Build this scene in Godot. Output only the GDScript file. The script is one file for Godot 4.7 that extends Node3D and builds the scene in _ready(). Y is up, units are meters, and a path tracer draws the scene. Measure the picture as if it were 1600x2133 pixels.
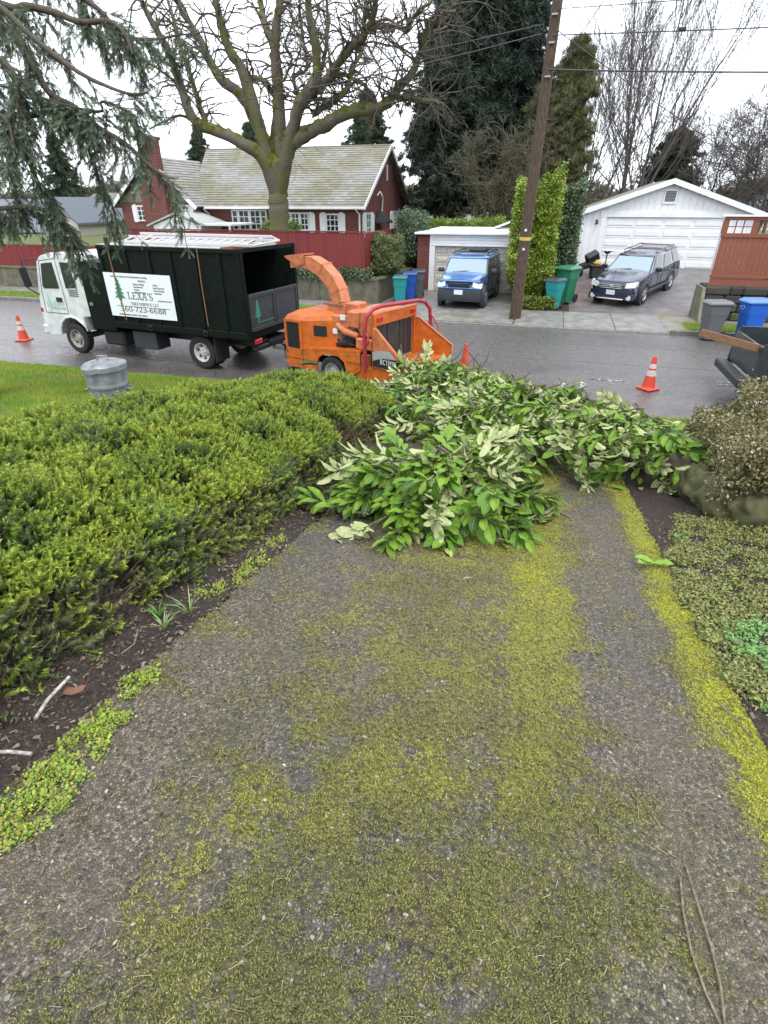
extends Node3D
# World: x runs along the street (to the right), z = -distance across the street, y up; street surface at y = 0.
var rng := RandomNumberGenerator.new()
var M := {}
var used := {}
var nz := FastNoiseLite.new()
var nz2 := FastNoiseLite.new()

class Geo:
	var v := PackedVector3Array()
	var n := PackedVector3Array()
	var c := PackedColorArray()
	var T := Transform3D.IDENTITY
	var col := Color(1, 1, 1)
	func tri(a: Vector3, b: Vector3, d: Vector3) -> void:
		var A := T * a; var B := T * b; var D := T * d
		var m := (B - A).cross(D - A).normalized()
		v.push_back(A); v.push_back(D); v.push_back(B)
		n.push_back(m); n.push_back(m); n.push_back(m)
		c.push_back(col); c.push_back(col); c.push_back(col)
	func quad(a: Vector3, b: Vector3, d: Vector3, e: Vector3) -> void:
		tri(a, b, d); tri(a, d, e)
	func stri(a: Vector3, b: Vector3, d: Vector3, na: Vector3, nb: Vector3, nd: Vector3) -> void:
		v.push_back(T * a); v.push_back(T * d); v.push_back(T * b)
		n.push_back((T.basis * na).normalized()); n.push_back((T.basis * nd).normalized()); n.push_back((T.basis * nb).normalized())
		c.push_back(col); c.push_back(col); c.push_back(col)
	func box(o: Vector3, s: Vector3, B := Basis.IDENTITY) -> void:
		var h := s * 0.5
		var p := []
		for i in 8: p.push_back(o + B * Vector3(h.x * (1 if i & 1 else -1), h.y * (1 if i & 2 else -1), h.z * (1 if i & 4 else -1)))
		quad(p[4], p[5], p[7], p[6]); quad(p[1], p[0], p[2], p[3]); quad(p[5], p[1], p[3], p[7])
		quad(p[0], p[4], p[6], p[2]); quad(p[6], p[7], p[3], p[2]); quad(p[0], p[1], p[5], p[4])
	func span(a: Vector3, b: Vector3, bev := 0.0) -> void:   # box from corner to corner
		var s := (b - a).abs()
		if bev > 0.0: cbox((a + b) * 0.5, s, min(bev, min(s.x, min(s.y, s.z)) * 0.45))
		else: box((a + b) * 0.5, s)
	func cbox(o: Vector3, s: Vector3, e: float, B := Basis.IDENTITY) -> void:   # chamfered box
		var h := s * 0.5
		var P := func(sx: int, sy: int, sz: int, k: int) -> Vector3:
			var q := Vector3(h.x * sx, h.y * sy, h.z * sz)
			for j in 3:
				if j != k: q[j] -= e * sign(q[j])
			return o + B * q
		for k in 3:
			for s1 in [-1, 1]:
				var f := []
				for w in [[-1, -1], [1, -1], [1, 1], [-1, 1]]:
					var g := [0, 0, 0]
					g[k] = s1; g[(k + 1) % 3] = w[0]; g[(k + 2) % 3] = w[1]
					f.push_back(P.call(g[0], g[1], g[2], k))
				if s1 > 0: quad(f[0], f[1], f[2], f[3])
				else: quad(f[3], f[2], f[1], f[0])
			for w in [[-1, -1], [1, -1], [1, 1], [-1, 1]]:
				var i := (k + 1) % 3; var j := (k + 2) % 3
				var g := [0, 0, 0]
				g[i] = w[0]; g[j] = w[1]
				g[k] = -1
				var a0 = P.call(g[0], g[1], g[2], i); var b0 = P.call(g[0], g[1], g[2], j)
				g[k] = 1
				var a1 = P.call(g[0], g[1], g[2], i); var b1 = P.call(g[0], g[1], g[2], j)
				if w[0] * w[1] > 0: quad(a0, b0, b1, a1)
				else: quad(a0, a1, b1, b0)
		for i in 8:
			var sx := 1 if i & 1 else -1; var sy := 1 if i & 2 else -1; var sz := 1 if i & 4 else -1
			if sx * sy * sz > 0: tri(P.call(sx, sy, sz, 0), P.call(sx, sy, sz, 1), P.call(sx, sy, sz, 2))
			else: tri(P.call(sx, sy, sz, 0), P.call(sx, sy, sz, 2), P.call(sx, sy, sz, 1))
	func prism(poly: Array, z0: float, z1: float) -> void:   # polygon in x,y pulled along z
		var pp := PackedVector2Array(poly)
		if Geometry2D.is_polygon_clockwise(pp): pp.reverse()
		var t := Geometry2D.triangulate_polygon(pp)
		var za: float = max(z0, z1); var zb: float = min(z0, z1)
		for i in range(0, t.size(), 3):
			var a := pp[t[i]]; var b := pp[t[i + 1]]; var d := pp[t[i + 2]]
			if (b - a).cross(d - a) < 0: var e := b; b = d; d = e
			tri(Vector3(a.x, a.y, za), Vector3(b.x, b.y, za), Vector3(d.x, d.y, za))
			tri(Vector3(a.x, a.y, zb), Vector3(d.x, d.y, zb), Vector3(b.x, b.y, zb))
		for i in pp.size():
			var a := pp[i]; var b := pp[(i + 1) % pp.size()]
			quad(Vector3(b.x, b.y, za), Vector3(a.x, a.y, za), Vector3(a.x, a.y, zb), Vector3(b.x, b.y, zb))
	func tube(p: Array, r, sides := 6, caps := true, cols := []) -> void:
		var last: int = p.size() - 1
		var ref := Vector3.UP
		var pr := []; var pn := []
		for i in p.size():
			var d: Vector3 = (p[min(i + 1, last)] - p[max(i - 1, 0)]).normalized()
			if i == 0: ref = Vector3.RIGHT if abs(d.y) > 0.8 else Vector3.UP
			var u := (ref - d * ref.dot(d)).normalized()
			if u.length() < 0.5: u = d.cross(Vector3(0.3, 0.5, 0.8)).normalized()
			ref = u
			var w := d.cross(u)
			var rad: float = r[i] if r is Array else r
			var ring := []; var nr := []
			for k in sides:
				var a := TAU * k / sides
				var q := u * cos(a) + w * sin(a)
				ring.push_back(p[i] + q * rad); nr.push_back(q)
			if cols.size(): col = cols[i]
			if i > 0:
				for k in sides:
					var k2 := (k + 1) % sides
					stri(pr[k], pr[k2], ring[k2], pn[k], pn[k2], nr[k2])
					stri(pr[k], ring[k2], ring[k], pn[k], nr[k2], nr[k])
			if caps and (i == 0 or i == last):
				for k in range(1, sides - 1):
					if i == 0: tri(ring[0], ring[k + 1], ring[k])
					else: tri(ring[0], ring[k], ring[k + 1])
			pr = ring; pn = nr
	func lathe(prof: Array, seg := 20, a0 := 0.0, a1 := TAU) -> void:   # prof: Vector2(radius, y), turned about the y axis
		for i in prof.size() - 1:
			var p: Vector2 = prof[i]; var q: Vector2 = prof[i + 1]
			var m := Vector2(q.y - p.y, p.x - q.x).normalized()
			for k in seg:
				var s := a0 + (a1 - a0) * k / seg; var t := a0 + (a1 - a0) * (k + 1) / seg
				var A := Vector3(cos(s) * p.x, p.y, sin(s) * p.x); var B := Vector3(cos(t) * p.x, p.y, sin(t) * p.x)
				var C := Vector3(cos(t) * q.x, q.y, sin(t) * q.x); var D := Vector3(cos(s) * q.x, q.y, sin(s) * q.x)
				var na := Vector3(cos(s) * m.x, m.y, sin(s) * m.x); var nb := Vector3(cos(t) * m.x, m.y, sin(t) * m.x)
				if p.x > 1e-5: stri(A, C, B, na, nb, nb)
				if q.x > 1e-5: stri(A, D, C, na, na, nb)
	func loft(rings: Array, caps := true, closed := true, smooth := true) -> void:
		var m: int = rings[0].size()
		var nn := []
		for i in rings.size():
			var row := []
			for k in m:
				var du: Vector3 = rings[min(i + 1, rings.size() - 1)][k] - rings[max(i - 1, 0)][k]
				var kb := (k + 1) % m if closed else min(k + 1, m - 1)
				var ka := (k + m - 1) % m if closed else max(k - 1, 0)
				var dv: Vector3 = rings[i][kb] - rings[i][ka]
				row.push_back(dv.cross(du).normalized())
			nn.push_back(row)
		for i in rings.size() - 1:
			for k in (m if closed else m - 1):
				var k2 := (k + 1) % m
				if smooth:
					stri(rings[i][k], rings[i][k2], rings[i + 1][k2], nn[i][k], nn[i][k2], nn[i + 1][k2])
					stri(rings[i][k], rings[i + 1][k2], rings[i + 1][k], nn[i][k], nn[i + 1][k2], nn[i + 1][k])
				else: quad(rings[i][k], rings[i][k2], rings[i + 1][k2], rings[i + 1][k])
		if caps:
			for e in [0, rings.size() - 1]:
				var mid := Vector3.ZERO
				for q in rings[e]: mid += q / m
				for k in m: tri(mid, rings[e][k], rings[e][(k + 1) % m])
	func mesh() -> ArrayMesh:
		var a := []
		a.resize(Mesh.ARRAY_MAX)
		a[Mesh.ARRAY_VERTEX] = v; a[Mesh.ARRAY_NORMAL] = n; a[Mesh.ARRAY_COLOR] = c
		var m := ArrayMesh.new()
		m.add_surface_from_arrays(Mesh.PRIMITIVE_TRIANGLES, a)
		return m

func V(x, y, z) -> Vector3: return Vector3(x, y, z)
func P2(x, y) -> Vector2: return Vector2(x, y)
func rr(a: float, b: float) -> float: return rng.randf_range(a, b)
func lin(r: float, g: float, b: float) -> Color: return Color(r, g, b).linear_to_srgb()
func ss(a: float, b: float, x: float) -> float: return smoothstep(a, b, x)

func numbered(called: String) -> String:
	if not used.has(called):
		used[called] = 0
		return called
	used[called] += 1
	return "%s_%03d" % [called, used[called]]
func tag(o: Node, label: String, category := "", group := "", kind := "") -> void:
	if label: o.set_meta("label", label)
	if category: o.set_meta("category", category)
	if group: o.set_meta("group", group)
	if kind: o.set_meta("kind", kind)
func thing(called: String, label: String, category: String, at := Vector3.ZERO, turn := 0.0, group := "") -> Node3D:
	var o := Node3D.new()
	o.name = numbered(called); add_child(o)
	o.position = at; o.rotation_degrees.y = turn
	tag(o, label, category, group)
	return o
func part(parent: Node, called: String, g, m: Material, label := "") -> MeshInstance3D:
	var o := MeshInstance3D.new()
	o.name = called
	o.mesh = g.mesh() if g is Geo else g
	o.material_override = m
	parent.add_child(o, true)
	if label: o.set_meta("label", label)
	return o
func structure(called: String, g: Geo, m: Material) -> MeshInstance3D:
	var o := MeshInstance3D.new()
	o.name = numbered(called); o.mesh = g.mesh(); o.material_override = m
	add_child(o)
	o.set_meta("kind", "structure")
	return o
func many(parent: Node, called: String, m: Mesh, mat_: Material, xf: Array, cols: Array = []) -> MultiMeshInstance3D:
	var mm := MultiMesh.new()
	mm.transform_format = MultiMesh.TRANSFORM_3D
	mm.use_colors = cols.size() > 0
	mm.mesh = m
	mm.instance_count = xf.size()
	for i in xf.size():
		mm.set_instance_transform(i, xf[i])
		if cols.size(): mm.set_instance_color(i, cols[i])
	var o := MultiMeshInstance3D.new()
	o.name = called if parent != self else numbered(called)
	o.multimesh = mm; o.material_override = mat_
	o.set_meta("kind", "stuff")
	parent.add_child(o, true)
	return o
func lettering(parent: Node, called: String, txt: String, size: float, at: Vector3, B: Basis, m: Material, serif := false, squash := 1.0) -> void:
	var t := TextMesh.new()
	var f := SystemFont.new()
	f.font_names = PackedStringArray(["Droid Serif" if serif else "Droid Sans"])
	t.font = f; t.text = txt; t.font_size = 32; t.pixel_size = size / 24.0; t.depth = 0.004; t.curve_step = 4.0
	t.horizontal_alignment = HORIZONTAL_ALIGNMENT_LEFT
	t.vertical_alignment = VERTICAL_ALIGNMENT_BOTTOM
	var o := MeshInstance3D.new()
	o.name = called; o.mesh = t; o.material_override = m
	o.transform = Transform3D(B * Basis.from_scale(Vector3(squash, 1, 1)), at)
	parent.add_child(o, true)

func noise_tex(freq: float, lo: float, hi: float, seed_: int, type := FastNoiseLite.TYPE_SIMPLEX_SMOOTH, octaves := 5, size := 512, contrast := 1.0) -> ImageTexture:
	var f := FastNoiseLite.new()
	f.seed = seed_; f.noise_type = type; f.frequency = freq; f.fractal_octaves = octaves; f.fractal_type = FastNoiseLite.FRACTAL_FBM
	var im := f.get_seamless_image(size, size)
	im.convert(Image.FORMAT_L8)
	var d := im.get_data()
	for i in d.size():
		var q: float = clamp((d[i] / 255.0 - 0.5) * contrast + 0.5, 0.0, 1.0)
		d[i] = int(255.0 * (lo + (hi - lo) * q))
	return ImageTexture.create_from_image(Image.create_from_data(size, size, false, Image.FORMAT_L8, d))
func mat(c: Color, rough := 0.6, metal := 0.0, o := {}) -> StandardMaterial3D:
	var m := StandardMaterial3D.new()
	m.albedo_color = c; m.roughness = rough; m.metallic = metal
	m.cull_mode = BaseMaterial3D.CULL_DISABLED
	if o.has("tex"): m.albedo_texture = o.tex
	if o.has("rtex"): m.roughness_texture = o.rtex
	if o.has("bump"):
		m.heightmap_enabled = true; m.heightmap_texture = o.bump; m.heightmap_scale = o.get("bs", 0.3)
	if o.has("tex") or o.has("rtex") or o.has("bump"):
		m.uv1_triplanar = true
		m.uv1_world_triplanar = o.get("world", false)
		var s: float = o.get("scale", 1.0)
		m.uv1_scale = o.scale3 if o.has("scale3") else Vector3(s, s, s)
	if o.get("vc", false): m.vertex_color_use_as_albedo = true
	if o.has("coat"): m.clearcoat_enabled = true; m.clearcoat = o.coat; m.clearcoat_roughness = 0.08
	if o.has("back"): m.backlight_enabled = true; m.backlight = o.back
	if o.has("spec"): m.metallic_specular = o.spec
	return m

func sheet(called: String, x0: float, x1: float, n0: float, n1: float, nx: int, nn: int, h: Callable, m: Material, colour = null) -> MeshInstance3D:
	var g := Geo.new()
	var P := []; var C := []
	for j in nn + 1:
		for i in nx + 1:
			var x: float = lerp(x0, x1, float(i) / nx); var q: float = lerp(n0, n1, float(j) / nn)
			P.push_back(V(x, h.call(x, q), -q))
			if colour: C.push_back(colour.call(x, q))
	var W := nx + 1
	var Nr := []
	for j in nn + 1:
		for i in W:
			var a: Vector3 = P[j * W + min(i + 1, nx)] - P[j * W + max(i - 1, 0)]
			var b: Vector3 = P[min(j + 1, nn) * W + i] - P[max(j - 1, 0) * W + i]
			Nr.push_back(a.cross(b).normalized())
	for j in nn:
		for i in nx:
			for q in [[j * W + i, (j + 1) * W + i + 1, j * W + i + 1], [j * W + i, (j + 1) * W + i, (j + 1) * W + i + 1]]:
				for k in q:
					g.v.push_back(P[k]); g.n.push_back(Nr[k])
					g.c.push_back(C[k] if colour else Color(1, 1, 1))
	return structure(called, g, m)

func base_h(x: float, q: float) -> float:   # the sloping plot on the camera's side of the street
	var y: float = 2.05 - 0.185 * max(q, -1.0)
	if x > 1.1: y += 0.14 * ss(1.1, 2.2, x) * ss(10.5, 6.0, q)
	if x < -1.6: y += 0.05 * ss(-1.6, -2.4, x) * ss(10.7, 8.0, q) + 0.05 * nz.get_noise_2d(x * 9, q * 9) * ss(10.7, 9.5, q)
	return y
func yard_h(x: float, q: float) -> float:   # the garage drive across the street
	return 0.095 + 0.75 * ss(21.8, 31.5, q)

func make_materials() -> void:
	var grain := noise_tex(0.05, 0.72, 1.0, 3, FastNoiseLite.TYPE_SIMPLEX_SMOOTH, 6)
	var blotch := noise_tex(0.012, 0.78, 1.0, 5, FastNoiseLite.TYPE_SIMPLEX_SMOOTH, 6, 512, 1.3)
	var fine := noise_tex(0.25, 0.5, 1.0, 7, FastNoiseLite.TYPE_SIMPLEX, 3, 512, 1.5)
	M.t_grain = grain; M.t_blotch = blotch; M.t_fine = fine
	# loose aggregate: rounded chips of different tone in a dark binder
	var f := FastNoiseLite.new()
	f.seed = 11; f.noise_type = FastNoiseLite.TYPE_CELLULAR; f.frequency = 0.12; f.fractal_type = FastNoiseLite.FRACTAL_NONE
	f.cellular_return_type = FastNoiseLite.RETURN_CELL_VALUE
	var a := f.get_seamless_image(1024, 1024); a.convert(Image.FORMAT_L8)
	f.cellular_return_type = FastNoiseLite.RETURN_DISTANCE2_SUB
	var b := f.get_seamless_image(1024, 1024); b.convert(Image.FORMAT_L8)
	var da := a.get_data(); var db := b.get_data(); var gr := f
	gr.noise_type = FastNoiseLite.TYPE_SIMPLEX; gr.frequency = 0.2; gr.fractal_type = FastNoiseLite.FRACTAL_FBM; gr.seed = 4
	var e := gr.get_seamless_image(1024, 1024); e.convert(Image.FORMAT_L8)
	var de := e.get_data()
	var rgb := PackedByteArray(); rgb.resize(1024 * 1024 * 3)
	var hh := PackedByteArray(); hh.resize(1024 * 1024)
	for i in da.size():
		var t := da[i] / 255.0
		var edge: float = clamp(db[i] / 110.0, 0.0, 1.0)
		var tone := 0.56 + 0.4 * t * t + 0.5 * (de[i] / 255.0 - 0.5)
		var warm := fmod(t * 37.0, 1.0)
		if warm > 0.94: tone += 0.24
		elif warm < 0.12: tone -= 0.2
		var k := 0.7 + 0.3 * edge
		tone *= k
		rgb[i * 3] = int(clamp(tone * (1.0 + 0.07 * warm), 0.0, 1.0) * 255.0)
		rgb[i * 3 + 1] = int(clamp(tone, 0.0, 1.0) * 255.0)
		rgb[i * 3 + 2] = int(clamp(tone * (1.03 - 0.12 * warm), 0.0, 1.0) * 255.0)
		hh[i] = int(255.0 * clamp(edge * (0.55 + 0.45 * t), 0.0, 1.0))
	M.t_agg = ImageTexture.create_from_image(Image.create_from_data(1024, 1024, false, Image.FORMAT_RGB8, rgb))
	M.t_aggh = ImageTexture.create_from_image(Image.create_from_data(1024, 1024, false, Image.FORMAT_L8, hh))
	# brick courses for walls far across the street
	var im := Image.create(512, 512, false, Image.FORMAT_RGB8)
	im.fill(Color(0.62, 0.57, 0.53))
	for r in 32:
		for q in 16:
			var s := 0.75 + 0.3 * rng.randf()
			var c := Color(0.50 * s, 0.27 * s, 0.24 * s)
			var x0 := q * 32 + (16 if r % 2 else 0)
			im.fill_rect(Rect2i(x0 + 2, r * 16 + 2, 29, 13), c)
			if x0 + 31 > 512: im.fill_rect(Rect2i(0, r * 16 + 2, x0 + 31 - 512, 13), c)
	M.t_brick = ImageTexture.create_from_image(im)
	var rw := noise_tex(0.01, 0.6, 1.0, 21, FastNoiseLite.TYPE_SIMPLEX_SMOOTH, 5, 512, 1.5)
	M.drive = mat(Color(1, 1, 1), 0.62, 0, {"tex": M.t_agg, "bump": M.t_aggh, "bs": 0.5, "scale": 0.85, "world": true, "vc": true, "spec": 0.4})
	M.road = mat(lin(0.285, 0.28, 0.292), 0.43, 0, {"tex": M.t_agg, "rtex": rw, "bump": M.t_aggh, "bs": 0.12, "scale": 0.8, "world": true, "vc": true})
	M.wetdrive = mat(lin(0.17, 0.155, 0.155), 0.6, 0, {"tex": blotch, "rtex": rw, "scale": 0.23, "world": true, "vc": true})
	M.pave = mat(lin(0.24, 0.23, 0.215), 0.62, 0, {"tex": blotch, "rtex": rw, "scale": 0.31, "world": true, "vc": true})
	M.kerb = mat(lin(0.2, 0.19, 0.17), 0.8, 0, {"tex": blotch, "scale": 0.8, "world": true})
	M.soil = mat(lin(0.115, 0.083, 0.066), 0.95, 0, {"tex": M.t_agg, "bump": M.t_aggh, "bs": 1.2, "scale": 0.7, "world": true})
	M.turf = mat(Color(1, 1, 1), 0.95, 0, {"tex": fine, "scale": 0.9, "world": true, "vc": true})
	M.ground = mat(lin(0.07, 0.075, 0.04), 1.0, 0, {"tex": blotch, "scale": 0.05, "world": true})
	M.white = mat(lin(0.74, 0.75, 0.77), 0.55, 0, {"tex": noise_tex(0.01, 0.94, 1.0, 9), "scale": 0.3})
	M.cream = mat(lin(0.72, 0.69, 0.6), 0.6, 0, {"tex": grain, "scale": 0.4})
	M.brick = mat(lin(0.62, 0.42, 0.42), 0.85, 0, {"tex": M.t_brick, "scale": 0.42, "world": true, "bump": M.t_brick, "bs": 0.4})
	M.stucco = mat(lin(0.27, 0.25, 0.21), 0.9, 0, {"tex": grain, "scale": 0.6})
	M.shingle = mat(Color(1, 1, 1), 0.7, 0, {"tex": fine, "scale3": Vector3(0.9, 2.5, 2.5), "world": true, "vc": true})
	M.concrete = mat(Color(1, 1, 1), 0.85, 0, {"tex": blotch, "scale": 0.45, "world": true, "vc": true, "bump": grain, "bs": 1.0})
	M.redfence = mat(Color(1, 1, 1), 0.7, 0, {"tex": noise_tex(0.03, 0.75, 1.0, 15), "scale3": Vector3(4, 0.5, 4), "vc": true})
	M.brownfence = mat(lin(0.25, 0.075, 0.04), 0.65, 0, {"tex": noise_tex(0.03, 0.8, 1.0, 16), "scale3": Vector3(3, 0.5, 3)})
	M.stone = mat(Color(1, 1, 1), 0.9, 0, {"tex": blotch, "scale": 1.3, "vc": true, "bump": grain, "bs": 1.5})
	M.bark = mat(Color(1, 1, 1), 0.92, 0, {"tex": noise_tex(0.05, 0.55, 1.0, 17, FastNoiseLite.TYPE_SIMPLEX_SMOOTH, 5, 512, 1.4), "scale3": Vector3(1.6, 0.5, 1.6), "vc": true, "bump": grain, "bs": 2.0})
	M.pole = mat(lin(0.13, 0.085, 0.055), 0.85, 0, {"tex": noise_tex(0.03, 0.45, 1.0, 18, FastNoiseLite.TYPE_SIMPLEX_SMOOTH, 5, 512, 1.5), "scale3": Vector3(3, 0.22, 3)})
	M.leafvc = mat(Color(1, 1, 1), 0.6, 0, {"vc": true, "back": Color(0.22, 0.25, 0.06)})
	M.needle = mat(Color(1, 1, 1), 0.7, 0, {"vc": true})
	M.laurel = mat(Color(1, 1, 1), 0.4, 0, {"vc": true, "spec": 0.32, "tex": noise_tex(0.02, 0.82, 1.0, 19), "scale": 3.0, "back": Color(0.1, 0.16, 0.02)})
	M.moss = mat(Color(1, 1, 1), 0.95, 0, {"vc": true, "tex": fine, "scale": 2.0})
	M.wood = mat(lin(0.3, 0.15, 0.07), 0.7, 0, {"tex": noise_tex(0.03, 0.6, 1.0, 20), "scale3": Vector3(0.4, 4, 4)})
	M.black = mat(lin(0.012, 0.012, 0.013), 0.5)
	M.rubber = mat(lin(0.022, 0.022, 0.022), 0.85, 0, {"tex": grain, "scale": 2.0})
	M.steel = mat(lin(0.42, 0.42, 0.42), 0.45, 0.7, {"tex": grain, "scale": 3.0})
	M.chrome = mat(lin(0.7, 0.7, 0.7), 0.2, 1.0)
	M.galv = mat(lin(0.3, 0.315, 0.33), 0.6, 0.35, {"tex": noise_tex(0.012, 0.7, 1.0, 23, FastNoiseLite.TYPE_SIMPLEX_SMOOTH, 6, 512, 1.3), "scale": 1.0, "rtex": blotch})
	M.glass = mat(lin(0.02, 0.025, 0.028), 0.06, 0, {"spec": 0.7})
	M.windscreen = mat(lin(0.3, 0.37, 0.4), 0.05, 0.62)
	M.lamp = mat(lin(0.7, 0.72, 0.74), 0.12, 0.2)
	M.redlamp = mat(lin(0.45, 0.02, 0.02), 0.2)
	M.plate = mat(lin(0.6, 0.64, 0.66), 0.5)
	M.wire = mat(lin(0.05, 0.05, 0.055), 0.6)

func bump_noise(x: float, q: float, s: float) -> float: return nz.get_noise_2d(x * s, q * s)

func moss_at(x: float, q: float) -> float:   # how thickly moss covers the drive
	var w := x + 0.10 * nz.get_noise_2d(q * 60.0, 3.0) + 0.03 * nz.get_noise_2d(q * 240.0, 9.0)
	var mid := ss(-1.25, -0.4, w) * ss(0.7, 0.22, w) * 0.64
	var ridge := ss(0.02, 0.16, w) * ss(0.42, 0.28, w) * 0.34 * ss(0.8, 2.4, q)
	var edge := ss(0.78, 0.92, w + 0.05 * nz.get_noise_2d(q * 130.0, 50.0)) * 0.85
	var lft := ss(-1.26, -1.5, w) * 0.5
	var far := ss(6.5, 8.5, q) * 0.3
	var p := 0.68 * nz.get_noise_2d(x * 160.0, q * 160.0) + 0.38 * nz2.get_noise_2d(x * 420.0, q * 420.0) + 0.62 * nz.get_noise_2d(x * 1700.0, q * 1700.0)
	return clamp(mid + ridge + edge + lft + far + p * 0.9 - 0.06, 0.0, 1.0)
func drive_h(x: float, q: float) -> float:
	var y := base_h(clamp(x, -1.5, 1.05), q)
	var m := moss_at(x, q)
	return y + 0.006 + 0.012 * m + 0.012 * nz.get_noise_2d(x * 60, q * 60) - 0.014 * (ss(0.25, 0.0, abs(x + 0.95)) + ss(0.22, 0.0, abs(x - 0.62)))
func drive_c(x: float, q: float) -> Color:
	var m := moss_at(x, q)
	var a := nz2.get_noise_2d(x * 90.0, q * 90.0)
	var b := nz.get_noise_2d(x * 25.0 + 400, q * 25.0)
	var base := Color(0.3, 0.265, 0.215).lerp(Color(0.24, 0.228, 0.218), clamp(0.5 + 1.5 * b, 0.0, 1.0))
	base = base.lerp(Color(0.15, 0.115, 0.095), ss(0.1, 0.5, -a) * 0.75 * ss(0.7, 0.3, abs(x + 0.1)))
	var mc := Color(0.315, 0.305, 0.095).lerp(Color(0.235, 0.22, 0.09), clamp(0.5 + 1.6 * a, 0.0, 1.0))
	var bright := ss(0.80, 0.95, x) * 0.8 + ss(-0.1, 0.16, x) * ss(0.52, 0.28, x) * 0.55 * ss(1.0, 2.8, q) + ss(0.15, 0.6, nz.get_noise_2d(x * 45 + 90, q * 45)) * 0.35
	mc = mc.lerp(Color(0.165, 0.175, 0.055), ss(2.0, 0.8, q + 0.5 * a) * 0.6 * ss(0.8, 0.5, x))  # moss goes darker olive near the camera, with some lens vignette painted in
	mc = mc.lerp(Color(0.44, 0.455, 0.045), clamp(bright, 0.0, 1.0))
	base = base.lerp(Color(0.27, 0.255, 0.165), 0.7 * ss(-0.15, 0.35, nz2.get_noise_2d(x * 70.0 + 30, q * 40.0)))   # greenish algae film on the stones
	return base.lerp(mc, ss(0.02, 0.7, m)) * (1.0 + 0.35 * nz2.get_noise_2d(x * 1900.0, q * 1900.0))

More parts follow.
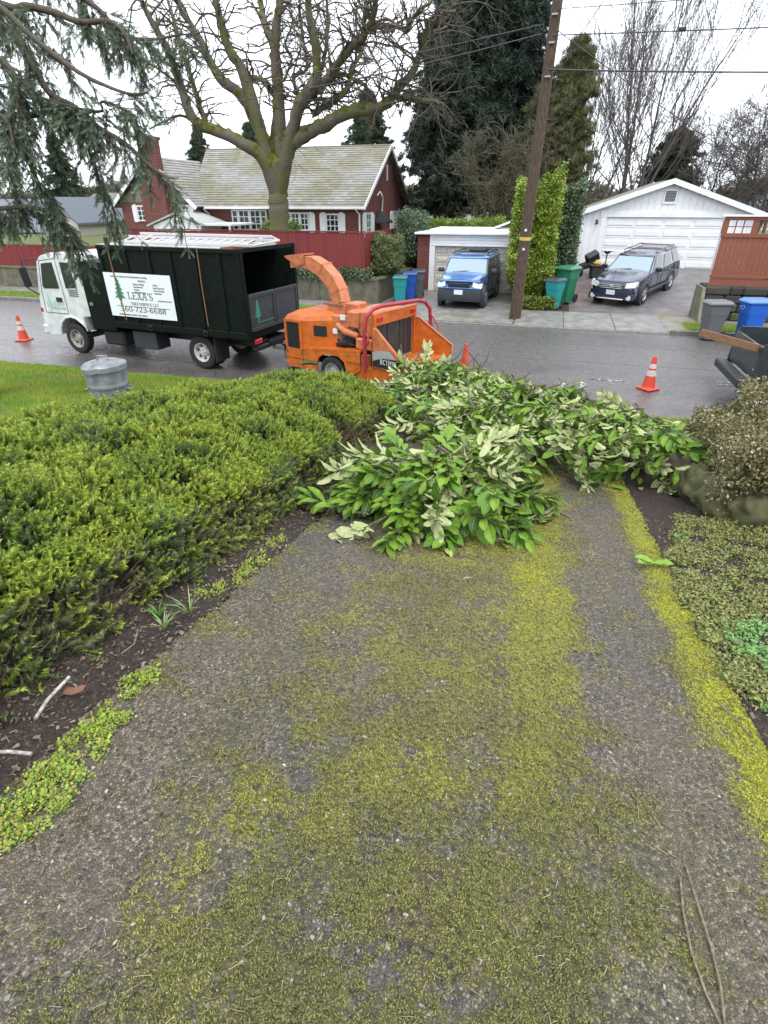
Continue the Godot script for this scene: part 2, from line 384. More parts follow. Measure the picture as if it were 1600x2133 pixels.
func build_setting() -> void:
	sheet("ground", -260, 260, -60, 300, 26, 36, func(_x, q): return -0.35 if q < 60 else -0.35 + 4.0 * ss(60, 260, q), M.ground)
	var turf_c := func(x: float, q: float) -> Color:
		var a := nz.get_noise_2d(x * 40, q * 40); var b := nz2.get_noise_2d(x * 18, q * 18)
		var c := Color(0.115, 0.19, 0.02).lerp(Color(0.19, 0.2, 0.05), clamp(0.45 + 1.4 * a, 0, 1))
		return c.lerp(Color(0.13, 0.095, 0.06), ss(0.12, 0.42, b) * 0.8)
	sheet("lawn", -60, -1.5, -12, 10.8, 150, 90, base_h, M.turf, turf_c)
	sheet("planting_bed", -2.75, -1.5, -2, 8.4, 30, 110, func(x, q): return base_h(x, q) + 0.012 + 0.05 * ss(0.0, 0.35, -1.5 - x) * ss(0.0, 0.35, 8.4 - q) + 0.03 * nz2.get_noise_2d(x * 220, q * 220) * ss(0.0, 0.2, -1.5 - x), M.soil)
	sheet("bank", 1.05, 60, -12, 10.8, 60, 60, base_h, M.soil)
	# driveway: fine mesh near the camera, coarser towards the street
	var g := Geo.new()
	var rows := []
	var q := -1.2
	while q < 11.0:
		rows.push_back(min(q, 10.95)); q += 0.014 if q < 2.2 else (0.02 if q < 4.5 else 0.06)
	rows.push_back(11.0)
	var nx := 150
	var pp := []; var pc := []
	for j in rows.size():
		var rp := PackedVector3Array(); var rc := PackedColorArray()
		for i in nx + 1:
			var x := -1.5 + 2.55 * i / nx
			if i == 0 or i == nx: x += 0.05 * nz.get_noise_2d(rows[j] * 90, i * 3.0)
			var h := drive_h(x, rows[j])
			if rows[j] > 10.0: h = lerp(h, 0.022, ss(10.0, 11.0, rows[j]))
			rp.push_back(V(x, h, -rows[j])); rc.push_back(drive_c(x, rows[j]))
		pp.push_back(rp); pc.push_back(rc)
	for j in rows.size() - 1:
		for i in nx:
			var A: Vector3 = pp[j][i]; var B: Vector3 = pp[j][i + 1]; var C: Vector3 = pp[j + 1][i + 1]; var D: Vector3 = pp[j + 1][i]
			var m := (B - A).cross(D - A).normalized()
			for t in [[A, C, B, pc[j][i], pc[j + 1][i + 1], pc[j][i + 1]], [A, D, C, pc[j][i], pc[j + 1][i], pc[j + 1][i + 1]]]:
				for k in 3:
					g.v.push_back(t[k]); g.n.push_back(m); g.c.push_back(t[k + 3])
	structure("driveway", g, M.drive)
	# street
	var road_c := func(x: float, n: float) -> Color:
		var s := 1.0 + 0.3 * nz.get_noise_2d(x * 6, n * 30) + 0.25 * nz2.get_noise_2d(x * 45, n * 45)
		for t in [12.6, 14.3, 16.3, 18.0]: s *= 1.0 - 0.1 * ss(0.35, 0.05, abs(n - t))   # worn wheel tracks
		if x > -3.4 and x < 4.2 and n > 16.9 and n < 18.6: s *= 0.82      # a darker patch of newer asphalt
		if n > 14.6: s *= 1.16
		if n < 11.7: s *= 0.8
		return Color(s, s * 0.99, s * 1.02)
	sheet("road", -60, 60, 10.7, 19.2, 400, 60, func(_x, n): return 0.0 + 0.05 * ss(10.7, 15, n) * ss(19.2, 15, n), M.road, road_c)
	var pc_ := func(x: float, n: float) -> Color:
		var s := 1.0 + 0.15 * nz.get_noise_2d(x * 12, n * 12)
		var c := Color(s, s, s)
		return c.lerp(Color(0.75, 0.7, 0.22), ss(0.1, 0.4, nz2.get_noise_2d(x * 22, n * 22 + 70)) * 0.7)
	# kerb, cut low at the two drives
	var k := Geo.new()
	for s in [[-120.0, -6.9, 0.13], [-6.9, 3.9, 0.035], [3.9, 120.0, 0.13]]:
		k.span(V(s[0] + 0.004, -0.2, -19.2), V(s[1], s[2], -19.36), 0.02)
	structure("kerb", k, M.kerb)
	var vt := func(x: float, n: float) -> Color:
		var a := nz.get_noise_2d(x * 50, n * 50)
		return Color(0.13, 0.2, 0.025).lerp(Color(0.17, 0.15, 0.06), clamp(0.4 + 1.5 * a, 0, 1))
	sheet("verge", -120, -6.9, 19.36, 20.7, 300, 4, func(_x, n): return 0.1 + 0.02 * sin(n * 9), M.turf, vt)
	sheet("verge", 5.2, 120, 19.36, 20.9, 200, 4, func(_x, n): return 0.1 + 0.02 * sin(n * 9), M.turf, vt)
	# pavement slabs, laid one by one where they can be told apart
	var sl := Node3D.new()
	sl.name = "pavement"; sl.set_meta("kind", "structure"); add_child(sl)
	var slab := func(x0, x1, n0, n1, h0, h1):
		var b := Geo.new()
		var t := rr(0.85, 1.1)
		b.col = Color(t, t, t)
		b.loft([[V(x0 + 0.012, h0, -n0 - 0.012), V(x1 - 0.012, h0, -n0 - 0.012), V(x1 - 0.012, h0 - 0.15, -n0 - 0.012), V(x0 + 0.012, h0 - 0.15, -n0 - 0.012)], [V(x0 + 0.012, h1, -n1 + 0.012), V(x1 - 0.012, h1, -n1 + 0.012), V(x1 - 0.012, h1 - 0.15, -n1 + 0.012), V(x0 + 0.012, h1 - 0.15, -n1 + 0.012)]], true, true, false)
		part(sl, "slab", b, M.pave)
	for i in 24: slab.call(-37.8 + i * 1.3 - 0.3, -36.5 + i * 1.3 - 0.3, 20.75, 21.95, 0.1 + rr(0, 0.01), 0.11 + rr(0, 0.01))
	for i in 3: slab.call(-0.9 + i * 1.6, 0.7 + i * 1.6, 20.7, 22.0, 0.075, 0.1)
	for i in 3: slab.call(-0.9 + i * 1.6, 0.7 + i * 1.6, 19.37, 20.7, 0.035, 0.075)
	for i in 7: slab.call(5.25 + i * 1.4, 6.65 + i * 1.4, 20.95, 21.7, 0.1 + rr(0, 0.01), 0.1 + rr(0, 0.01))
	sheet("pavement_base", -0.95, 5.05, 19.365, 22.1, 24, 10, func(_x, n): return -0.01 + 0.08 * ss(19.3, 21.5, n), M.pave, pc_)
	sheet("pavement_base", 3.88, 5.2, 19.37, 22.1, 8, 10, func(_x, n): return 0.05 + 0.045 * ss(19.3, 21.5, n), M.pave, pc_)
	sheet("garage_apron", -7.2, -0.95, 19.37, 27, 40, 40, func(_x, n): return 0.04 + 0.08 * ss(19.4, 27, n), M.pave, pc_)
	sheet("garage_drive", 0.9, 5.05, 22.02, 31.2, 30, 40, yard_h, M.wetdrive, func(x, n):
		var s: float = 1.0 + 0.35 * nz.get_noise_2d(x * 10, n * 20)
		return Color(s, s, s).lerp(Color(s * 0.95, s * 0.62, s * 0.5), 0.75 * ss(0.0, 0.3, nz.get_noise_2d(x * 12 + 7, n * 9))))
	sheet("garage_drive", 5.05, 9, 22.62, 31.2, 20, 30, yard_h, M.wetdrive, func(_x, _n): return Color(1, 1, 1))
	# raised yards behind the walls
	sheet("yard", -120, -6.2, 22.15, 60, 80, 30, func(_x, n): return 0.96 + 0.6 * ss(24, 34, n), M.turf, vt)
	sheet("yard", -6.2, 0.9, 28, 60, 20, 20, func(_x, n): return 1.3 + 0.5 * ss(28, 40, n), M.turf, vt)
	sheet("yard", -0.95, 0.9, 22.02, 28, 8, 20, func(_x, n): return 0.1 + 0.4 * ss(22, 28, n), M.soil)
	sheet("yard", 5.35, 120, 21.72, 22.5, 60, 3, func(_x, _n): return 1.12, M.soil)
	sheet("yard", 9, 120, 22.6, 60, 60, 30, func(_x, n): return 0.9 + 0.5 * ss(28, 40, n), M.turf, vt)
	sheet("yard", 0.9, 9, 31.25, 60, 20, 20, func(_x, n): return 0.85 + 0.6 * ss(31, 40, n), M.turf, vt)

func _ready() -> void:
	rng.seed = 77
	nz.seed = 5; nz.noise_type = FastNoiseLite.TYPE_SIMPLEX_SMOOTH; nz.frequency = 0.02; nz.fractal_octaves = 3
	nz2.seed = 9; nz2.noise_type = FastNoiseLite.TYPE_SIMPLEX_SMOOTH; nz2.frequency = 0.02; nz2.fractal_octaves = 4
	var cam := Camera3D.new()
	cam.name = "camera"
	cam.position = V(0, 3.6, 0); cam.rotation_degrees = V(-29.6, 15.5, 0)
	cam.fov = 86.2; cam.near = 0.05; cam.far = 1000.0
	add_child(cam); cam.current = true
	var we := WorldEnvironment.new()
	we.name = "world"
	var env := Environment.new()
	var sky := Sky.new()
	var sm := ProceduralSkyMaterial.new()
	sm.sky_top_color = Color(0.93, 0.96, 1.0); sm.sky_horizon_color = Color(0.95, 0.975, 1.0); sm.sky_curve = 0.2
	sm.ground_horizon_color = Color(0.5, 0.5, 0.5); sm.ground_bottom_color = Color(0.3, 0.3, 0.28)
	sm.sky_energy_multiplier = 1.25; sm.sun_angle_max = 1.0
	sky.sky_material = sm
	env.background_mode = Environment.BG_SKY; env.sky = sky
	env.tonemap_mode = Environment.TONE_MAPPER_LINEAR; env.tonemap_exposure = 1.5
	env.sdfgi_enabled = true; env.ssao_enabled = true; env.ssil_enabled = true
	we.environment = env; add_child(we)
	var sun := DirectionalLight3D.new()
	sun.name = "sun"; sun.light_energy = 0.5; sun.light_angular_distance = 16.0; sun.shadow_enabled = true
	sun.light_color = Color(1.0, 0.98, 0.95); sun.rotation_degrees = V(-62, 25, 0)
	add_child(sun)
	make_materials()
	build_setting()
	build_buildings()
	build_vehicles()
	build_street_things()
	build_trees()
	build_garden()

func courses(parent: Node, e0: Vector3, e1: Vector3, r0: Vector3, r1: Vector3, n: int, segs: int, c0: Color, c1: Color, patch := 0.0) -> void:
	var up := (e1 - e0).cross(r0 - e0).normalized()
	if up.y < 0: up = -up
	for i in n:
		var g := Geo.new()
		var t0 := float(i) / n; var t1 := float(i + 1) / n + 0.25 / n
		for k in segs:
			var s0 := float(k) / segs; var s1 := float(k + 1) / segs
			var a := e0.lerp(e1, s0).lerp(r0.lerp(r1, s0), t0); var b := e0.lerp(e1, s1).lerp(r0.lerp(r1, s1), t0)
			var d := e0.lerp(e1, s1).lerp(r0.lerp(r1, s1), min(t1, 1.0)); var f := e0.lerp(e1, s0).lerp(r0.lerp(r1, s0), min(t1, 1.0))
			var lift := rr(0.035, 0.05)
			var mo: float = clamp(0.5 + 1.6 * nz.get_noise_2d(a.x * 14, a.y * 30 + patch) + rr(-0.3, 0.3), 0, 1)
			var s := rr(0.86, 1.1)
			g.col = c0.lerp(c1, mo) * s
			g.quad(a + up * lift, b + up * lift, d + up * 0.004, f + up * 0.004)
			g.quad(a - up * 0.01, b - up * 0.01, b + up * lift, a + up * lift)
		part(parent, "shingle_course", g, M.shingle)
func window(parent: Node, o: Vector3, w: float, h: float, cols: int, rows: int, B := Basis.IDENTITY, fr := 0.07) -> void:
	var g := Geo.new()
	g.T = Transform3D(B, o)
	g.span(V(-w / 2, -h / 2, 0), V(-w / 2 + fr, h / 2, 0.07)); g.span(V(w / 2 - fr, -h / 2, 0), V(w / 2, h / 2, 0.07))
	g.span(V(-w / 2 + fr, h / 2 - fr, 0), V(w / 2 - fr, h / 2, 0.069)); g.span(V(-w / 2 + fr, -h / 2, 0), V(w / 2 - fr, -h / 2 + fr, 0.069))
	var f := part(parent, "window", g, M.white)
	for i in range(1, cols):
		var q := Geo.new(); q.T = g.T
		var x := -w / 2 + w * i / cols
		q.span(V(x - 0.02, -h / 2 + fr, 0.025), V(x + 0.02, h / 2 - fr, 0.055)); part(f, "glazing_bar", q, M.white)
	for i in range(1, rows):
		var q := Geo.new(); q.T = g.T
		var y := -h / 2 + h * i / rows
		q.span(V(-w / 2 + fr, y - 0.02, 0.027), V(w / 2 - fr, y + 0.02, 0.053)); part(f, "glazing_bar", q, M.white)
	for i in cols:
		for j in rows:
			var q := Geo.new(); q.T = g.T * Transform3D(Basis.from_euler(V(rr(-0.01, 0.01), rr(-0.01, 0.01), 0)), V(-w / 2 + w * (i + 0.5) / cols, -h / 2 + h * (j + 0.5) / rows, 0.02))
			q.span(V(-w / cols / 2 + 0.01, -h / rows / 2 + 0.01, -0.006), V(w / cols / 2 - 0.01, h / rows / 2 - 0.01, 0.006)); part(f, "pane", q, M.glass)
func shutter(parent: Node, o: Vector3, w: float, h: float, side: int, B := Basis.IDENTITY) -> void:
	var g := Geo.new(); g.T = Transform3D(B, o)
	var cx := w * 0.45
	var pl := [P2(-w / 2, -h / 2), P2(w / 2, -h / 2), P2(w / 2, h / 2), P2(-w / 2, h / 2)]
	if side < 0: pl = [P2(-w / 2 + cx * 0.3, -h / 2), P2(w / 2, -h / 2), P2(w / 2, h / 2), P2(-w / 2 + cx, h / 2), P2(-w / 2, h / 2 - cx * 0.6), P2(-w / 2, -h / 2 + 0.1)]
	else: pl = [P2(-w / 2, -h / 2), P2(w / 2 - cx * 0.3, -h / 2), P2(w / 2, -h / 2 + 0.1), P2(w / 2, h / 2 - cx * 0.6), P2(w / 2 - cx, h / 2), P2(-w / 2, h / 2)]
	g.prism(pl, 0.0, 0.06)
	part(parent, "shutter", g, M.white)
func sectional_door(parent: Node, x0: float, x1: float, y0: float, y1: float, z: float, cols: int, rows: int, m: Material) -> void:
	var h := (y1 - y0) / rows
	for j in rows:
		var g := Geo.new()
		g.span(V(x0, y0 + j * h + 0.004, z - 0.05), V(x1, y0 + (j + 1) * h - 0.004, z), 0.008)
		var s := part(parent, "door_section", g, m)
		var w := (x1 - x0) / cols
		for i in cols:
			var q := Geo.new()
			var a := V(x0 + i * w + 0.07, y0 + j * h + 0.09, z + 0.001); var b := V(x0 + (i + 1) * w - 0.07, y0 + (j + 1) * h - 0.09, z + 0.001)
			var t := 0.03
			var A := [a, V(b.x, a.y, a.z), b, V(a.x, b.y, a.z)]
			var C := [a + V(t, t, 0.022), V(b.x - t, a.y + t, a.z + 0.022), b + V(-t, -t, 0.022), V(a.x + t, b.y - t, a.z + 0.022)]
			for k in 4: q.quad(A[k], A[(k + 1) % 4], C[(k + 1) % 4], C[k])
			q.quad(C[0], C[1], C[2], C[3])
			part(s, "raised_panel", q, m)

func build_buildings() -> void:
	# ---- brick house
	var o := thing("brick_house", "red brick house with pale shingle roof behind the red board fence", "house", V(-16, 1.35, -34))
	var g := Geo.new()
	g.span(V(-4.9, 0, -10.8), V(5.2, 1.98, 0))
	g.prism([P2(-10.8, 1.98), P2(0, 1.98), P2(-5.4, 5.1)], 0, 0)   # replaced below by the gable end
	g = Geo.new()
	g.span(V(-4.9, 0, -10.8), V(5.2, 1.98, 0))
	g.T = Transform3D(Basis(Vector3.UP, PI / 2), V(5.2, 0, 0))
	g.prism([P2(0, 1.981), P2(10.8, 1.981), P2(5.4, 5.05)], -0.3, -0.001)
	g.T = Transform3D.IDENTITY
	part(o, "wall", g, M.brick)
	g = Geo.new()
	g.span(V(-10.0, 0, -9), V(-4.9, 2.2, 1.0))
	part(o, "wall", g, M.brick)
	g = Geo.new()
	g.prism([P2(-10.0, 2.202), P2(-4.9, 2.202), P2(-7.4, 4.25)], 0.7, 0.98)
	part(o, "gable", g, M.stucco)
	g = Geo.new()
	g.span(V(-8.1, 0, 1.0), V(-6.45, 3.1, 1.5)); g.span(V(-7.75, 3.1, 0.95), V(-6.6, 5.3, 1.45)); g.span(V(-7.85, 5.3, 0.9), V(-6.5, 5.45, 1.5), 0.02)
	part(o, "chimney", g, M.brick)
	var c0 := Color(0.47, 0.46, 0.43); var c1 := Color(0.36, 0.34, 0.23)
	var roof := Node3D.new(); roof.name = "roof"; o.add_child(roof)
	courses(roof, V(-5.6, 1.95, 0.45), V(5.55, 1.95, 0.45), V(-7.4, 5.25, -5.4), V(5.55, 5.25, -5.4), 26, 34, c0, c1)
	courses(roof, V(-7.4, 1.95, -11.2), V(5.55, 1.95, -11.2), V(-7.4, 5.25, -5.4), V(5.55, 5.25, -5.4), 10, 10, c0, c1)
	courses(roof, V(-4.6, 1.95, 1.35), V(-4.6, 1.95, -2), V(-7.45, 4.55, 1.35), V(-7.45, 4.55, -4.4), 18, 14, c0, c1, 50.0)
	courses(roof, V(-10.5, 1.9, 1.35), V(-10.5, 1.9, -4), V(-7.45, 4.55, 1.35), V(-7.45, 4.55, -4.4), 12, 8, c0, c1, 90.0)
	g = Geo.new(); g.tube([V(-7.4, 5.27, -5.4), V(5.55, 5.27, -5.4)], 0.06, 6); part(o, "ridge_cap", g, M.stucco)
	for e in [[V(5.57, 1.92, 0.45), V(5.57, 5.22, -5.4)], [V(5.57, 1.92, -11.2), V(5.57, 5.22, -5.4)], [V(-10.5, 1.86, 1.37), V(-7.45, 4.5, 1.37)], [V(-4.6, 1.9, 1.37), V(-7.45, 4.5, 1.37)]]:
		g = Geo.new()
		var d: Vector3 = (e[1] - e[0])
		var nrm := V(1, 0, 0) if abs(d.x) < 0.1 else V(0, 0, 1)
		var dn := d.normalized()
		var upv := nrm.cross(dn).normalized()
		g.box((e[0] + e[1]) / 2, V(0.05, 0.2, d.length() + 0.1), Basis(nrm, upv, nrm.cross(upv)))
		part(o, "barge_board", g, M.white)
	g = Geo.new(); g.span(V(-4.55, 1.84, 0.44), V(5.6, 1.97, 0.56), 0.02); part(o, "gutter", g, M.white)
	for x in [5.05, -4.6]:
		g = Geo.new(); g.tube([V(x, 1.86, 0.5), V(x + 0.05, 1.7, 0.35), V(x + 0.08, 1.6, 0.08), V(x + 0.08, 0.1, 0.08)], 0.05, 6); part(o, "downpipe", g, M.white)
	# windows on the long front
	for w in [[-2.9, 0.42], [-2.3, 0.72], [-1.55, 0.72], [-1.0, 0.42]]: window(o, V(w[0] + 0.1, 1.25, 0.0), w[1], 1.1, 1 if w[1] < 0.5 else 2, 3)
	window(o, V(1.15, 1.2, 0), 0.55, 0.95, 2, 3); window(o, V(1.72, 1.2, 0), 0.55, 0.95, 2, 3); shutter(o, V(2.2, 1.15, 0), 0.36, 1.1, 1); shutter(o, V(0.66, 1.15, 0), 0.36, 1.1, -1)
	window(o, V(3.47, 1.15, 0), 0.82, 0.95, 3, 3); shutter(o, V(2.86, 1.15, 0), 0.36, 1.1, -1); shutter(o, V(4.07, 1.15, 0), 0.36, 1.1, 1)
	window(o, V(-8.6, 1.6, 1.0), 0.62, 0.85, 2, 3); shutter(o, V(-9.08, 1.6, 1.0), 0.28, 0.95, -1); shutter(o, V(-8.12, 1.6, 1.0), 0.28, 0.95, 1)
	window(o, V(-5.5, 1.65, 1.0), 0.55, 0.8, 2, 3); shutter(o, V(-5.95, 1.65, 1.0), 0.28, 0.9, -1); shutter(o, V(-5.08, 1.65, 1.0), 0.24, 0.9, 1)
	var E := Basis(Vector3.UP, PI / 2)
	for z in [-1.4, -7.6]:
		window(o, V(5.2, 1.05, z), 0.95, 1.2, 2, 3, E); shutter(o, V(5.2, 1.05, z + 0.85), 0.6, 1.25, -1, E); shutter(o, V(5.2, 1.05, z - 0.85), 0.6, 1.25, 1, E)
	g = Geo.new(); g.span(V(5.2, 3.4, -5.75), V(5.24, 4.25, -5.55)); part(o, "attic_vent", g, M.white)
	g = Geo.new(); g.tube([V(5.25, 2.55, -3.2), V(5.4, 2.75, -3.3), V(5.5, 2.5, -3.5), V(5.35, 2.4, -4.1), V(5.3, 1.6, -4.1)], 0.05, 6); part(o, "vent_pipe", g, M.white)
	g = Geo.new(); g.loft([[V(5.25, 1.05, -2.7), V(6.0, 1.05, -2.7), V(6.0, 1.05, -4.2), V(5.25, 1.05, -4.2)], [V(5.25, 1.12, -2.7), V(6.0, 1.12, -2.7), V(6.0, 1.12, -4.2), V(5.25, 1.12, -4.2)], [V(5.25, 1.75, -3.3), V(5.4, 1.75, -3.3), V(5.4, 1.75, -3.6), V(5.25, 1.75, -3.6)]], true, true, false); part(o, "door_hood", g, M.black)
	# ---- ribbed metal canopy in front of it
	o = thing("garden_shed", "low pale metal shed with ribbed gable in front of the brick house", "shed", V(-20, 1.2, -31))
	g = Geo.new(); g.span(V(-2.5, 0, -2.2), V(0.6, 1.18, 0)); g.prism([P2(-2.5, 1.182), P2(0.6, 1.182), P2(-0.9, 1.7)], -2.2, 0); part(o, "wall", g, M.white)
	for i in 16:
		var x := -2.4 + i * 0.19
		var top: float = 1.2 + 0.5 * (1.0 - abs(x + 0.9) / 1.6)
		g = Geo.new(); g.span(V(x, 0.1, 0.002), V(x + 0.07, top - 0.05, 0.03)); part(o, "rib", g, M.white)
	g = Geo.new(); g.prism([P2(-2.85, 1.2), P2(-0.9, 1.86), P2(0.95, 1.26), P2(0.95, 1.19), P2(-0.9, 1.76), P2(-2.85, 1.12)], -2.6, 0.15); part(o, "roof", g, M.stucco.duplicate())
	(o.get_node("roof") as MeshInstance3D).material_override.albedo_color = lin(0.5, 0.52, 0.5)
	g = Geo.new(); g.span(V(0.6, 1.18, -2.6), V(2.6, 1.3, 0.1), 0.02); part(o, "porch_roof", g, M.white)
	g = Geo.new(); g.span(V(2.4, 0, 0), V(2.5, 1.18, 0.08)); part(o, "post", g, M.white)
	# ---- red board fences on the wall, lower one to the left
	fence_red(-17.3, -6.9, 22.25, 0.96, 2.55, true, "tall dark red board fence on the concrete wall behind the truck")
	fence_red(-42.0, -17.4, 22.25, 0.96, 1.85, false, "low dark red board fence left of the truck cab")
	# ---- concrete walls
	wall_concrete([V(-60, 0, -22.0), V(-6.35, 0, -22.0)], 0.0, 0.98, "mossy concrete retaining wall below the red fence")
	wall_concrete([V(-6.35, 0, -22.0), V(-6.0, 0, -26.6)], 0.0, 0.98, "short concrete wall running back beside the bins")
	# ---- flat garage with brick side
	o = thing("flat_garage", "flat roofed white garage with pale sectional door behind the blue car", "garage", V(-3.2, 0.08, -26))
	g = Geo.new(); g.span(V(-2.5, 0, -6), V(-1.94, 2.25, -0.06)); part(o, "brick_pier", g, M.brick)
	g = Geo.new(); g.span(V(-1.94, 0, -6), V(-1.92, 2.2, -0.1)); g.span(V(-1.92, 0, -6), V(2.2, 2.2, -5.8)); part(o, "wall", g, M.white)
	g = Geo.new(); g.span(V(-1.94, 0, -0.1), V(-1.7, 1.83, 0.04)); g.span(V(1.98, 0, -0.1), V(2.2, 1.83, 0.04)); part(o, "door_frame", g, M.white)
	for i in 4:
		g = Geo.new(); g.span(V(-1.94, 1.835 + i * 0.11, -0.1), V(2.2, 1.94 + i * 0.11, 0.05 - 0.004 * i), 0.008); part(o, "siding_board", g, M.white)
	g = Geo.new(); g.span(V(-2.6, 2.28, -6.2), V(2.35, 2.36, 0.18), 0.01); part(o, "roof", g, M.white)
	M.doorcream = mat(lin(0.7, 0.66, 0.6), 0.55, 0, {"tex": M.t_grain, "scale": 0.4})
	sectional_door(o, -1.7, 1.98, 0.02, 1.82, -0.1, 6, 5, M.doorcream)
	# ---- gable garage
	o = thing("gable_garage", "large white gable garage with wide sectional door behind the parked wagon", "garage", V(4.85, 0.75, -31))
	g = Geo.new()
	g.span(V(-3.8, 0, -7), V(-3.75, 2.3, 0)); g.span(V(3.75, 0, -7), V(3.8, 2.3, 0)); g.span(V(-3.75, 0, -7), V(3.75, 2.3, -6.95))
	part(o, "side_wall", g, M.white)
	for i in 26:   # vertical siding grooves on the front
		var x := -3.75 + i * 0.289
		var top: float = 2.35 + 1.2 * (1.0 - abs(x + 0.144) / 3.75)
		var low := 0.0
		if x > -2.7 and x + 0.28 < 2.75: low = 2.22
		g = Geo.new(); g.span(V(x, low, -0.05), V(x + 0.283, top - 0.02, 0.0), 0.004); part(o, "siding_board", g, M.white)
	g = Geo.new(); g.span(V(-3.75, 0, -0.09), V(-2.58, 2.3, -0.052)); g.span(V(2.55, 0, -0.09), V(3.75, 2.3, -0.052)); g.prism([P2(-3.75, 2.3), P2(3.75, 2.3), P2(0, 3.5)], -0.09, -0.052); part(o, "front_wall", g, M.white)
	g = Geo.new(); g.span(V(-2.78, 0, -0.05), V(-2.55, 2.2, 0.03), 0.005); g.span(V(2.5, 0, -0.05), V(2.73, 2.2, 0.03), 0.005); g.span(V(-2.85, 2.2, -0.05), V(2.8, 2.42, 0.04), 0.005); part(o, "door_frame", g, M.white)
	sectional_door(o, -2.55, 2.5, 0.02, 2.19, -0.06, 4, 5, M.white)
	for s in [-1, 1]:
		g = Geo.new(); g.loft([[V(0, 3.62, 0.25), V(0, 3.72, 0.25), V(0, 3.72, -7.2), V(0, 3.62, -7.2)], [V(4.1 * s, 2.25, 0.25), V(4.1 * s, 2.35, 0.25), V(4.1 * s, 2.35, -7.2), V(4.1 * s, 2.25, -7.2)]], true, true, false); part(o, "roof", g, M.stucco)
		g = Geo.new(); g.loft([[V(0, 3.52, 0.25), V(0, 3.74, 0.25), V(0, 3.74, 0.29), V(0, 3.52, 0.29)], [V(4.12 * s, 2.15, 0.25), V(4.12 * s, 2.37, 0.25), V(4.12 * s, 2.37, 0.29), V(4.12 * s, 2.15, 0.29)]], true, true, false); part(o, "barge_board", g, M.white)
	g = Geo.new(); g.span(V(-0.28, 2.75, 0.0), V(0.28, 2.82, 0.05)); g.span(V(-0.28, 2.82, 0.0), V(-0.22, 3.25, 0.04)); g.span(V(0.22, 2.82, 0.0), V(0.28, 3.25, 0.04)); g.span(V(-0.28, 3.25, 0.0), V(0.28, 3.3, 0.045))
	var vent := part(o, "gable_vent", g, M.white)
	for i in 7:
		g = Geo.new(); g.box(V(0, 2.86 + i * 0.06, 0.02), V(0.43, 0.012, 0.05), Basis(Vector3.RIGHT, 0.6)); part(vent, "louvre", g, M.steel)
	g = Geo.new(); g.span(V(-3.02, 1.95, 0), V(-2.92, 2.1, 0.06)); g.tube([V(-2.97, 2.02, 0.05), V(-2.97, 2.08, 0.14), V(-2.97, 1.9, 0.16)], [0.03, 0.03, 0.07], 8); part(o, "wall_lamp", g, M.black)
	# ---- playhouse on the lawn behind the flat garage
	o = thing("playhouse", "small white playhouse with gridded window beyond the flat garage roof", "playhouse", V(-2.2, 1.35, -30))
	g = Geo.new(); g.span(V(-0.35, 0, -1.2), V(0.8, 1.15, 0)); part(o, "wall", g, M.cream)
	window(o, V(0.15, 0.85, 0.0), 0.4, 0.5, 2, 2)
	g = Geo.new(); g.prism([P2(-1.1, 1.0), P2(0.1, 1.42), P2(1.0, 1.2), P2(1.0, 1.14), P2(0.1, 1.34), P2(-1.1, 0.92)], -1.4, 0.2); part(o, "roof", g, M.white)
	g = Geo.new(); g.tube([V(-0.95, 0.95, 0.1), V(-0.35, 0.3, 0.1)], 0.04, 4); part(o, "brace", g, M.white)
	g = Geo.new(); g.tube([V(-0.95, 0.95, 0.1), V(-0.95, 0, 0.1)], 0.04, 4); part(o, "post", g, M.white)
	# ---- houses at the left edge
	o = thing("grey_roof_house", "tan house with big grey blue roof at the far left edge", "house", V(-38.5, 0.9, -36))
	g = Geo.new(); g.span(V(-8, 0, -8), V(3.6, 0.9, 0)); part(o, "wall", g, M.stucco)
	M.slate = mat(lin(0.21, 0.24, 0.28), 0.75, 0, {"tex": M.t_fine, "scale": 0.5})
	g = Geo.new(); g.prism([P2(0.7, 0.75), P2(-5, 2.75), P2(-5.0, 2.65), P2(0.7, 0.68)], 0, 12.2); g = Geo.new()
	g.loft([[V(-8.5, 0.72, 0.7), V(4.0, 0.72, 0.7), V(4.0, 0.82, 0.7), V(-8.5, 0.82, 0.7)], [V(-8.5, 2.75, -4.5), V(4.0, 2.75, -4.5), V(4.0, 2.85, -4.5), V(-8.5, 2.85, -4.5)]], true, true, false); part(o, "roof", g, M.slate)
	window(o, V(-0.9, 0.35, 0.0), 1.9, 0.95, 3, 1); window(o, V(2.1, 0.35, 0), 1.5, 0.95, 2, 1)
	g = Geo.new(); g.span(V(0.15, -0.4, 0), V(0.4, 0.72, 0.12)); part(o, "post", g, M.white)
	o = thing("cream_house", "pale cream house with white windows behind the spruce boughs", "house", V(-32, 0.9, -34))
	g = Geo.new(); g.span(V(-1.2, 0, -7), V(1.5, 1.6, 0)); g.prism([P2(-1.2, 1.602), P2(1.5, 1.602), P2(0.15, 2.75)], -7, -0.002); part(o, "wall", g, M.cream)
	window(o, V(-0.4, 0.8, 0), 0.9, 1.1, 3, 2); window(o, V(0.1, 2.0, 0), 0.5, 0.6, 2, 2)
	g = Geo.new(); g.prism([P2(-1.5, 1.45), P2(0.15, 2.95), P2(1.8, 1.45), P2(1.8, 1.33), P2(0.15, 2.8), P2(-1.5, 1.33)], -7.3, 0.3); part(o, "roof", g, M.slate)
	o = thing("brown_roof_house", "far house with faded brown roof left of the brick house", "house", V(-40, 0.8, -46))
	g = Geo.new(); g.span(V(-3, 0, -6), V(4, 0.6, 0)); part(o, "wall", g, M.cream)
	M.brownroof = mat(lin(0.2, 0.12, 0.09), 0.8, 0, {"tex": M.t_fine, "scale": 0.5})
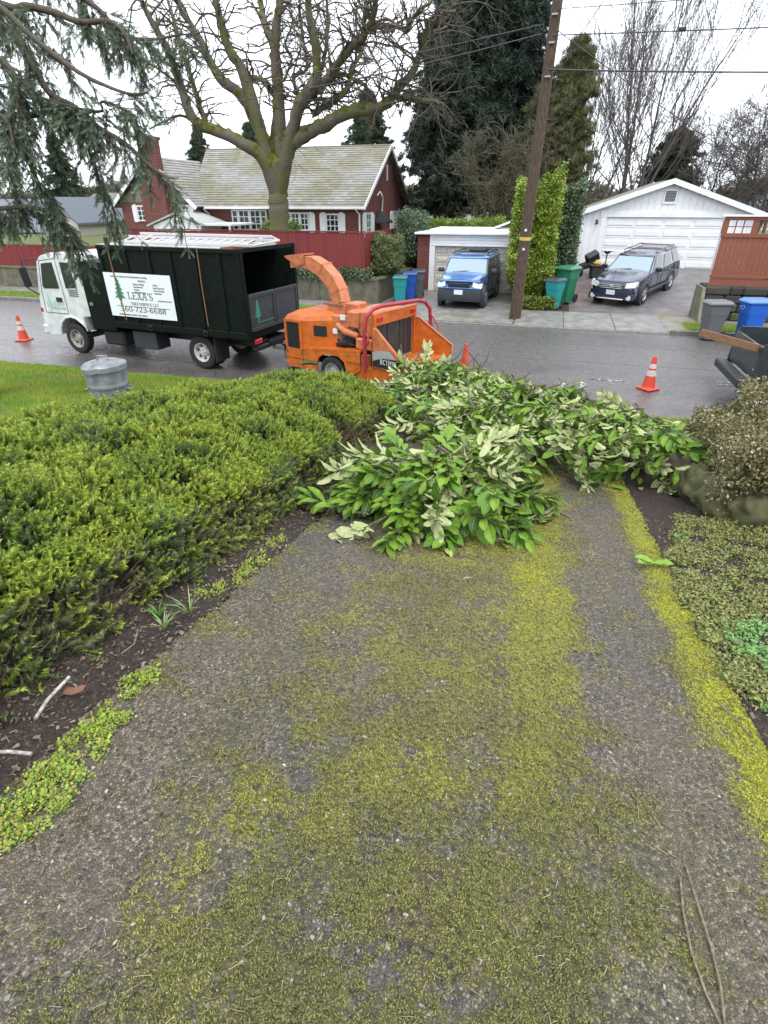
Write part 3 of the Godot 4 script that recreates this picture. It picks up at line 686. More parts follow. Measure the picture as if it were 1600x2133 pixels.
	g = Geo.new(); g.loft([[V(-3.4, 0.5, 0.4), V(4.4, 0.5, 0.4), V(4.4, 0.6, 0.4), V(-3.4, 0.6, 0.4)], [V(-3.0, 1.7, -3), V(3.4, 1.7, -3), V(3.4, 1.8, -3), V(-3.0, 1.8, -3)]], true, true, false); part(o, "roof", g, M.brownroof)
	o = thing("far_grey_house", "pale grey roofed house far behind, between spruce and brick house", "house", V(-51, 1, -62))
	g = Geo.new(); g.span(V(-5, 0, -8), V(6, 1.4, 0)); part(o, "wall", g, M.cream)
	g = Geo.new(); g.loft([[V(-5.5, 1.2, 0.5), V(6.5, 1.2, 0.5), V(6.5, 1.3, 0.5), V(-5.5, 1.3, 0.5)], [V(-4.5, 3.4, -4), V(5.5, 3.4, -4), V(5.5, 3.5, -4), V(-4.5, 3.5, -4)]], true, true, false); part(o, "roof", g, M.stucco)
	window(o, V(3.5, 0.6, 0), 0.8, 0.7, 2, 2)
	o = thing("white_house", "white clapboard house glimpsed behind the dark conifer trunks", "house", V(-8.8, 1.2, -62))
	g = Geo.new(); g.span(V(-3.5, 0, -6), V(2.3, 1.9, 0)); part(o, "wall", g, M.white)
	g = Geo.new(); g.prism([P2(-3.8, 1.85), P2(-0.6, 3.2), P2(2.6, 1.85), P2(2.6, 1.7), P2(-0.6, 3.05), P2(-3.8, 1.7)], -6.3, 0.3); g.prism([P2(-3.5, 1.9), P2(2.3, 1.9), P2(-0.6, 3.06)], -6, -0.001); part(o, "roof", g, M.white)
	window(o, V(-1.8, 1.0, 0), 0.8, 1.0, 2, 2)
	o = thing("far_right_house", "distant grey house roof behind the white gable garage", "house", V(19.5, 1, -62))
	g = Geo.new(); g.span(V(-3.5, 0, -6), V(6, 1.6, 0)); part(o, "wall", g, M.cream)
	g = Geo.new(); g.prism([P2(-4, 1.5), P2(0.5, 3.6), P2(6.5, 1.5), P2(6.5, 1.35), P2(0.5, 3.45), P2(-4, 1.35)], -6.3, 0.3); g.prism([P2(-3.5, 1.6), P2(6, 1.6), P2(0.5, 3.45)], -6, -0.001); part(o, "roof", g, M.slate)
	# ---- brown fence at the right on a dark stone wall
	o = thing("brown_fence", "reddish brown panel fence with square openings along its top", "fence", V(5.15, 1.18, -21.65))
	for i in 60:
		g = Geo.new(); g.span(V(i * 0.141 + 0.002, 0.32, -0.02), V(i * 0.141 + 0.138, 1.42, 0.0), 0.004); part(o, "board", g, M.brownfence)
	for y in [[0.24, 0.32], [1.42, 1.54], [1.9, 2.0]]:
		g = Geo.new(); g.span(V(-0.02, y[0], -0.06), V(8.5, y[1], 0.04), 0.008); part(o, "rail", g, M.brownfence)
	g = Geo.new(); g.span(V(0, 0.0, -0.03), V(8.5, 0.23, 0.01)); part(o, "skirt_board", g, M.brownfence)
	for i in 11:
		g = Geo.new(); g.span(V(i * 0.85 - 0.05, 1.54, -0.05), V(i * 0.85 + 0.1, 1.9, 0.035), 0.006); part(o, "post", g, M.brownfence)
		for k in 3:
			g = Geo.new(); g.span(V(i * 0.85 + 0.1 + k * 0.22, 1.54, -0.045), V(i * 0.85 + 0.13 + k * 0.22, 1.9, -0.02)); part(o, "spindle", g, M.brownfence)
		g = Geo.new(); g.span(V(i * 0.85 + 0.1, 1.71, -0.044), V(i * 0.85 + 0.8, 1.735, -0.021)); part(o, "spindle", g, M.brownfence)
	g = Geo.new(); g.span(V(-0.12, 2.0, -0.12), V(8.6, 2.05, 0.1), 0.008); part(o, "cap", g, M.white)
	o = thing("stone_wall", "dark weathered stone wall under the brown fence", "wall", V(5.1, 0.0, -21.5))
	var mossc := [Color(0.045, 0.045, 0.04), Color(0.06, 0.055, 0.045), Color(0.07, 0.075, 0.035)]
	for r in 4:
		var x := 0.0
		while x < 8.3:
			var w := rr(0.35, 0.75)
			g = Geo.new(); g.col = mossc[rng.randi() % 3] * rr(0.8, 1.2)
			g.cbox(V(x + w / 2, 0.1 + 0.14 + r * 0.265, -0.14 + rr(-0.02, 0.02)), V(w - 0.02, 0.25, 0.3), 0.04, Basis.from_euler(V(rr(-0.05, 0.05), rr(-0.04, 0.04), rr(-0.02, 0.02))))
			part(o, "stone", g, M.stone); x += w
		var z := 0.3
		while z < 0.9:
			var w := rr(0.3, 0.5)
			g = Geo.new(); g.col = mossc[rng.randi() % 3] * rr(0.8, 1.2)
			g.cbox(V(0.12 + rr(-0.02, 0.02), 0.1 + 0.14 + r * 0.265, -z - w / 2), V(0.28, 0.25, w - 0.02), 0.04)
			part(o, "stone", g, M.stone); z += w
	g = Geo.new(); g.col = Color(0.2, 0.19, 0.13); g.loft([[V(-0.1, 0, 0.35), V(0.0, 0, 0.35), V(0.0, 0.12, 0.35), V(-0.1, 0.12, 0.35)], [V(-0.1, 0, -0.1), V(0.0, 0, -0.1), V(0.0, 1.1, -0.1), V(-0.1, 1.1, -0.1)], [V(-0.1, 0.0, -1.1), V(0.0, 0.0, -1.1), V(0.0, 1.1, -1.1), V(-0.1, 1.1, -1.1)]], true, true, false)
	part(o, "wing_wall", g, M.concrete)
	g = Geo.new(); g.col = Color(0.16, 0.15, 0.12); g.span(V(0.28, 0, -1.11), V(8.6, 1.13, -1.0)); part(o, "back_wall", g, M.concrete)
	# ---- dark fence strip beside the gable garage
	o = thing("dark_fence", "short dark brown board fence between ivy hedge and gable garage", "fence", V(0.65, 0.45, -27))
	M.darkwood = mat(lin(0.09, 0.04, 0.03), 0.8, 0, {"tex": M.t_grain, "scale3": Vector3(4, 0.5, 4)})
	for i in 12:
		g = Geo.new(); g.span(V(0.0, 0, -i * 0.3 - 0.292), V(0.03, 1.7 + rr(0, 0.02), -i * 0.3), 0.004); part(o, "board", g, M.darkwood)

func fence_red(x0: float, x1: float, q: float, y0: float, y1: float, side: bool, label: String) -> void:
	var o := thing("red_fence", label, "fence", V(x0, y0, -q))
	var n := int((x1 - x0) / 0.142)
	var meshes := []
	for k in 4:
		var g := Geo.new()
		var s := rr(0.8, 1.15)
		g.col = Color(0.22 * s, 0.024 * s, 0.026 * s)
		g.span(V(0, 0, -0.02), V(0.136, y1 - y0, 0), 0.004); meshes.push_back(g.mesh())
	for i in n:
		var b := part(o, "board", meshes[rng.randi() % 4], M.redfence)
		b.position = V(i * 0.142, rr(-0.006, 0.006), rr(-0.004, 0.004))
	var g := Geo.new(); g.col = Color(0.13, 0.018, 0.018)
	g.span(V(0, y1 - y0 + 0.012, -0.07), V(x1 - x0, y1 - y0 + 0.05, 0.03)); part(o, "cap_rail", g, M.redfence)
	for y in [0.25, y1 - y0 - 0.3]:
		g = Geo.new(); g.col = Color(0.1, 0.016, 0.016); g.span(V(0, y, -0.07), V(x1 - x0, y + 0.09, -0.026)); part(o, "rail", g, M.redfence)
	if side:
		for i in 48:
			var b := part(o, "board", meshes[rng.randi() % 4], M.redfence)
			b.position = V(x1 - x0, rr(-0.006, 0.006), -0.02 - i * 0.142); b.rotation_degrees.y = 90
func wall_concrete(p: Array, y0: float, y1: float, label: String) -> void:
	var o := thing("retaining_wall", label, "wall", p[0])
	var d: Vector3 = p[1] - p[0]
	var L := d.length()
	var B := Basis(Vector3.UP, atan2(-d.z, d.x))
	var n := int(max(1, L / 2.4))
	for i in n:
		var g := Geo.new(); g.T = Transform3D(B, Vector3.ZERO)
		var s := rr(0.85, 1.1)
		var a := i * L / n + 0.004; var b := (i + 1) * L / n - 0.004
		g.col = Color(0.15 * s, 0.14 * s, 0.10 * s)
		g.span(V(a, y0 - 0.2, -0.2), V(b, y1 - 0.09, 0.0), 0.012)
		part(o, "concrete_panel", g, M.concrete)
		g = Geo.new(); g.T = Transform3D(B, Vector3.ZERO); g.col = Color(0.13, 0.135, 0.07)
		g.span(V(a, y1 - 0.088, -0.22), V(b, y1 + 0.01, 0.025), 0.015); part(o, "coping", g, M.concrete)

func wheel(parent: Node, at: Vector3, r: float, w: float, rim_m: Material, out := 1.0, holes := 6, rim_k := 0.6) -> void:
	# axle along local z; out = +1 shows its face towards +z
	var B := Basis(V(1, 0, 0), V(0, 0, out), V(0, -out, 0))
	var g := Geo.new(); g.T = Transform3D(B, at)
	var k := r * rim_k
	g.lathe([P2(k, -w / 2), P2(r * 0.93, -w / 2), P2(r, -w * 0.36), P2(r, w * 0.36), P2(r * 0.96, w * 0.45), P2(r * 0.86, w / 2), P2(k * 1.06, w * 0.48), P2(k, w * 0.44)], 26)
	for i in 26:   # tread blocks
		var a := TAU * i / 26
		g.box(V(cos(a) * r, 0, sin(a) * r), V(0.012, w * 0.62, r * 0.14), Basis(Vector3.UP, -a))
	var wh := Node3D.new(); wh.name = "wheel"; parent.add_child(wh, true)
	part(wh, "tyre", g, M.rubber)
	g = Geo.new(); g.T = Transform3D(B, at)
	g.lathe([P2(k, -w / 2), P2(k, w * 0.45), P2(k * 0.9, w * 0.42), P2(k * 0.82, w * 0.18), P2(k * 0.55, w * 0.12), P2(k * 0.42, w * 0.3), P2(k * 0.2, w * 0.34), P2(0, w * 0.36)], 24)
	part(wh, "rim", g, rim_m)
	for i in holes:
		var a := TAU * i / holes + 0.3
		g = Geo.new(); g.T = Transform3D(B, at) * Transform3D(Basis(Vector3.UP, -a), V(cos(a) * k * 0.68, w * 0.155, sin(a) * k * 0.68))
		g.lathe([P2(k * 0.13, -0.01), P2(k * 0.13, 0.012), P2(0, 0.012)], 8); part(wh, "vent_hole", g, M.black)
	for i in 5:
		var a := TAU * i / 5
		g = Geo.new(); g.T = Transform3D(B, at + B * V(cos(a) * k * 0.33, w * 0.3, sin(a) * k * 0.33))
		g.lathe([P2(k * 0.05, 0), P2(k * 0.05, 0.03), P2(0, 0.03)], 6); part(wh, "wheel_nut", g, M.steel)
func spoke_wheel(parent: Node, at: Vector3, r: float, w: float, out: float, m: Material) -> void:   # road car, axle along x
	var B := Basis(V(0, 0, 1), V(out, 0, 0), V(0, out, 0))
	var g := Geo.new(); g.T = Transform3D(B, at)
	var k := r * 0.66
	g.lathe([P2(k, -w / 2), P2(r * 0.94, -w / 2), P2(r, -w * 0.38), P2(r, w * 0.38), P2(r * 0.94, w / 2), P2(k, w * 0.47)], 24)
	var wh := Node3D.new(); wh.name = "wheel"; parent.add_child(wh, true)
	part(wh, "tyre", g, M.rubber)
	g = Geo.new(); g.T = Transform3D(B, at)
	g.lathe([P2(k, w * 0.47), P2(k * 0.92, w * 0.4), P2(k * 0.9, 0), P2(0, -0.02)], 24)
	part(wh, "barrel", g, M.black)
	g = Geo.new(); g.T = Transform3D(B, at)
	for i in 7:
		var a := TAU * i / 7
		g.box(V(cos(a) * k * 0.5, w * 0.38, sin(a) * k * 0.5), V(k * 0.95, 0.03, 0.055), Basis(Vector3.UP, -a))
	g.lathe([P2(0.07, w * 0.3), P2(0.07, w * 0.44), P2(0, w * 0.45)], 12)
	g.lathe([P2(k * 1.0, w * 0.44), P2(k * 0.99, w * 0.49), P2(k * 0.9, w * 0.42)], 24)
	part(wh, "rim", g, m)
func tree_emblem(parent: Node, o: Vector3, h: float, m: Material) -> void:
	var pl := []
	var left := []
	for i in 5:
		var t := i / 5.0
		var wdt := h * (0.06 + 0.26 * (t + 0.2)) * 0.9
		pl.push_back(P2(wdt, h * (0.86 - t * 0.78))); left.push_back(P2(-wdt * 0.95, h * (0.87 - t * 0.78)))
		pl.push_back(P2(wdt * 0.42, h * (0.84 - t * 0.72))); left.push_back(P2(-wdt * 0.4, h * (0.845 - t * 0.72)))
	pl.push_back(P2(0.035 * h, 0.14 * h)); pl.push_back(P2(0.05 * h, 0)); left.push_back(P2(-0.03 * h, 0.13 * h)); left.push_back(P2(-0.05 * h, 0))
	left.reverse()
	var poly: Array = [P2(0, h)] + pl + left
	var g := Geo.new(); g.T = Transform3D(Basis.IDENTITY, o)
	g.prism(poly, 0, 0.004)
	part(parent, "tree_emblem", g, m)

func build_truck() -> void:
	var o := thing("chip_truck", "white cab tree service truck with tall black green chip box", "truck", V(-7.85, 0.02, -11.75), -7)
	M.cabwhite = mat(lin(0.66, 0.7, 0.69), 0.35, 0, {"tex": noise_tex(0.008, 0.86, 1.0, 31), "scale": 0.8, "coat": 0.5})
	M.boxgreen = mat(lin(0.007, 0.012, 0.009), 0.55, 0, {"spec": 0.22, "tex": M.t_blotch, "scale": 0.7})
	M.tailgrey = mat(lin(0.035, 0.038, 0.042), 0.55, 0, {"tex": M.t_blotch, "scale": 0.9})
	M.rimwhite = mat(lin(0.6, 0.59, 0.56), 0.5, 0, {"tex": M.t_blotch, "scale": 2.0})
	M.rimdirty = mat(lin(0.42, 0.39, 0.35), 0.45, 0.3, {"tex": M.t_blotch, "scale": 2.0})
	M.signwhite = mat(lin(0.72, 0.76, 0.78), 0.4)
	M.ink = mat(lin(0.06, 0.06, 0.07), 0.6)
	M.inkgreen = mat(lin(0.03, 0.2, 0.12), 0.6)
	var g := Geo.new()
	for z in [-0.65, -1.5]: g.span(V(-4.9, 0.5, z - 0.04), V(1.45, 0.7, z + 0.04), 0.01)
	for x in [-3.4, -1.2, 0.9, 1.4]: g.span(V(x, 0.52, -1.46), V(x + 0.1, 0.68, -0.7))
	g.span(V(-0.08, 0.33, -1.9), V(0.08, 0.46, -0.2)); g.span(V(-4.2, 0.33, -1.9), V(-4.05, 0.45, -0.2))
	part(o, "chassis", g, M.black)
	wheel(o, V(0, 0.39, -0.13), 0.39, 0.24, M.rimwhite, 1, 6, 0.58); wheel(o, V(0, 0.39, -0.42), 0.39, 0.24, M.rimwhite, -1)
	wheel(o, V(0, 0.39, -1.97), 0.39, 0.24, M.rimwhite, -1); wheel(o, V(0, 0.39, -1.68), 0.39, 0.24, M.rimwhite, 1)
	wheel(o, V(-4.14, 0.38, -0.16), 0.38, 0.24, M.rimdirty, 1, 6, 0.62); wheel(o, V(-4.14, 0.38, -1.9), 0.38, 0.24, M.rimdirty, -1)
	for z in [0.0, -2.05]:
		g = Geo.new(); g.span(V(0.42, 0.2, z - 0.5 if z == 0.0 else z), V(0.45, 0.8, z if z == 0.0 else z + 0.5)); part(o, "mud_flap", g, M.rubber)
	# chip box: sill, sides with ribs, front, roof, tailgate
	g = Geo.new(); g.span(V(-2.56, 0.8, -2.17), V(1.5, 0.97, 0.08), 0.02); part(o, "box_sill", g, M.boxgreen)
	for x in [-1.35, 0.3]:
		g = Geo.new(); g.T = Transform3D(Basis(V(1, 0, 0), V(0, 0, 1), V(0, -1, 0)), V(x, 0.88, 0.08)); g.lathe([P2(0.07, -0.02), P2(0.07, 0.02), P2(0.045, 0.025), P2(0.045, 0.0), P2(0, 0.0)], 12); part(o, "side_marker", g, M.black)
	for z in [0.05, -2.11]:
		g = Geo.new(); g.span(V(-2.54, 0.97, z - 0.04), V(1.5, 2.66, z)); part(o, "side_panel", g, M.boxgreen)
	g = Geo.new(); g.span(V(-2.54, 0.97, -2.11), V(-2.5, 2.66, 0.01)); part(o, "front_panel", g, M.boxgreen)
	for x in [-2.5, -1.72, -1.03, -0.4, 0.28, 0.93, 1.44]:
		for z in [0.052, -2.19]:
			g = Geo.new(); g.span(V(x - 0.04, 0.98, z), V(x + 0.05, 2.66, z + 0.035), 0.008); part(o, "rib", g, M.boxgreen)
	g = Geo.new(); g.span(V(-2.55, 2.6, 0.053), V(1.52, 2.69, 0.095), 0.008); part(o, "top_rail", g, M.boxgreen)
	M.roofgrey = mat(lin(0.42, 0.42, 0.41), 0.6, 0, {"tex": M.t_blotch, "scale": 0.8})
	g = Geo.new(); g.span(V(-2.58, 2.665, -2.2), V(1.0, 2.7, 0.05)); part(o, "roof_panel", g, M.roofgrey)
	M.rust = mat(lin(0.28, 0.12, 0.06), 0.85, 0, {"tex": M.t_blotch, "scale": 2.0})
	g = Geo.new(); g.span(V(1.0, 2.66, -2.19), V(1.06, 2.72, 0.05)); part(o, "roof_edge", g, M.rust)
	# rear frame and tailgate
	g = Geo.new(); g.span(V(1.46, 0.97, 0.0), V(1.53, 2.7, 0.07), 0.01); g.span(V(1.46, 0.97, -2.18), V(1.53, 2.7, -2.1), 0.01); g.span(V(1.46, 2.62, -2.1), V(1.5, 2.7, 0.0)); part(o, "rear_frame", g, M.boxgreen)
	for z in [[-0.03, -1.05], [-1.08, -2.09]]:
		g = Geo.new(); g.span(V(1.5, 0.98, z[0]), V(1.535, 1.78, z[1]), 0.01)
		var t := part(o, "tailgate", g, M.tailgrey)
		g = Geo.new()
		g.span(V(1.536, 1.7, z[0]), V(1.56, 1.78, z[1]), 0.006); g.span(V(1.536, 0.98, z[0]), V(1.56, 1.06, z[1]), 0.006)
		g.span(V(1.536, 1.062, z[0]), V(1.558, 1.698, z[0] - 0.07), 0.006); g.span(V(1.536, 1.062, z[1] + 0.07), V(1.558, 1.698, z[1]), 0.006)
		part(t, "tailgate_frame", g, M.tailgrey)
	var eb := Node3D.new(); eb.name = "rear_emblem"; o.add_child(eb); eb.position = V(1.538, 1.15, -0.32); eb.rotation_degrees.y = 90
	tree_emblem(eb, V(0, 0, 0), 0.5, M.inkgreen)
	g = Geo.new(); g.span(V(-0.05, -0.01, 0), V(0.75, 0.01, 0.004)); part(eb, "underline", g, M.inkgreen)
	g = Geo.new(); g.span(V(1.35, 0.5, -1.9), V(1.5, 0.62, -0.2), 0.02); part(o, "rear_bumper", g, M.black)
	for z in [-0.25, -1.85]:
		g = Geo.new(); g.span(V(1.5, 0.68, z - 0.14), V(1.54, 0.79, z + 0.14), 0.01); part(o, "tail_light", g, M.redlamp)
	g = Geo.new(); g.span(V(1.4, 0.4, -1.13), V(1.75, 0.5, -0.97), 0.01); g.tube([V(1.7, 0.5, -1.05), V(1.7, 0.58, -1.05)], 0.035, 8); part(o, "hitch", g, M.steel)
	g = Geo.new(); g.tube([V(0.9, 0.45, -1.35), V(1.3, 0.42, -1.35), V(1.55, 0.48, -1.4)], 0.06, 8); part(o, "exhaust_pipe", g, M.steel)
	g = Geo.new(); g.span(V(-2.1, 0.32, -0.5), V(-1.35, 0.74, -0.02), 0.02); part(o, "under_locker", g, M.tailgrey)
	g = Geo.new(); g.span(V(-3.2, 0.3, -0.55), V(-2.5, 0.68, -0.1), 0.05); part(o, "fuel_tank", g, M.black)
	g = Geo.new(); g.span(V(-3.38, 0.7, -2.1), V(-2.57, 2.3, 0.0), 0.015); part(o, "front_locker", g, M.boxgreen)
	g = Geo.new(); g.box(V(-3.2, 1.32, 0.02), V(0.12, 0.08, 0.03)); part(o, "locker_latch", g, M.chrome)
	# straps over the side
	for s in [[-2.18, 2.72, -2.06, 1.02], [0.42, 2.7, 0.42, 1.05]]:
		g = Geo.new(); g.tube([V(s[0], s[1], 0.1), V(lerp(s[0], s[2], 0.5), 1.9, 0.115), V(s[2], s[3], 0.1)], 0.014, 5); part(o, "tie_rope", g, M.rust)
	g = Geo.new(); g.cbox(V(-2.2, 2.78, 0.06), V(0.1, 0.18, 0.08), 0.02); part(o, "stake_cap", g, M.black)
	# sign
	g = Geo.new(); g.span(V(-2.49, 1.11, 0.088), V(-0.47, 2.1, 0.1)); var sg := part(o, "sign_board", g, M.signwhite)
	var I := Basis.IDENTITY
	tree_emblem(sg, V(-2.1, 1.38, 0.1), 0.62, M.inkgreen)
	lettering(sg, "lettering", "LEXA'S", 0.165, V(-1.86, 1.47, 0.103), I, M.ink, true, 1.05)
	lettering(sg, "lettering", "TREE SERVICE LLC", 0.062, V(-1.8, 1.375, 0.103), I, M.ink, true, 1.15)
	g = Geo.new(); g.span(V(-2.27, 1.352, 0.1), V(-0.62, 1.362, 0.103)); part(sg, "rule_line", g, M.ink)
	lettering(sg, "lettering", "360-723-6688", 0.115, V(-2.17, 1.2, 0.103), I, M.ink, false, 1.5)
	lettering(sg, "lettering", "Contact us today for free estimates & pricing", 0.042, V(-2.28, 1.99, 0.103), I, M.ink, false, 1.0)
	lettering(sg, "lettering", "SERVICES:", 0.04, V(-1.45, 1.91, 0.103), I, M.ink)
	var L1 := ["Stump Grinding", "Tree Removal", "Pruning", "Hedge Trimming"]; var L2 := ["Falling", "Brush Removal", "Storm Cleanup", "And More!"]
	for i in 4:
		lettering(sg, "lettering", L1[i], 0.036, V(-1.62, 1.84 - i * 0.06, 0.103), I, M.ink)
		lettering(sg, "lettering", L2[i], 0.036, V(-1.02, 1.84 - i * 0.06, 0.103), I, M.ink)
	lettering(sg, "lettering", "LICENSED BONDED & INSURED", 0.022, V(-0.95, 1.51, 0.103), I, M.ink)
	lettering(sg, "lettering", "LICENSED, BONDED & INSURED   FREE ESTIMATES", 0.03, V(-2.25, 1.135, 0.103), I, M.ink)
	# cab
	var arch := []
	for i in 9:
		var a := PI * i / 8.0
		arch.push_back(P2(-4.14 + 0.52 * cos(a), 0.42 + 0.52 * sin(a)))
	var prof: Array = [P2(-3.42, 1.0)] + [P2(-3.62, 0.96), P2(-3.62, 0.9)] + arch.slice(1, 8) + [P2(-4.66, 0.45), P2(-5.12, 0.42), P2(-5.2, 0.55), P2(-5.2, 1.0), P2(-5.13, 1.45), P2(-4.88, 2.24), P2(-4.72, 2.38), P2(-4.4, 2.45), P2(-3.62, 2.46), P2(-3.48, 2.38), P2(-3.42, 2.2)]
	g = Geo.new(); g.prism(prof, -0.1, -1.98)
	var top := [P2(-3.46, 1.45), P2(-3.5, 2.2), P2(-3.6, 2.36), P2(-4.4, 2.38), P2(-4.66, 2.33), P2(-4.84, 2.2), P2(-5.06, 1.48)]
	part(o, "cab", g, M.cabwhite)
	for s in [[-0.06, -0.1], [-1.98, -2.02]]:
		g = Geo.new(); g.prism(prof.map(func(p): return P2(-4.2 + (p.x + 4.2) * 0.985, 1.4 + (p.y - 1.4) * 0.985) if p.y > 1.0 else p), s[0], s[1]); part(o, "cab_side", g, M.cabwhite)
	g = Geo.new(); g.prism([P2(-4.88, 1.66), P2(-4.72, 2.2), P2(-4.33, 2.24), P2(-4.3, 1.62), P2(-4.84, 1.6)], -0.05, -0.06); part(o, "door_window", g, M.glass)
	g = Geo.new(); g.prism([P2(-4.06, 1.64), P2(-4.06, 2.25), P2(-3.74, 2.25), P2(-3.7, 1.66)], -0.05, -0.06); part(o, "rear_side_window", g, M.glass)
	g = Geo.new()
	for s in [[P2(-4.2, 1.0), P2(-4.2, 2.33)], [P2(-4.98, 1.5), P2(-4.78, 2.26)], [P2(-4.78, 2.26), P2(-4.2, 2.33)], [P2(-4.98, 1.5), P2(-5.02, 1.0)], [P2(-5.02, 1.0), P2(-4.2, 1.0)]]:
		g.tube([V(s[0].x, s[0].y, -0.058), V(s[1].x, s[1].y, -0.058)], 0.008, 4)
	part(o, "door_seam", g, M.black)
	g = Geo.new(); g.span(V(-4.52, 1.28, -0.062), V(-4.3, 1.4, -0.045), 0.01); part(o, "door_handle", g, M.black)
	g = Geo.new(); g.quad(V(-5.125, 1.5, -0.25), V(-4.9, 2.26, -0.3), V(-4.9, 2.26, -1.78), V(-5.125, 1.5, -1.83)); part(o, "windscreen", g, M.glass)
	for i in 4:
		g = Geo.new(); g.span(V(-4.0, 1.46 + i * 0.045, -0.058), V(-3.68, 1.475 + i * 0.045, -0.045)); part(o, "vent_slot", g, M.tailgrey)
	var de := Node3D.new(); de.name = "door_sign"; o.add_child(de); de.position = V(-4.78, 1.05, -0.055)
	M.inkpale = mat(lin(0.3, 0.5, 0.42), 0.6)
	tree_emblem(de, V(-0.02, 0, 0), 0.4, M.inkpale); lettering(de, "lettering", "LEXA'S", 0.11, V(0.1, 0.12, 0.004), I, M.inkpale, true, 0.8); lettering(de, "lettering", "360-723-6688", 0.06, V(0.08, 0.03, 0.004), I, M.inkpale, false, 0.9)
	g = Geo.new(); g.tube([V(-3.6, 0.97, -0.04), V(-3.68, 0.98, -0.04)] + arch.slice(1, 8).map(func(p): return V(p.x, p.y, -0.05)) + [V(-4.66, 0.46, -0.05)], 0.035, 6); part(o, "fender_lip", g, M.cabwhite)
	g = Geo.new(); g.span(V(-5.3, 0.42, -2.05), V(-5.1, 0.68, -0.03), 0.04); part(o, "front_bumper", g, M.cabwhite)
	g = Geo.new(); g.span(V(-5.23, 0.98, -0.3), V(-5.1, 1.12, -0.055), 0.02); part(o, "indicator", g, M.redlamp)
	g = Geo.new(); g.span(V(-5.24, 0.72, -0.55), V(-5.18, 0.9, -0.15), 0.02); part(o, "headlight", g, M.lamp)
	for z in [0.12, -2.2]:
		g = Geo.new(); g.cbox(V(-5.2, 1.88, z), V(0.09, 0.5, 0.2), 0.03, Basis(Vector3.RIGHT, 0.1)); part(o, "mirror", g, M.black)
		g = Geo.new(); g.tube([V(-5.0, 2.3, z * 0.4 - 0.3), V(-5.2, 2.25, z), V(-5.2, 1.6, z), V(-5.08, 1.4, -0.1 if z > 0 else -1.95)], 0.018, 5); part(o, "mirror_arm", g, M.black)
	# ladder lying on the roof
	o = thing("ladder", "pale aluminium ladder lying along the top of the truck box", "ladder", V(-7.85, 2.76, -11.75), -7)
	M.alu = mat(lin(0.72, 0.71, 0.71), 0.4, 0.15, {"tex": M.t_grain, "scale": 2.0})
	for rl in [[-2.3, 1.55, 0.0, -0.35], [-2.3, 2.0, 0.09, -0.75], [-2.25, 1.6, 0.14, -1.1]]:   # tilted on a rack, rails and a top tube
		g = Geo.new(); g.cbox(V((rl[0] + rl[1]) / 2, rl[2], rl[3]), V(rl[1] - rl[0], 0.06, 0.028), 0.006); part(o, "rail", g, M.alu)
	var lx := -2.15
	while lx < 1.5:
		g = Geo.new(); g.tube([V(lx, 0.0, -0.35), V(lx, 0.09, -0.75)], 0.016, 6); part(o, "rung", g, M.alu); lx += 0.25
	g = Geo.new(); g.tube([V(1.55, 0.0, -0.35), V(2.0, 0.09, -0.75), V(1.6, 0.14, -1.1)], 0.02, 5); part(o, "stay_bar", g, M.alu)
	for x in [-1.9, 1.3]:
		g = Geo.new(); g.tube([V(x + 0.03, -0.03, -0.35), V(x + 0.03, 0.06, -0.75), V(x + 0.03, 0.11, -1.1), V(x + 0.03, -0.05, -1.15)], 0.02, 5); part(o, "rack_bracket", g, M.alu)
	for x in [-1.9, 1.3]:
		g = Geo.new(); g.span(V(x, -0.07, -1.6), V(x + 0.06, -0.012, -0.6)); part(o, "cross_bar", g, M.alu)

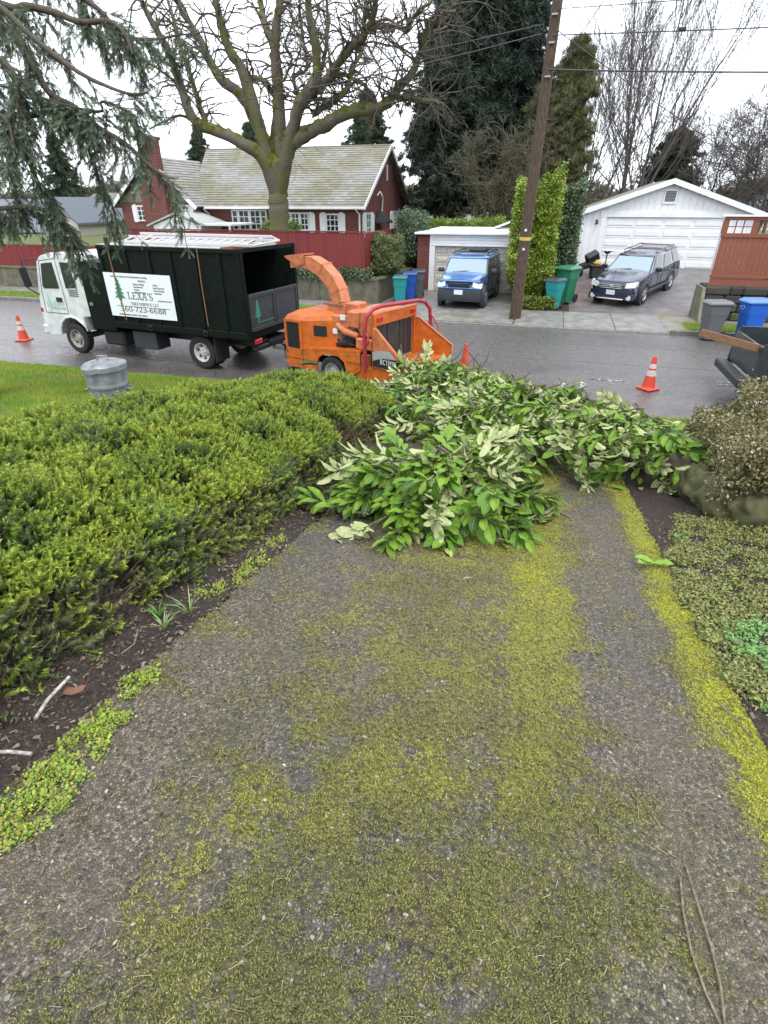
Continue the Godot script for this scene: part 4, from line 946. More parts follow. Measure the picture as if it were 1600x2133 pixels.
func build_chipper() -> void:
	var o := thing("wood_chipper", "orange towed wood chipper with curved discharge chute and red feed bar", "wood chipper", V(-4.28, 0.02, -11.17), -19)
	M.orange = mat(lin(0.66, 0.15, 0.018), 0.42, 0, {"tex": noise_tex(0.018, 0.76, 1.0, 33, FastNoiseLite.TYPE_SIMPLEX_SMOOTH, 6), "scale": 0.5})
	M.orangefade = mat(lin(0.62, 0.19, 0.075), 0.5, 0, {"tex": noise_tex(0.018, 0.74, 1.0, 34, FastNoiseLite.TYPE_SIMPLEX_SMOOTH, 6), "scale": 0.6})
	M.redbar = mat(lin(0.42, 0.035, 0.055), 0.4, 0, {"tex": M.t_grain, "scale": 2.0})
	M.curtain = mat(lin(0.035, 0.035, 0.035), 0.6, 0, {"tex": M.t_blotch, "scale": 1.0})
	M.chipgrey = mat(lin(0.3, 0.31, 0.31), 0.5)
	M.chipgreen = mat(lin(0.1, 0.2, 0.06), 0.5)
	wheel(o, V(0, 0.33, -0.11), 0.33, 0.22, M.chipgrey, 1, 0, 0.6); wheel(o, V(0, 0.33, -1.55), 0.33, 0.22, M.chipgrey, -1, 0, 0.6)
	var g := Geo.new()
	g.span(V(-1.3, 0.42, -0.36), V(1.6, 0.56, -0.26)); g.span(V(-1.3, 0.42, -1.4), V(1.6, 0.56, -1.3)); g.span(V(-0.06, 0.28, -1.45), V(0.06, 0.4, -0.2)); part(o, "frame", g, M.black)
	g = Geo.new(); g.loft([[V(-1.3, 0.42, -0.6), V(-1.3, 0.54, -0.6), V(-1.3, 0.54, -1.0), V(-1.3, 0.42, -1.0)], [V(-2.15, 0.44, -0.71), V(-2.15, 0.54, -0.71), V(-2.15, 0.54, -0.81), V(-2.15, 0.44, -0.81)]], true, true, false); part(o, "tow_bar", g, M.black)
	g = Geo.new(); g.tube([V(-1.7, 0.44, -0.6), V(-1.7, 0.08, -0.6)], 0.04, 8); g.span(V(-1.8, 0.02, -0.7), V(-1.6, 0.06, -0.5)); part(o, "jack_stand", g, M.black)
	for k in 2:
		g = Geo.new(); g.tube([V(-1.35, 0.5, -0.55 - k * 0.2), V(-1.5, 0.22, -0.5 - k * 0.2), V(-1.75, 0.14, -0.55 - k * 0.18), V(-1.98, 0.25, -0.65 - k * 0.15), V(-2.1, 0.45, -0.72)], 0.014, 5); part(o, "safety_chain", g, M.black)
	# lower side skirts with arches over the wheels
	for s in [[0.015, -0.03], [-1.63, -1.675]]:
		g = Geo.new()
		g.prism([P2(-1.3, 0.3), P2(-0.42, 0.3), P2(-0.42, 0.42), P2(-0.35, 0.6), P2(-0.2, 0.7), P2(0.2, 0.7), P2(0.36, 0.6), P2(0.42, 0.36), P2(0.6, 0.36), P2(0.78, 0.48), P2(0.78, 0.86), P2(-0.8, 0.72), P2(-1.3, 0.72)], s[0], s[1]); part(o, "side_skirt", g, M.orange)
	g = Geo.new(); g.loft([[V(-0.8, 0.722, 0.02), V(-0.8, 0.76, 0.02), V(-0.8, 0.76, -1.66), V(-0.8, 0.722, -1.66)], [V(0.8, 0.862, 0.02), V(0.8, 0.9, 0.02), V(0.8, 0.9, -1.66), V(0.8, 0.862, -1.66)]], true, true, false); part(o, "deck", g, M.orange)
	g = Geo.new(); g.prism([P2(-1.1, 0.34), P2(-0.6, 0.46), P2(-0.43, 0.46), P2(-0.43, 0.52), P2(-0.62, 0.52)], 0.016, 0.02); part(o, "decal_stripe", g, M.chipgreen)
	g = Geo.new(); g.prism([P2(-1.0, 0.34), P2(-0.6, 0.42), P2(-0.43, 0.42), P2(-0.43, 0.455), P2(-0.62, 0.455)], 0.016, 0.02); part(o, "decal_stripe", g, M.black)
	# engine hood
	g = Geo.new()
	var R := []
	for y in [[0.72, 0.0], [1.32, 0.0], [1.4, 0.04], [1.5, 0.22]]:
		var e: float = y[1]
		R.push_back([V(-1.3 + e, y[0], -0.02 - e), V(-0.8, y[0], -0.02 - e), V(-0.02 - e, y[0] + (0.06 if y[0] > 1.2 else 0.0), -0.2 - e), V(-0.02 - e, y[0] + (0.06 if y[0] > 1.2 else 0.0), -1.45 + e), V(-0.8, y[0], -1.62 + e), V(-1.3 + e, y[0], -1.62 + e)])
	g.loft(R, true, true, false); part(o, "engine_hood", g, M.orange)
	g = Geo.new(); g.span(V(-1.24, 0.62, -0.018), V(-0.88, 1.28, 0.0), 0.004); part(o, "radiator_opening", g, M.black)
	for i in 7:
		g = Geo.new(); g.span(V(-1.22 + i * 0.05, 0.64, 0.0), V(-1.2 + i * 0.05, 1.26, 0.012)); part(o, "grille_bar", g, M.rubber)
	g = Geo.new(); g.span(V(-1.3, 0.6, -0.02), V(-1.25, 1.33, 0.015)); g.span(V(-0.87, 0.6, -0.02), V(-0.8, 1.33, 0.015)); g.span(V(-1.25, 1.28, -0.02), V(-0.87, 1.33, 0.014)); part(o, "radiator_frame", g, M.orange)
	g = Geo.new(); g.T = Transform3D(Basis(Vector3.UP, atan2(0.18, 0.78)), V(-0.8, 0, -0.02)); g.span(V(0.28, 1.03, 0.0), V(0.6, 1.25, 0.012), 0.006); part(o, "hood_vent", g, M.black)
	# drum housing, feed works
	g = Geo.new()
	var dr := []
	for i in 13: dr.push_back(P2(0.28 + 0.42 * cos(PI * i / 12.0), 1.02 + 0.42 * sin(PI * i / 12.0)))
	g.prism(dr + [P2(-0.14, 0.84), P2(0.7, 0.88)], -0.38, -1.2); part(o, "drum_housing", g, M.orangefade)
	g = Geo.new()
	g.span(V(0.34, 1.12, -1.28), V(1.0, 1.62, -0.24), 0.02); g.span(V(0.34, 1.3, -0.24), V(0.62, 1.6, -0.16), 0.01); part(o, "feed_housing", g, M.orangefade)
	for q in [[-0.1, 1.28, -0.28], [0.08, 0.98, -0.24], [0.36, 1.0, -0.2]]:
		g = Geo.new(); g.T = Transform3D(Basis(V(1, 0, 0), V(0, 0, 1), V(0, -1, 0)), V(q[0], q[1], q[2])); g.lathe([P2(0.13, -0.15), P2(0.13, 0.02), P2(0.06, 0.04), P2(0, 0.04)], 14); part(o, "drive_pulley", g, M.rubber if q[2] > -0.25 else M.orangefade)
	g = Geo.new(); g.tube([V(0.05, 1.3, -0.2), V(0.3, 1.2, -0.14), V(0.62, 1.14, -0.16)], [0.06, 0.075, 0.06], 8); part(o, "hydraulic_cylinder", g, M.orangefade)
	for k in 4:
		g = Geo.new(); g.tube([V(-0.02 + k * 0.05, 1.45 - k * 0.02, -0.3), V(0.15 + k * 0.06, 1.15, -0.12 - k * 0.02), V(0.32 + k * 0.04, 0.95, -0.15), V(0.4 + k * 0.08, 0.9, -0.25)], 0.017, 5); part(o, "hydraulic_hose", g, M.black)
	for q in [[0.16, 1.42], [-0.05, 1.12]]:
		g = Geo.new(); g.span(V(q[0], q[1], -0.19), V(q[0] + 0.12, q[1] + 0.1, -0.155)); part(o, "warning_label", g, M.plate)
	g = Geo.new(); g.span(V(-0.12, 0.9, -0.34), V(0.36, 1.5, -0.2), 0.03); part(o, "gear_case", g, M.orangefade)
	# discharge chute: base, curved square duct, deflector
	g = Geo.new(); g.span(V(-0.35, 1.42, -0.92), V(0.12, 1.68, -0.36), 0.02); g.span(V(0.1, 1.5, -0.8), V(0.4, 1.72, -0.42), 0.02); part(o, "chute_base", g, M.orangefade)
	var path := [V(-0.14, 1.66, 0), V(-0.2, 1.9, 0), V(-0.34, 2.12, 0), V(-0.56, 2.3, 0), V(-0.84, 2.42, 0), V(-1.1, 2.45, 0), V(-1.42, 2.42, 0)]
	R = []
	for i in path.size():
		var d: Vector3 = (path[min(i + 1, 6)] - path[max(i - 1, 0)]).normalized()
		var u := V(d.y, -d.x, 0)
		var hw := 0.15; var hh: float = 0.135 if i < 5 else 0.11
		R.push_back([path[i] + u * hh + V(0, 0, -0.6 + hw), path[i] - u * hh + V(0, 0, -0.6 + hw), path[i] - u * hh + V(0, 0, -0.6 - hw), path[i] + u * hh + V(0, 0, -0.6 - hw)])
	g = Geo.new(); g.loft(R, false, true, false); part(o, "discharge_chute", g, M.orangefade)
	g = Geo.new(); g.loft([[V(-1.0, 2.58, -0.43), V(-1.0, 2.58, -0.77), V(-1.0, 2.61, -0.77), V(-1.0, 2.61, -0.43)], [V(-1.55, 2.52, -0.43), V(-1.55, 2.52, -0.77), V(-1.55, 2.55, -0.77), V(-1.55, 2.55, -0.43)]], true, true, false)
	g.prism([P2(-1.0, 2.58), P2(-1.55, 2.52), P2(-1.2, 2.36), P2(-1.0, 2.4)], -0.425, -0.44); part(o, "deflector", g, M.orangefade)
	# feed mouth facing local +x
	g = Geo.new(); g.span(V(1.06, 1.4, -1.62), V(1.14, 1.64, -0.02), 0.01); g.span(V(1.06, 0.6, -0.1), V(1.14, 1.4, -0.02), 0.01); g.span(V(1.06, 0.6, -1.62), V(1.14, 1.4, -1.54), 0.01); part(o, "feed_frame", g, M.orange)
	for i in 9:
		g = Geo.new(); var z := -0.12 - i * 0.158
		g.span(V(1.05 + rr(-0.01, 0.01), 0.62, z), V(1.06 + rr(-0.01, 0.01), 1.39, z - 0.15)); part(o, "rubber_flap", g, M.curtain)
	for z in [-0.2, -1.44]:
		g = Geo.new(); g.span(V(1.14, 1.48, z - 0.1), V(1.16, 1.57, z + 0.1), 0.008); part(o, "tail_light", g, M.redlamp)
	g = Geo.new(); g.loft([[V(1.1, 0.56, -0.05), V(1.1, 0.6, -0.05), V(1.1, 0.6, -1.6), V(1.1, 0.56, -1.6)], [V(1.75, 0.58, 0.03), V(1.75, 0.62, 0.03), V(1.9, 0.62, -1.72), V(1.9, 0.58, -1.72)]], true, true, false); part(o, "feed_table", g, M.orange)
	var wing := [V(1.12, 1.36, -0.02), V(1.2, 1.36, -0.01), V(1.84, 0.84, 0.05), V(1.84, 0.6, 0.05), V(1.12, 0.6, -0.02)]
	for f in [1, -1]:
		g = Geo.new()
		var a := []; var b := []
		for p in wing:
			var q: Vector3 = p
			if f < 0: q = V(p.x + (0.14 if p.x > 1.5 else 0.02), p.y, -1.64 - p.z * 2.5)
			a.push_back(q); b.push_back(q + V(0, 0, 0.03 * f))
		g.loft([a, b], true, true, false); var wg := part(o, "feed_wing", g, M.orangefade if f > 0 else M.orange)
		g = Geo.new(); g.tube([a[0], a[1], a[2], a[3]], 0.022, 6); part(wg, "wing_edge", g, M.orangefade)
	g = Geo.new(); g.loft([[V(1.0, 0.3, 0.0), V(1.0, 0.57, 0.0), V(1.0, 0.57, -1.64), V(1.0, 0.3, -1.64)], [V(1.62, 0.42, 0.03), V(1.62, 0.57, 0.03), V(1.62, 0.57, -1.66), V(1.62, 0.42, -1.66)]], true, true, false); part(o, "rear_apron", g, M.orange)
	g = Geo.new(); g.span(V(0.66, 0.26, -0.1), V(1.0, 0.6, -0.02), 0.01); part(o, "side_bracket", g, M.orange)
	g = Geo.new(); g.span(V(0.8, 0.6, -0.12), V(0.98, 0.82, 0.0), 0.01); part(o, "control_box", g, M.rust if M.has("rust") else M.black)
	var dk := Node3D.new(); dk.name = "model_decal"; o.add_child(dk); dk.position = V(1.13, 0.62, 0.012); dk.rotation_degrees.y = -5.5
	g = Geo.new(); g.prism([P2(0.0, 0.02), P2(0.68, 0.02), P2(0.68, 0.22), P2(0.5, 0.22), P2(0.25, 0.2), P2(0.0, 0.12)], 0.0, 0.004); g.T = Transform3D(Basis.IDENTITY, V(0, 0, 0.012)); part(dk, "decal_band", g, M.black)
	g = Geo.new(); g.prism([P2(0.0, 0.13), P2(0.25, 0.21), P2(0.5, 0.23), P2(0.62, 0.23), P2(0.45, 0.37), P2(0.2, 0.36), P2(0.0, 0.3)], 0.0, 0.003); part(dk, "decal_band", g, M.chipgrey)
	lettering(dk, "lettering", "BC1000", 0.1, V(0.2, 0.06, 0.01), Basis.IDENTITY, M.plate, false, 0.9)
	for m_ in dk.get_children():
		if m_ is MeshInstance3D: m_.position.z += 0.025
	# seams, bolts, straps and grime catchers
	for e in [[-0.8, 0.3, -0.8, 0.72], [-0.42, 0.5, -1.28, 0.5], [0.42, 0.62, 0.78, 0.62]]:
		g = Geo.new(); g.tube([V(e[0], e[1], 0.018), V(e[2], e[3], 0.018)], 0.006, 4); part(o, "panel_seam", g, M.black)
	for e in [[-1.22, 0.36], [-0.9, 0.36], [-0.5, 0.36], [-1.22, 0.66], [-0.7, 0.66], [0.5, 0.44], [0.7, 0.54], [0.7, 0.8], [0.5, 0.78]]:
		g = Geo.new(); g.T = Transform3D(Basis(V(1, 0, 0), V(0, 0, 1), V(0, -1, 0)), V(e[0], e[1], 0.016)); g.lathe([P2(0.018, 0), P2(0.018, 0.012), P2(0, 0.014)], 6); part(o, "bolt", g, M.steel)
	for k in 6:
		g = Geo.new(); g.T = Transform3D(Basis(V(1, 0, 0), V(0, 0, 1), V(0, -1, 0)), V(0.28 + 0.36 * cos(k * PI / 5.0), 1.02 + 0.36 * sin(k * PI / 5.0), -0.375)); g.lathe([P2(0.022, 0), P2(0.022, 0.02), P2(0, 0.022)], 6); part(o, "bolt", g, M.black)
	g = Geo.new(); g.span(V(-0.45, 1.65, -0.86), V(0.1, 1.69, -0.34), 0.008); g.tube([V(-0.02, 1.66, -0.4), V(-0.02, 1.72, -0.36), V(0.12, 1.74, -0.36)], 0.014, 5); part(o, "chute_collar", g, M.rust)
	for k in 2:
		g = Geo.new(); g.loft([R[1 + k * 2].map(func(p): return (p as Vector3) * 1.0 + ((p as Vector3) - (path[1 + k * 2] + V(0, 0, -0.6))) * 0.06), R[1 + k * 2].map(func(p): return (p as Vector3) + V(-0.012, 0.03, 0) + ((p as Vector3) - (path[1 + k * 2] + V(0, 0, -0.6))) * 0.06)], false, true, false); part(o, "chute_flange", g, M.orangefade)
	g = Geo.new(); g.span(V(-0.28, 0.88, -0.3), V(0.02, 1.08, -0.24), 0.02); g.span(V(0.1, 0.9, -0.22), V(0.32, 1.02, -0.12), 0.03); part(o, "engine_block", g, M.black)
	g = Geo.new(); g.T = Transform3D(Basis(V(1, 0, 0), V(0, 0, 1), V(0, -1, 0)), V(0.5, 1.16, -0.2)); g.lathe([P2(0.11, -0.06), P2(0.11, 0.03), P2(0.09, 0.04), P2(0.05, 0.02), P2(0, 0.02)], 14); part(o, "feed_motor", g, M.black)
	g = Geo.new(); g.span(V(0.62, 0.9, -0.2), V(1.04, 1.12, -0.06), 0.02); part(o, "feed_side_cover", g, M.orangefade)
	# red bar around the mouth
	g = Geo.new(); g.tube([V(0.98, 0.5, 0.1), V(0.98, 1.3, 0.1), V(1.0, 1.58, 0.08), V(1.08, 1.73, -0.06), V(1.14, 1.77, -0.25), V(1.3, 1.75, -1.4), V(1.34, 1.7, -1.62), V(1.4, 1.55, -1.74), V(1.42, 1.15, -1.78), V(1.42, 0.9, -1.72)], 0.042, 10); part(o, "feed_control_bar", g, M.redbar)
	g = Geo.new(); g.tube([V(0.98, 1.3, 0.1), V(1.08, 1.22, 0.12), V(1.08, 1.1, 0.12), V(0.98, 1.0, 0.1)], 0.018, 6); part(o, "bar_handle", g, M.redbar)
	g = Geo.new(); g.tube([V(1.42, 1.45, -1.74), V(1.62, 1.2, -1.76), V(1.66, 1.0, -1.72)], 0.02, 6); part(o, "bar_handle", g, M.redbar)

func rrect(w: float, l0: float, l1: float, y: float, r: float, taper := 1.0) -> Array:   # rounded plan ring, z from l0 to l1
	var a := []
	for c in [[1, 1], [-1, 1], [-1, -1], [1, -1]]:
		var cx: float = c[0] * (w * (taper if c[1] > 0 else 1.0) - r); var cz: float = (l1 - r) if c[1] > 0 else (l0 + r)
		for i in 4:
			var t: float = (i / 3.0) * PI / 2 + {[1, 1]: 0.0, [-1, 1]: PI / 2, [-1, -1]: PI, [1, -1]: PI * 1.5}[c]
			a.push_back(V(cx + r * cos(t), y, cz + r * sin(t)))
	return a
func car(o: Node3D, s: Dictionary) -> void:   # front towards +z
	var W: float = s.w / 2; var L: float = s.l / 2
	var g := Geo.new()
	# body sides: lofted plan rings from the sill to the shoulder; wheel wells are dark inserts
	g.loft([rrect(W * 0.93, -L + 0.1, L - 0.12, 0.24, 0.15, 0.9), rrect(W * 0.99, -L + 0.02, L - 0.02, 0.42, 0.18, 0.9), rrect(W, -L, L, 0.62, 0.22, 0.88), rrect(W * 0.99, -L + 0.03, L - 0.06, s.shoulder * 0.9, 0.25, 0.86), rrect(W * 0.95, -L + 0.06, s.hood_z + 0.1, s.shoulder, 0.1, 1.0)], true)
	part(o, "body", g, s.lower)
	# bonnet
	var hb := []
	for i in 6:
		var t := i / 5.0
		var z: float = lerp(s.hood_z - 0.15, L - 0.07, t)
		var y: float = lerp(s.shoulder + 0.05, s.nose, pow(t, 1.7))
		var ww: float = W * lerp(0.93, 0.8, t * t)
		hb.push_back([V(-ww, y - 0.1, z), V(-ww * 0.9, y - 0.005, z), V(-ww * 0.45, y + 0.03, z), V(0, y + 0.035, z), V(ww * 0.45, y + 0.03, z), V(ww * 0.9, y - 0.005, z), V(ww, y - 0.1, z), V(ww, 0.5, z), V(-ww, 0.5, z)])
	g = Geo.new(); g.loft(hb, true); part(o, "bonnet", g, s.paint)
	# cabin
	var rf: float = s.roof_f; var rb: float = s.roof_b; var H: float = s.h
	var wr: float = W * s.tumble
	var b0 := [V(W * 0.94, s.shoulder - 0.02, s.hood_z), V(-W * 0.94, s.shoulder - 0.02, s.hood_z), V(-W * 0.94, s.shoulder - 0.02, -L + 0.06), V(W * 0.94, s.shoulder - 0.02, -L + 0.06)]
	var t0 := [V(wr, H - 0.1, rf), V(-wr, H - 0.1, rf), V(-wr, H - 0.1, rb), V(wr, H - 0.1, rb)]
	g = Geo.new(); g.loft([b0, t0], true, true, false); part(o, "cabin_frame", g, s.pillar)
	g = Geo.new(); g.loft([[V(wr + 0.01, H - 0.11, rf + 0.03), V(-wr - 0.01, H - 0.11, rf + 0.03), V(-wr - 0.01, H - 0.11, rb - 0.02), V(wr + 0.01, H - 0.11, rb - 0.02)], [V(wr - 0.02, H - 0.05, rf - 0.05), V(-wr + 0.02, H - 0.05, rf - 0.05), V(-wr + 0.02, H - 0.05, rb + 0.03), V(wr - 0.02, H - 0.05, rb + 0.03)], [V(wr - 0.16, H, rf - 0.25), V(-wr + 0.16, H, rf - 0.25), V(-wr + 0.16, H, rb + 0.2), V(wr - 0.16, H, rb + 0.2)]], true); part(o, "roof", g, s.roofm)
	var pane := func(called: String, c: Array, ins: float, m: Material):   # c: four corners, bottom two first
		var mid: Vector3 = (c[0] + c[1] + c[2] + c[3]) / 4
		var nn: Vector3 = (c[1] - c[0]).cross(c[3] - c[0]).normalized()
		if nn.dot(mid - V(0, mid.y, 0)) < 0: nn = -nn
		var q := []
		for k in 4:
			var p: Vector3 = c[k]
			var a: Vector3 = (c[(k + 1) % 4] - p).normalized(); var b: Vector3 = (c[(k + 3) % 4] - p).normalized()
			q.push_back(p + (a + b) * ins + nn * 0.008)
		var e := Geo.new(); e.loft([q, q.map(func(p): return p + nn * 0.006)], true, true, false); part(o, called, e, m)
	pane.call("windscreen", [b0[1], b0[0], t0[0], t0[1]], 0.06, M.windscreen)
	pane.call("rear_window", [b0[2], b0[3], t0[3], t0[2]], 0.09, M.glass)
	for sd in [1, -1]:
		var A: Vector3 = b0[0] if sd > 0 else b0[1]; var D: Vector3 = b0[3] if sd > 0 else b0[2]; var T: Vector3 = t0[0] if sd > 0 else t0[1]; var U: Vector3 = t0[3] if sd > 0 else t0[2]
		for w in [[0.06, 0.36], [0.4, 0.68], [0.72, 0.95]]: pane.call("side_window", [A.lerp(D, w[0]), A.lerp(D, w[1]), T.lerp(U, max(0.0, w[1] * 1.04 - 0.04)), T.lerp(U, max(0.0, w[0] * 1.04 - 0.04))], 0.045, M.glass)
		for w in s.axles:
			g = Geo.new(); g.T = Transform3D(Basis(V(0, 0, 1), V(sd, 0, 0), V(0, sd, 0)), V(sd * W * 0.95, s.r, w)); g.lathe([P2(s.r + 0.09, -0.12), P2(s.r + 0.09, 0.035), P2(s.r + 0.02, 0.05), P2(s.r + 0.015, -0.1), P2(0, -0.1)], 24); part(o, "wheel_arch", g, s.arch)
			spoke_wheel(o, V(sd * (W - 0.1), s.r, w), s.r, 0.21, sd, s.rim)
		g = Geo.new(); g.cbox(V(sd * (W + 0.12), s.shoulder + 0.1, s.hood_z - 0.3), V(0.24, 0.16, 0.1), 0.04); part(o, "wing_mirror", g, s.mirror)
		g = Geo.new(); g.loft([[V(sd * W * 0.58, s.lamp_y - 0.08, L - 0.08), V(sd * W * 0.58, s.lamp_y + 0.07, L - 0.13), V(sd * W * 0.58, s.lamp_y + 0.05, L - 0.3), V(sd * W * 0.58, s.lamp_y - 0.08, L - 0.3)], [V(sd * W * 0.9, s.lamp_y - 0.07, L - 0.2), V(sd * W * 0.93, s.lamp_y + 0.1, L - 0.3), V(sd * W * 0.93, s.lamp_y + 0.1, L - 0.5), V(sd * W * 0.92, s.lamp_y - 0.06, L - 0.5)]], true, true, false)
		for i in g.v.size():
			g.v[i].z += 0.15; g.v[i].y -= (g.v[i].x * sd / W - 0.58) * s.get("flat", 0.0)
		part(o, "headlight", g, M.lamp)
		g = Geo.new(); g.span(V(sd * W * 0.999, 0.3, -L * 0.45), V(sd * W * 1.012, 0.4, L * 0.45), 0.005); part(o, "sill_trim", g, s.arch)
		for z in [s.hood_z - 0.1, s.hood_z - 1.15, -L * 0.62]:
			g = Geo.new(); g.span(V(sd * W * 0.985, 0.42, z - 0.006), V(sd * (W + 0.004), s.shoulder * 0.93, z + 0.006)); part(o, "door_seam", g, M.black)
		for z in [s.hood_z - 0.95, s.hood_z - 1.95]:
			g = Geo.new(); g.span(V(sd * W * 0.99, s.shoulder * 0.83, z - 0.1), V(sd * (W + 0.025), s.shoulder * 0.83 + 0.035, z + 0.1), 0.01); part(o, "door_handle", g, s.mirror)
	g = Geo.new(); g.loft([rrect(W * 0.88, L - 0.5, L - 0.02, 0.25, 0.16), rrect(W * 0.94, L - 0.55, L + 0.05, 0.4, 0.2), rrect(W * 0.92, L - 0.55, L + 0.04, s.bump, 0.2)], true); part(o, "front_bumper", g, s.bumper)
	g = Geo.new(); g.span(V(-W * 0.45, s.grille[0], L - 0.1), V(W * 0.45, s.grille[1], L + s.get("grille_out", 0.035)), 0.02); part(o, "grille", g, s.grillem)
	for i in s.get("bars", 0):
		g = Geo.new(); var y: float = lerp(s.grille[0] + 0.02, s.grille[1] - 0.02, float(i) / max(1, s.bars - 1)); g.span(V(-W * 0.43, y - 0.012, L), V(W * 0.43, y + 0.012, L + 0.05), 0.005); part(o, "grille_bar", g, M.chrome)
	g = Geo.new(); g.cbox(V(0, (s.grille[0] + s.grille[1]) / 2, L + 0.045), V(0.13, 0.09, 0.02), 0.008); part(o, "badge", g, M.chrome)
	g = Geo.new(); g.span(V(-0.16, s.plate_y, L + 0.05), V(0.16, s.plate_y + 0.16, L + 0.065)); part(o, "number_plate", g, M.plate)
	for sd in [1, -1]:
		g = Geo.new(); g.tube([V(sd * (wr - 0.08), H + 0.02, rf - 0.25), V(sd * (wr - 0.08), H + 0.06, rf - 0.4), V(sd * (wr - 0.08), H + 0.06, rb + 0.3), V(sd * (wr - 0.08), H, rb + 0.15)], 0.022, 5); part(o, "roof_rail", g, s.get("rail", M.black))
	for z in [rf - 0.55, rb + 0.6]:
		g = Geo.new(); g.span(V(-wr + 0.06, H + 0.06, z - 0.03), V(wr - 0.06, H + 0.085, z + 0.03), 0.008); part(o, "roof_bar", g, M.black)
	g = Geo.new(); g.tube([V(-0.5, s.shoulder + 0.06, s.hood_z - 0.02), V(0.1, s.shoulder + 0.1, s.hood_z - 0.1)], 0.012, 4); part(o, "wiper", g, M.black)

func build_vehicles() -> void:
	build_truck()
	build_chipper()
	var blue := mat(lin(0.06, 0.17, 0.42), 0.28, 0.2, {"coat": 0.9})
	var dgrey := mat(lin(0.035, 0.04, 0.05), 0.5)
	var dblue := mat(lin(0.022, 0.026, 0.06), 0.25, 0.3, {"coat": 1.0})
	var ash := mat(lin(0.05, 0.06, 0.085), 0.35, 0.2, {"coat": 0.5})
	var o := thing("compact_suv", "boxy blue sport utility car parked before the flat garage", "car", V(-2.98, 0.09, -23.75), -4)
	car(o, {"w": 1.8, "l": 4.25, "h": 1.72, "shoulder": 1.1, "hood_z": 1.12, "nose": 0.98, "roof_f": 0.62, "roof_b": -1.95, "tumble": 0.84, "r": 0.335, "axles": [1.33, -1.25], "lower": ash, "paint": blue, "pillar": ash, "roofm": blue, "arch": dgrey, "rim": M.steel, "mirror": dgrey, "bumper": dgrey, "bump": 0.62, "grille": [0.76, 0.9], "grille_out": 0.06, "grillem": M.black, "plate_y": 0.5, "lamp_y": 0.86, "flat": 0.25})
	var g := Geo.new(); g.span(V(-0.79, 0.68, 1.9), V(0.79, 0.75, 2.18), 0.03); g.span(V(-0.79, 0.91, 1.9), V(0.79, 0.99, 2.13), 0.03); part(o, "nose_panel", g, blue)
	g = Geo.new(); g.span(V(-0.1, 1.8, -0.6), V(0.55, 1.9, 0.3), 0.03); part(o, "roof_carrier", g, M.black)
	o = thing("station_wagon", "dark navy station wagon parked before the white gable garage", "car", V(3.42, 0.345, -25.5), -26.5)
	o.rotation_degrees.x = 5.0
	car(o, {"w": 1.82, "l": 4.78, "h": 1.56, "shoulder": 1.0, "hood_z": 1.08, "nose": 0.86, "roof_f": 0.35, "roof_b": -2.0, "tumble": 0.76, "r": 0.345, "axles": [1.42, -1.36], "lower": dblue, "paint": dblue, "pillar": dblue, "roofm": dblue, "arch": dgrey, "rim": M.chrome, "mirror": dblue, "bumper": dblue, "bump": 0.58, "grille": [0.64, 0.8], "grillem": dgrey, "bars": 3, "plate_y": 0.44, "lamp_y": 0.78, "rail": mat(lin(0.1, 0.11, 0.12), 0.4)})
	g = Geo.new(); g.span(V(-0.5, 0.26, 2.4), V(0.5, 0.31, 2.46), 0.015); part(o, "skid_trim", g, M.chrome)
	for s in [-1, 1]:
		g = Geo.new(); g.T = Transform3D(Basis(V(1, 0, 0), V(0, 0, 1), V(0, -1, 0)), V(0.68 * s, 0.36, 2.4)); g.lathe([P2(0.09, -0.05), P2(0.09, 0.03), P2(0.06, 0.035), P2(0, 0.04)], 12); part(o, "fog_lamp", g, M.lamp)
		g = Geo.new(); g.span(V(s * 0.5, 0.25, 2.36), V(s * 0.85, 0.48, 2.42), 0.03); part(o, "lower_cladding", g, dgrey)
	# tail end of a pickup at the right edge
	o = thing("pickup_truck", "dark grey pickup tail end cut off by the right picture edge", "truck", V(4.0, 0.02, -11.9), 0)
	var pg := mat(lin(0.035, 0.045, 0.05), 0.35, 0.1, {"tex": M.t_blotch, "scale": 1.0, "coat": 0.4})
	g = Geo.new()
	g.prism([P2(0.0, 0.55), P2(0.04, 1.2), P2(0.1, 1.28), P2(2.6, 1.3), P2(2.6, 0.5), P2(1.55, 0.5), P2(1.45, 0.75), P2(1.1, 0.88), P2(0.75, 0.75), P2(0.62, 0.5), P2(0.3, 0.45)], -0.02, 0.02); part(o, "bed_side", g, pg)
	g = Geo.new(); g.prism([P2(0.0, 0.55), P2(0.04, 1.2), P2(0.1, 1.28), P2(2.6, 1.3), P2(2.6, 0.5), P2(0.3, 0.45)], -1.72, -1.68); part(o, "bed_side", g, pg)
	g = Geo.new(); g.span(V(0.02, 0.6, -1.68), V(0.07, 1.2, -0.02), 0.01); part(o, "tailgate", g, pg)
	g = Geo.new(); g.span(V(0.08, 0.62, -1.68), V(2.6, 0.68, -0.02)); part(o, "bed_floor", g, M.black)
	g = Geo.new(); g.span(V(-0.22, 0.42, -1.75), V(0.0, 0.6, 0.05), 0.03); part(o, "rear_bumper", g, M.tailgrey)
	g = Geo.new(); g.prism([P2(2.6, 0.5), P2(2.6, 1.3), P2(2.75, 1.75), P2(3.6, 1.8), P2(4.3, 1.25), P2(5.3, 1.15), P2(5.4, 0.5)], -1.7, 0.0); part(o, "cab", g, pg)
	wheel(o, V(1.1, 0.37, -0.1), 0.37, 0.24, M.steel, 1); wheel(o, V(1.1, 0.37, -1.6), 0.37, 0.24, M.steel, -1); wheel(o, V(4.5, 0.37, -0.1), 0.37, 0.24, M.steel, 1); wheel(o, V(4.5, 0.37, -1.6), 0.37, 0.24, M.steel, -1)
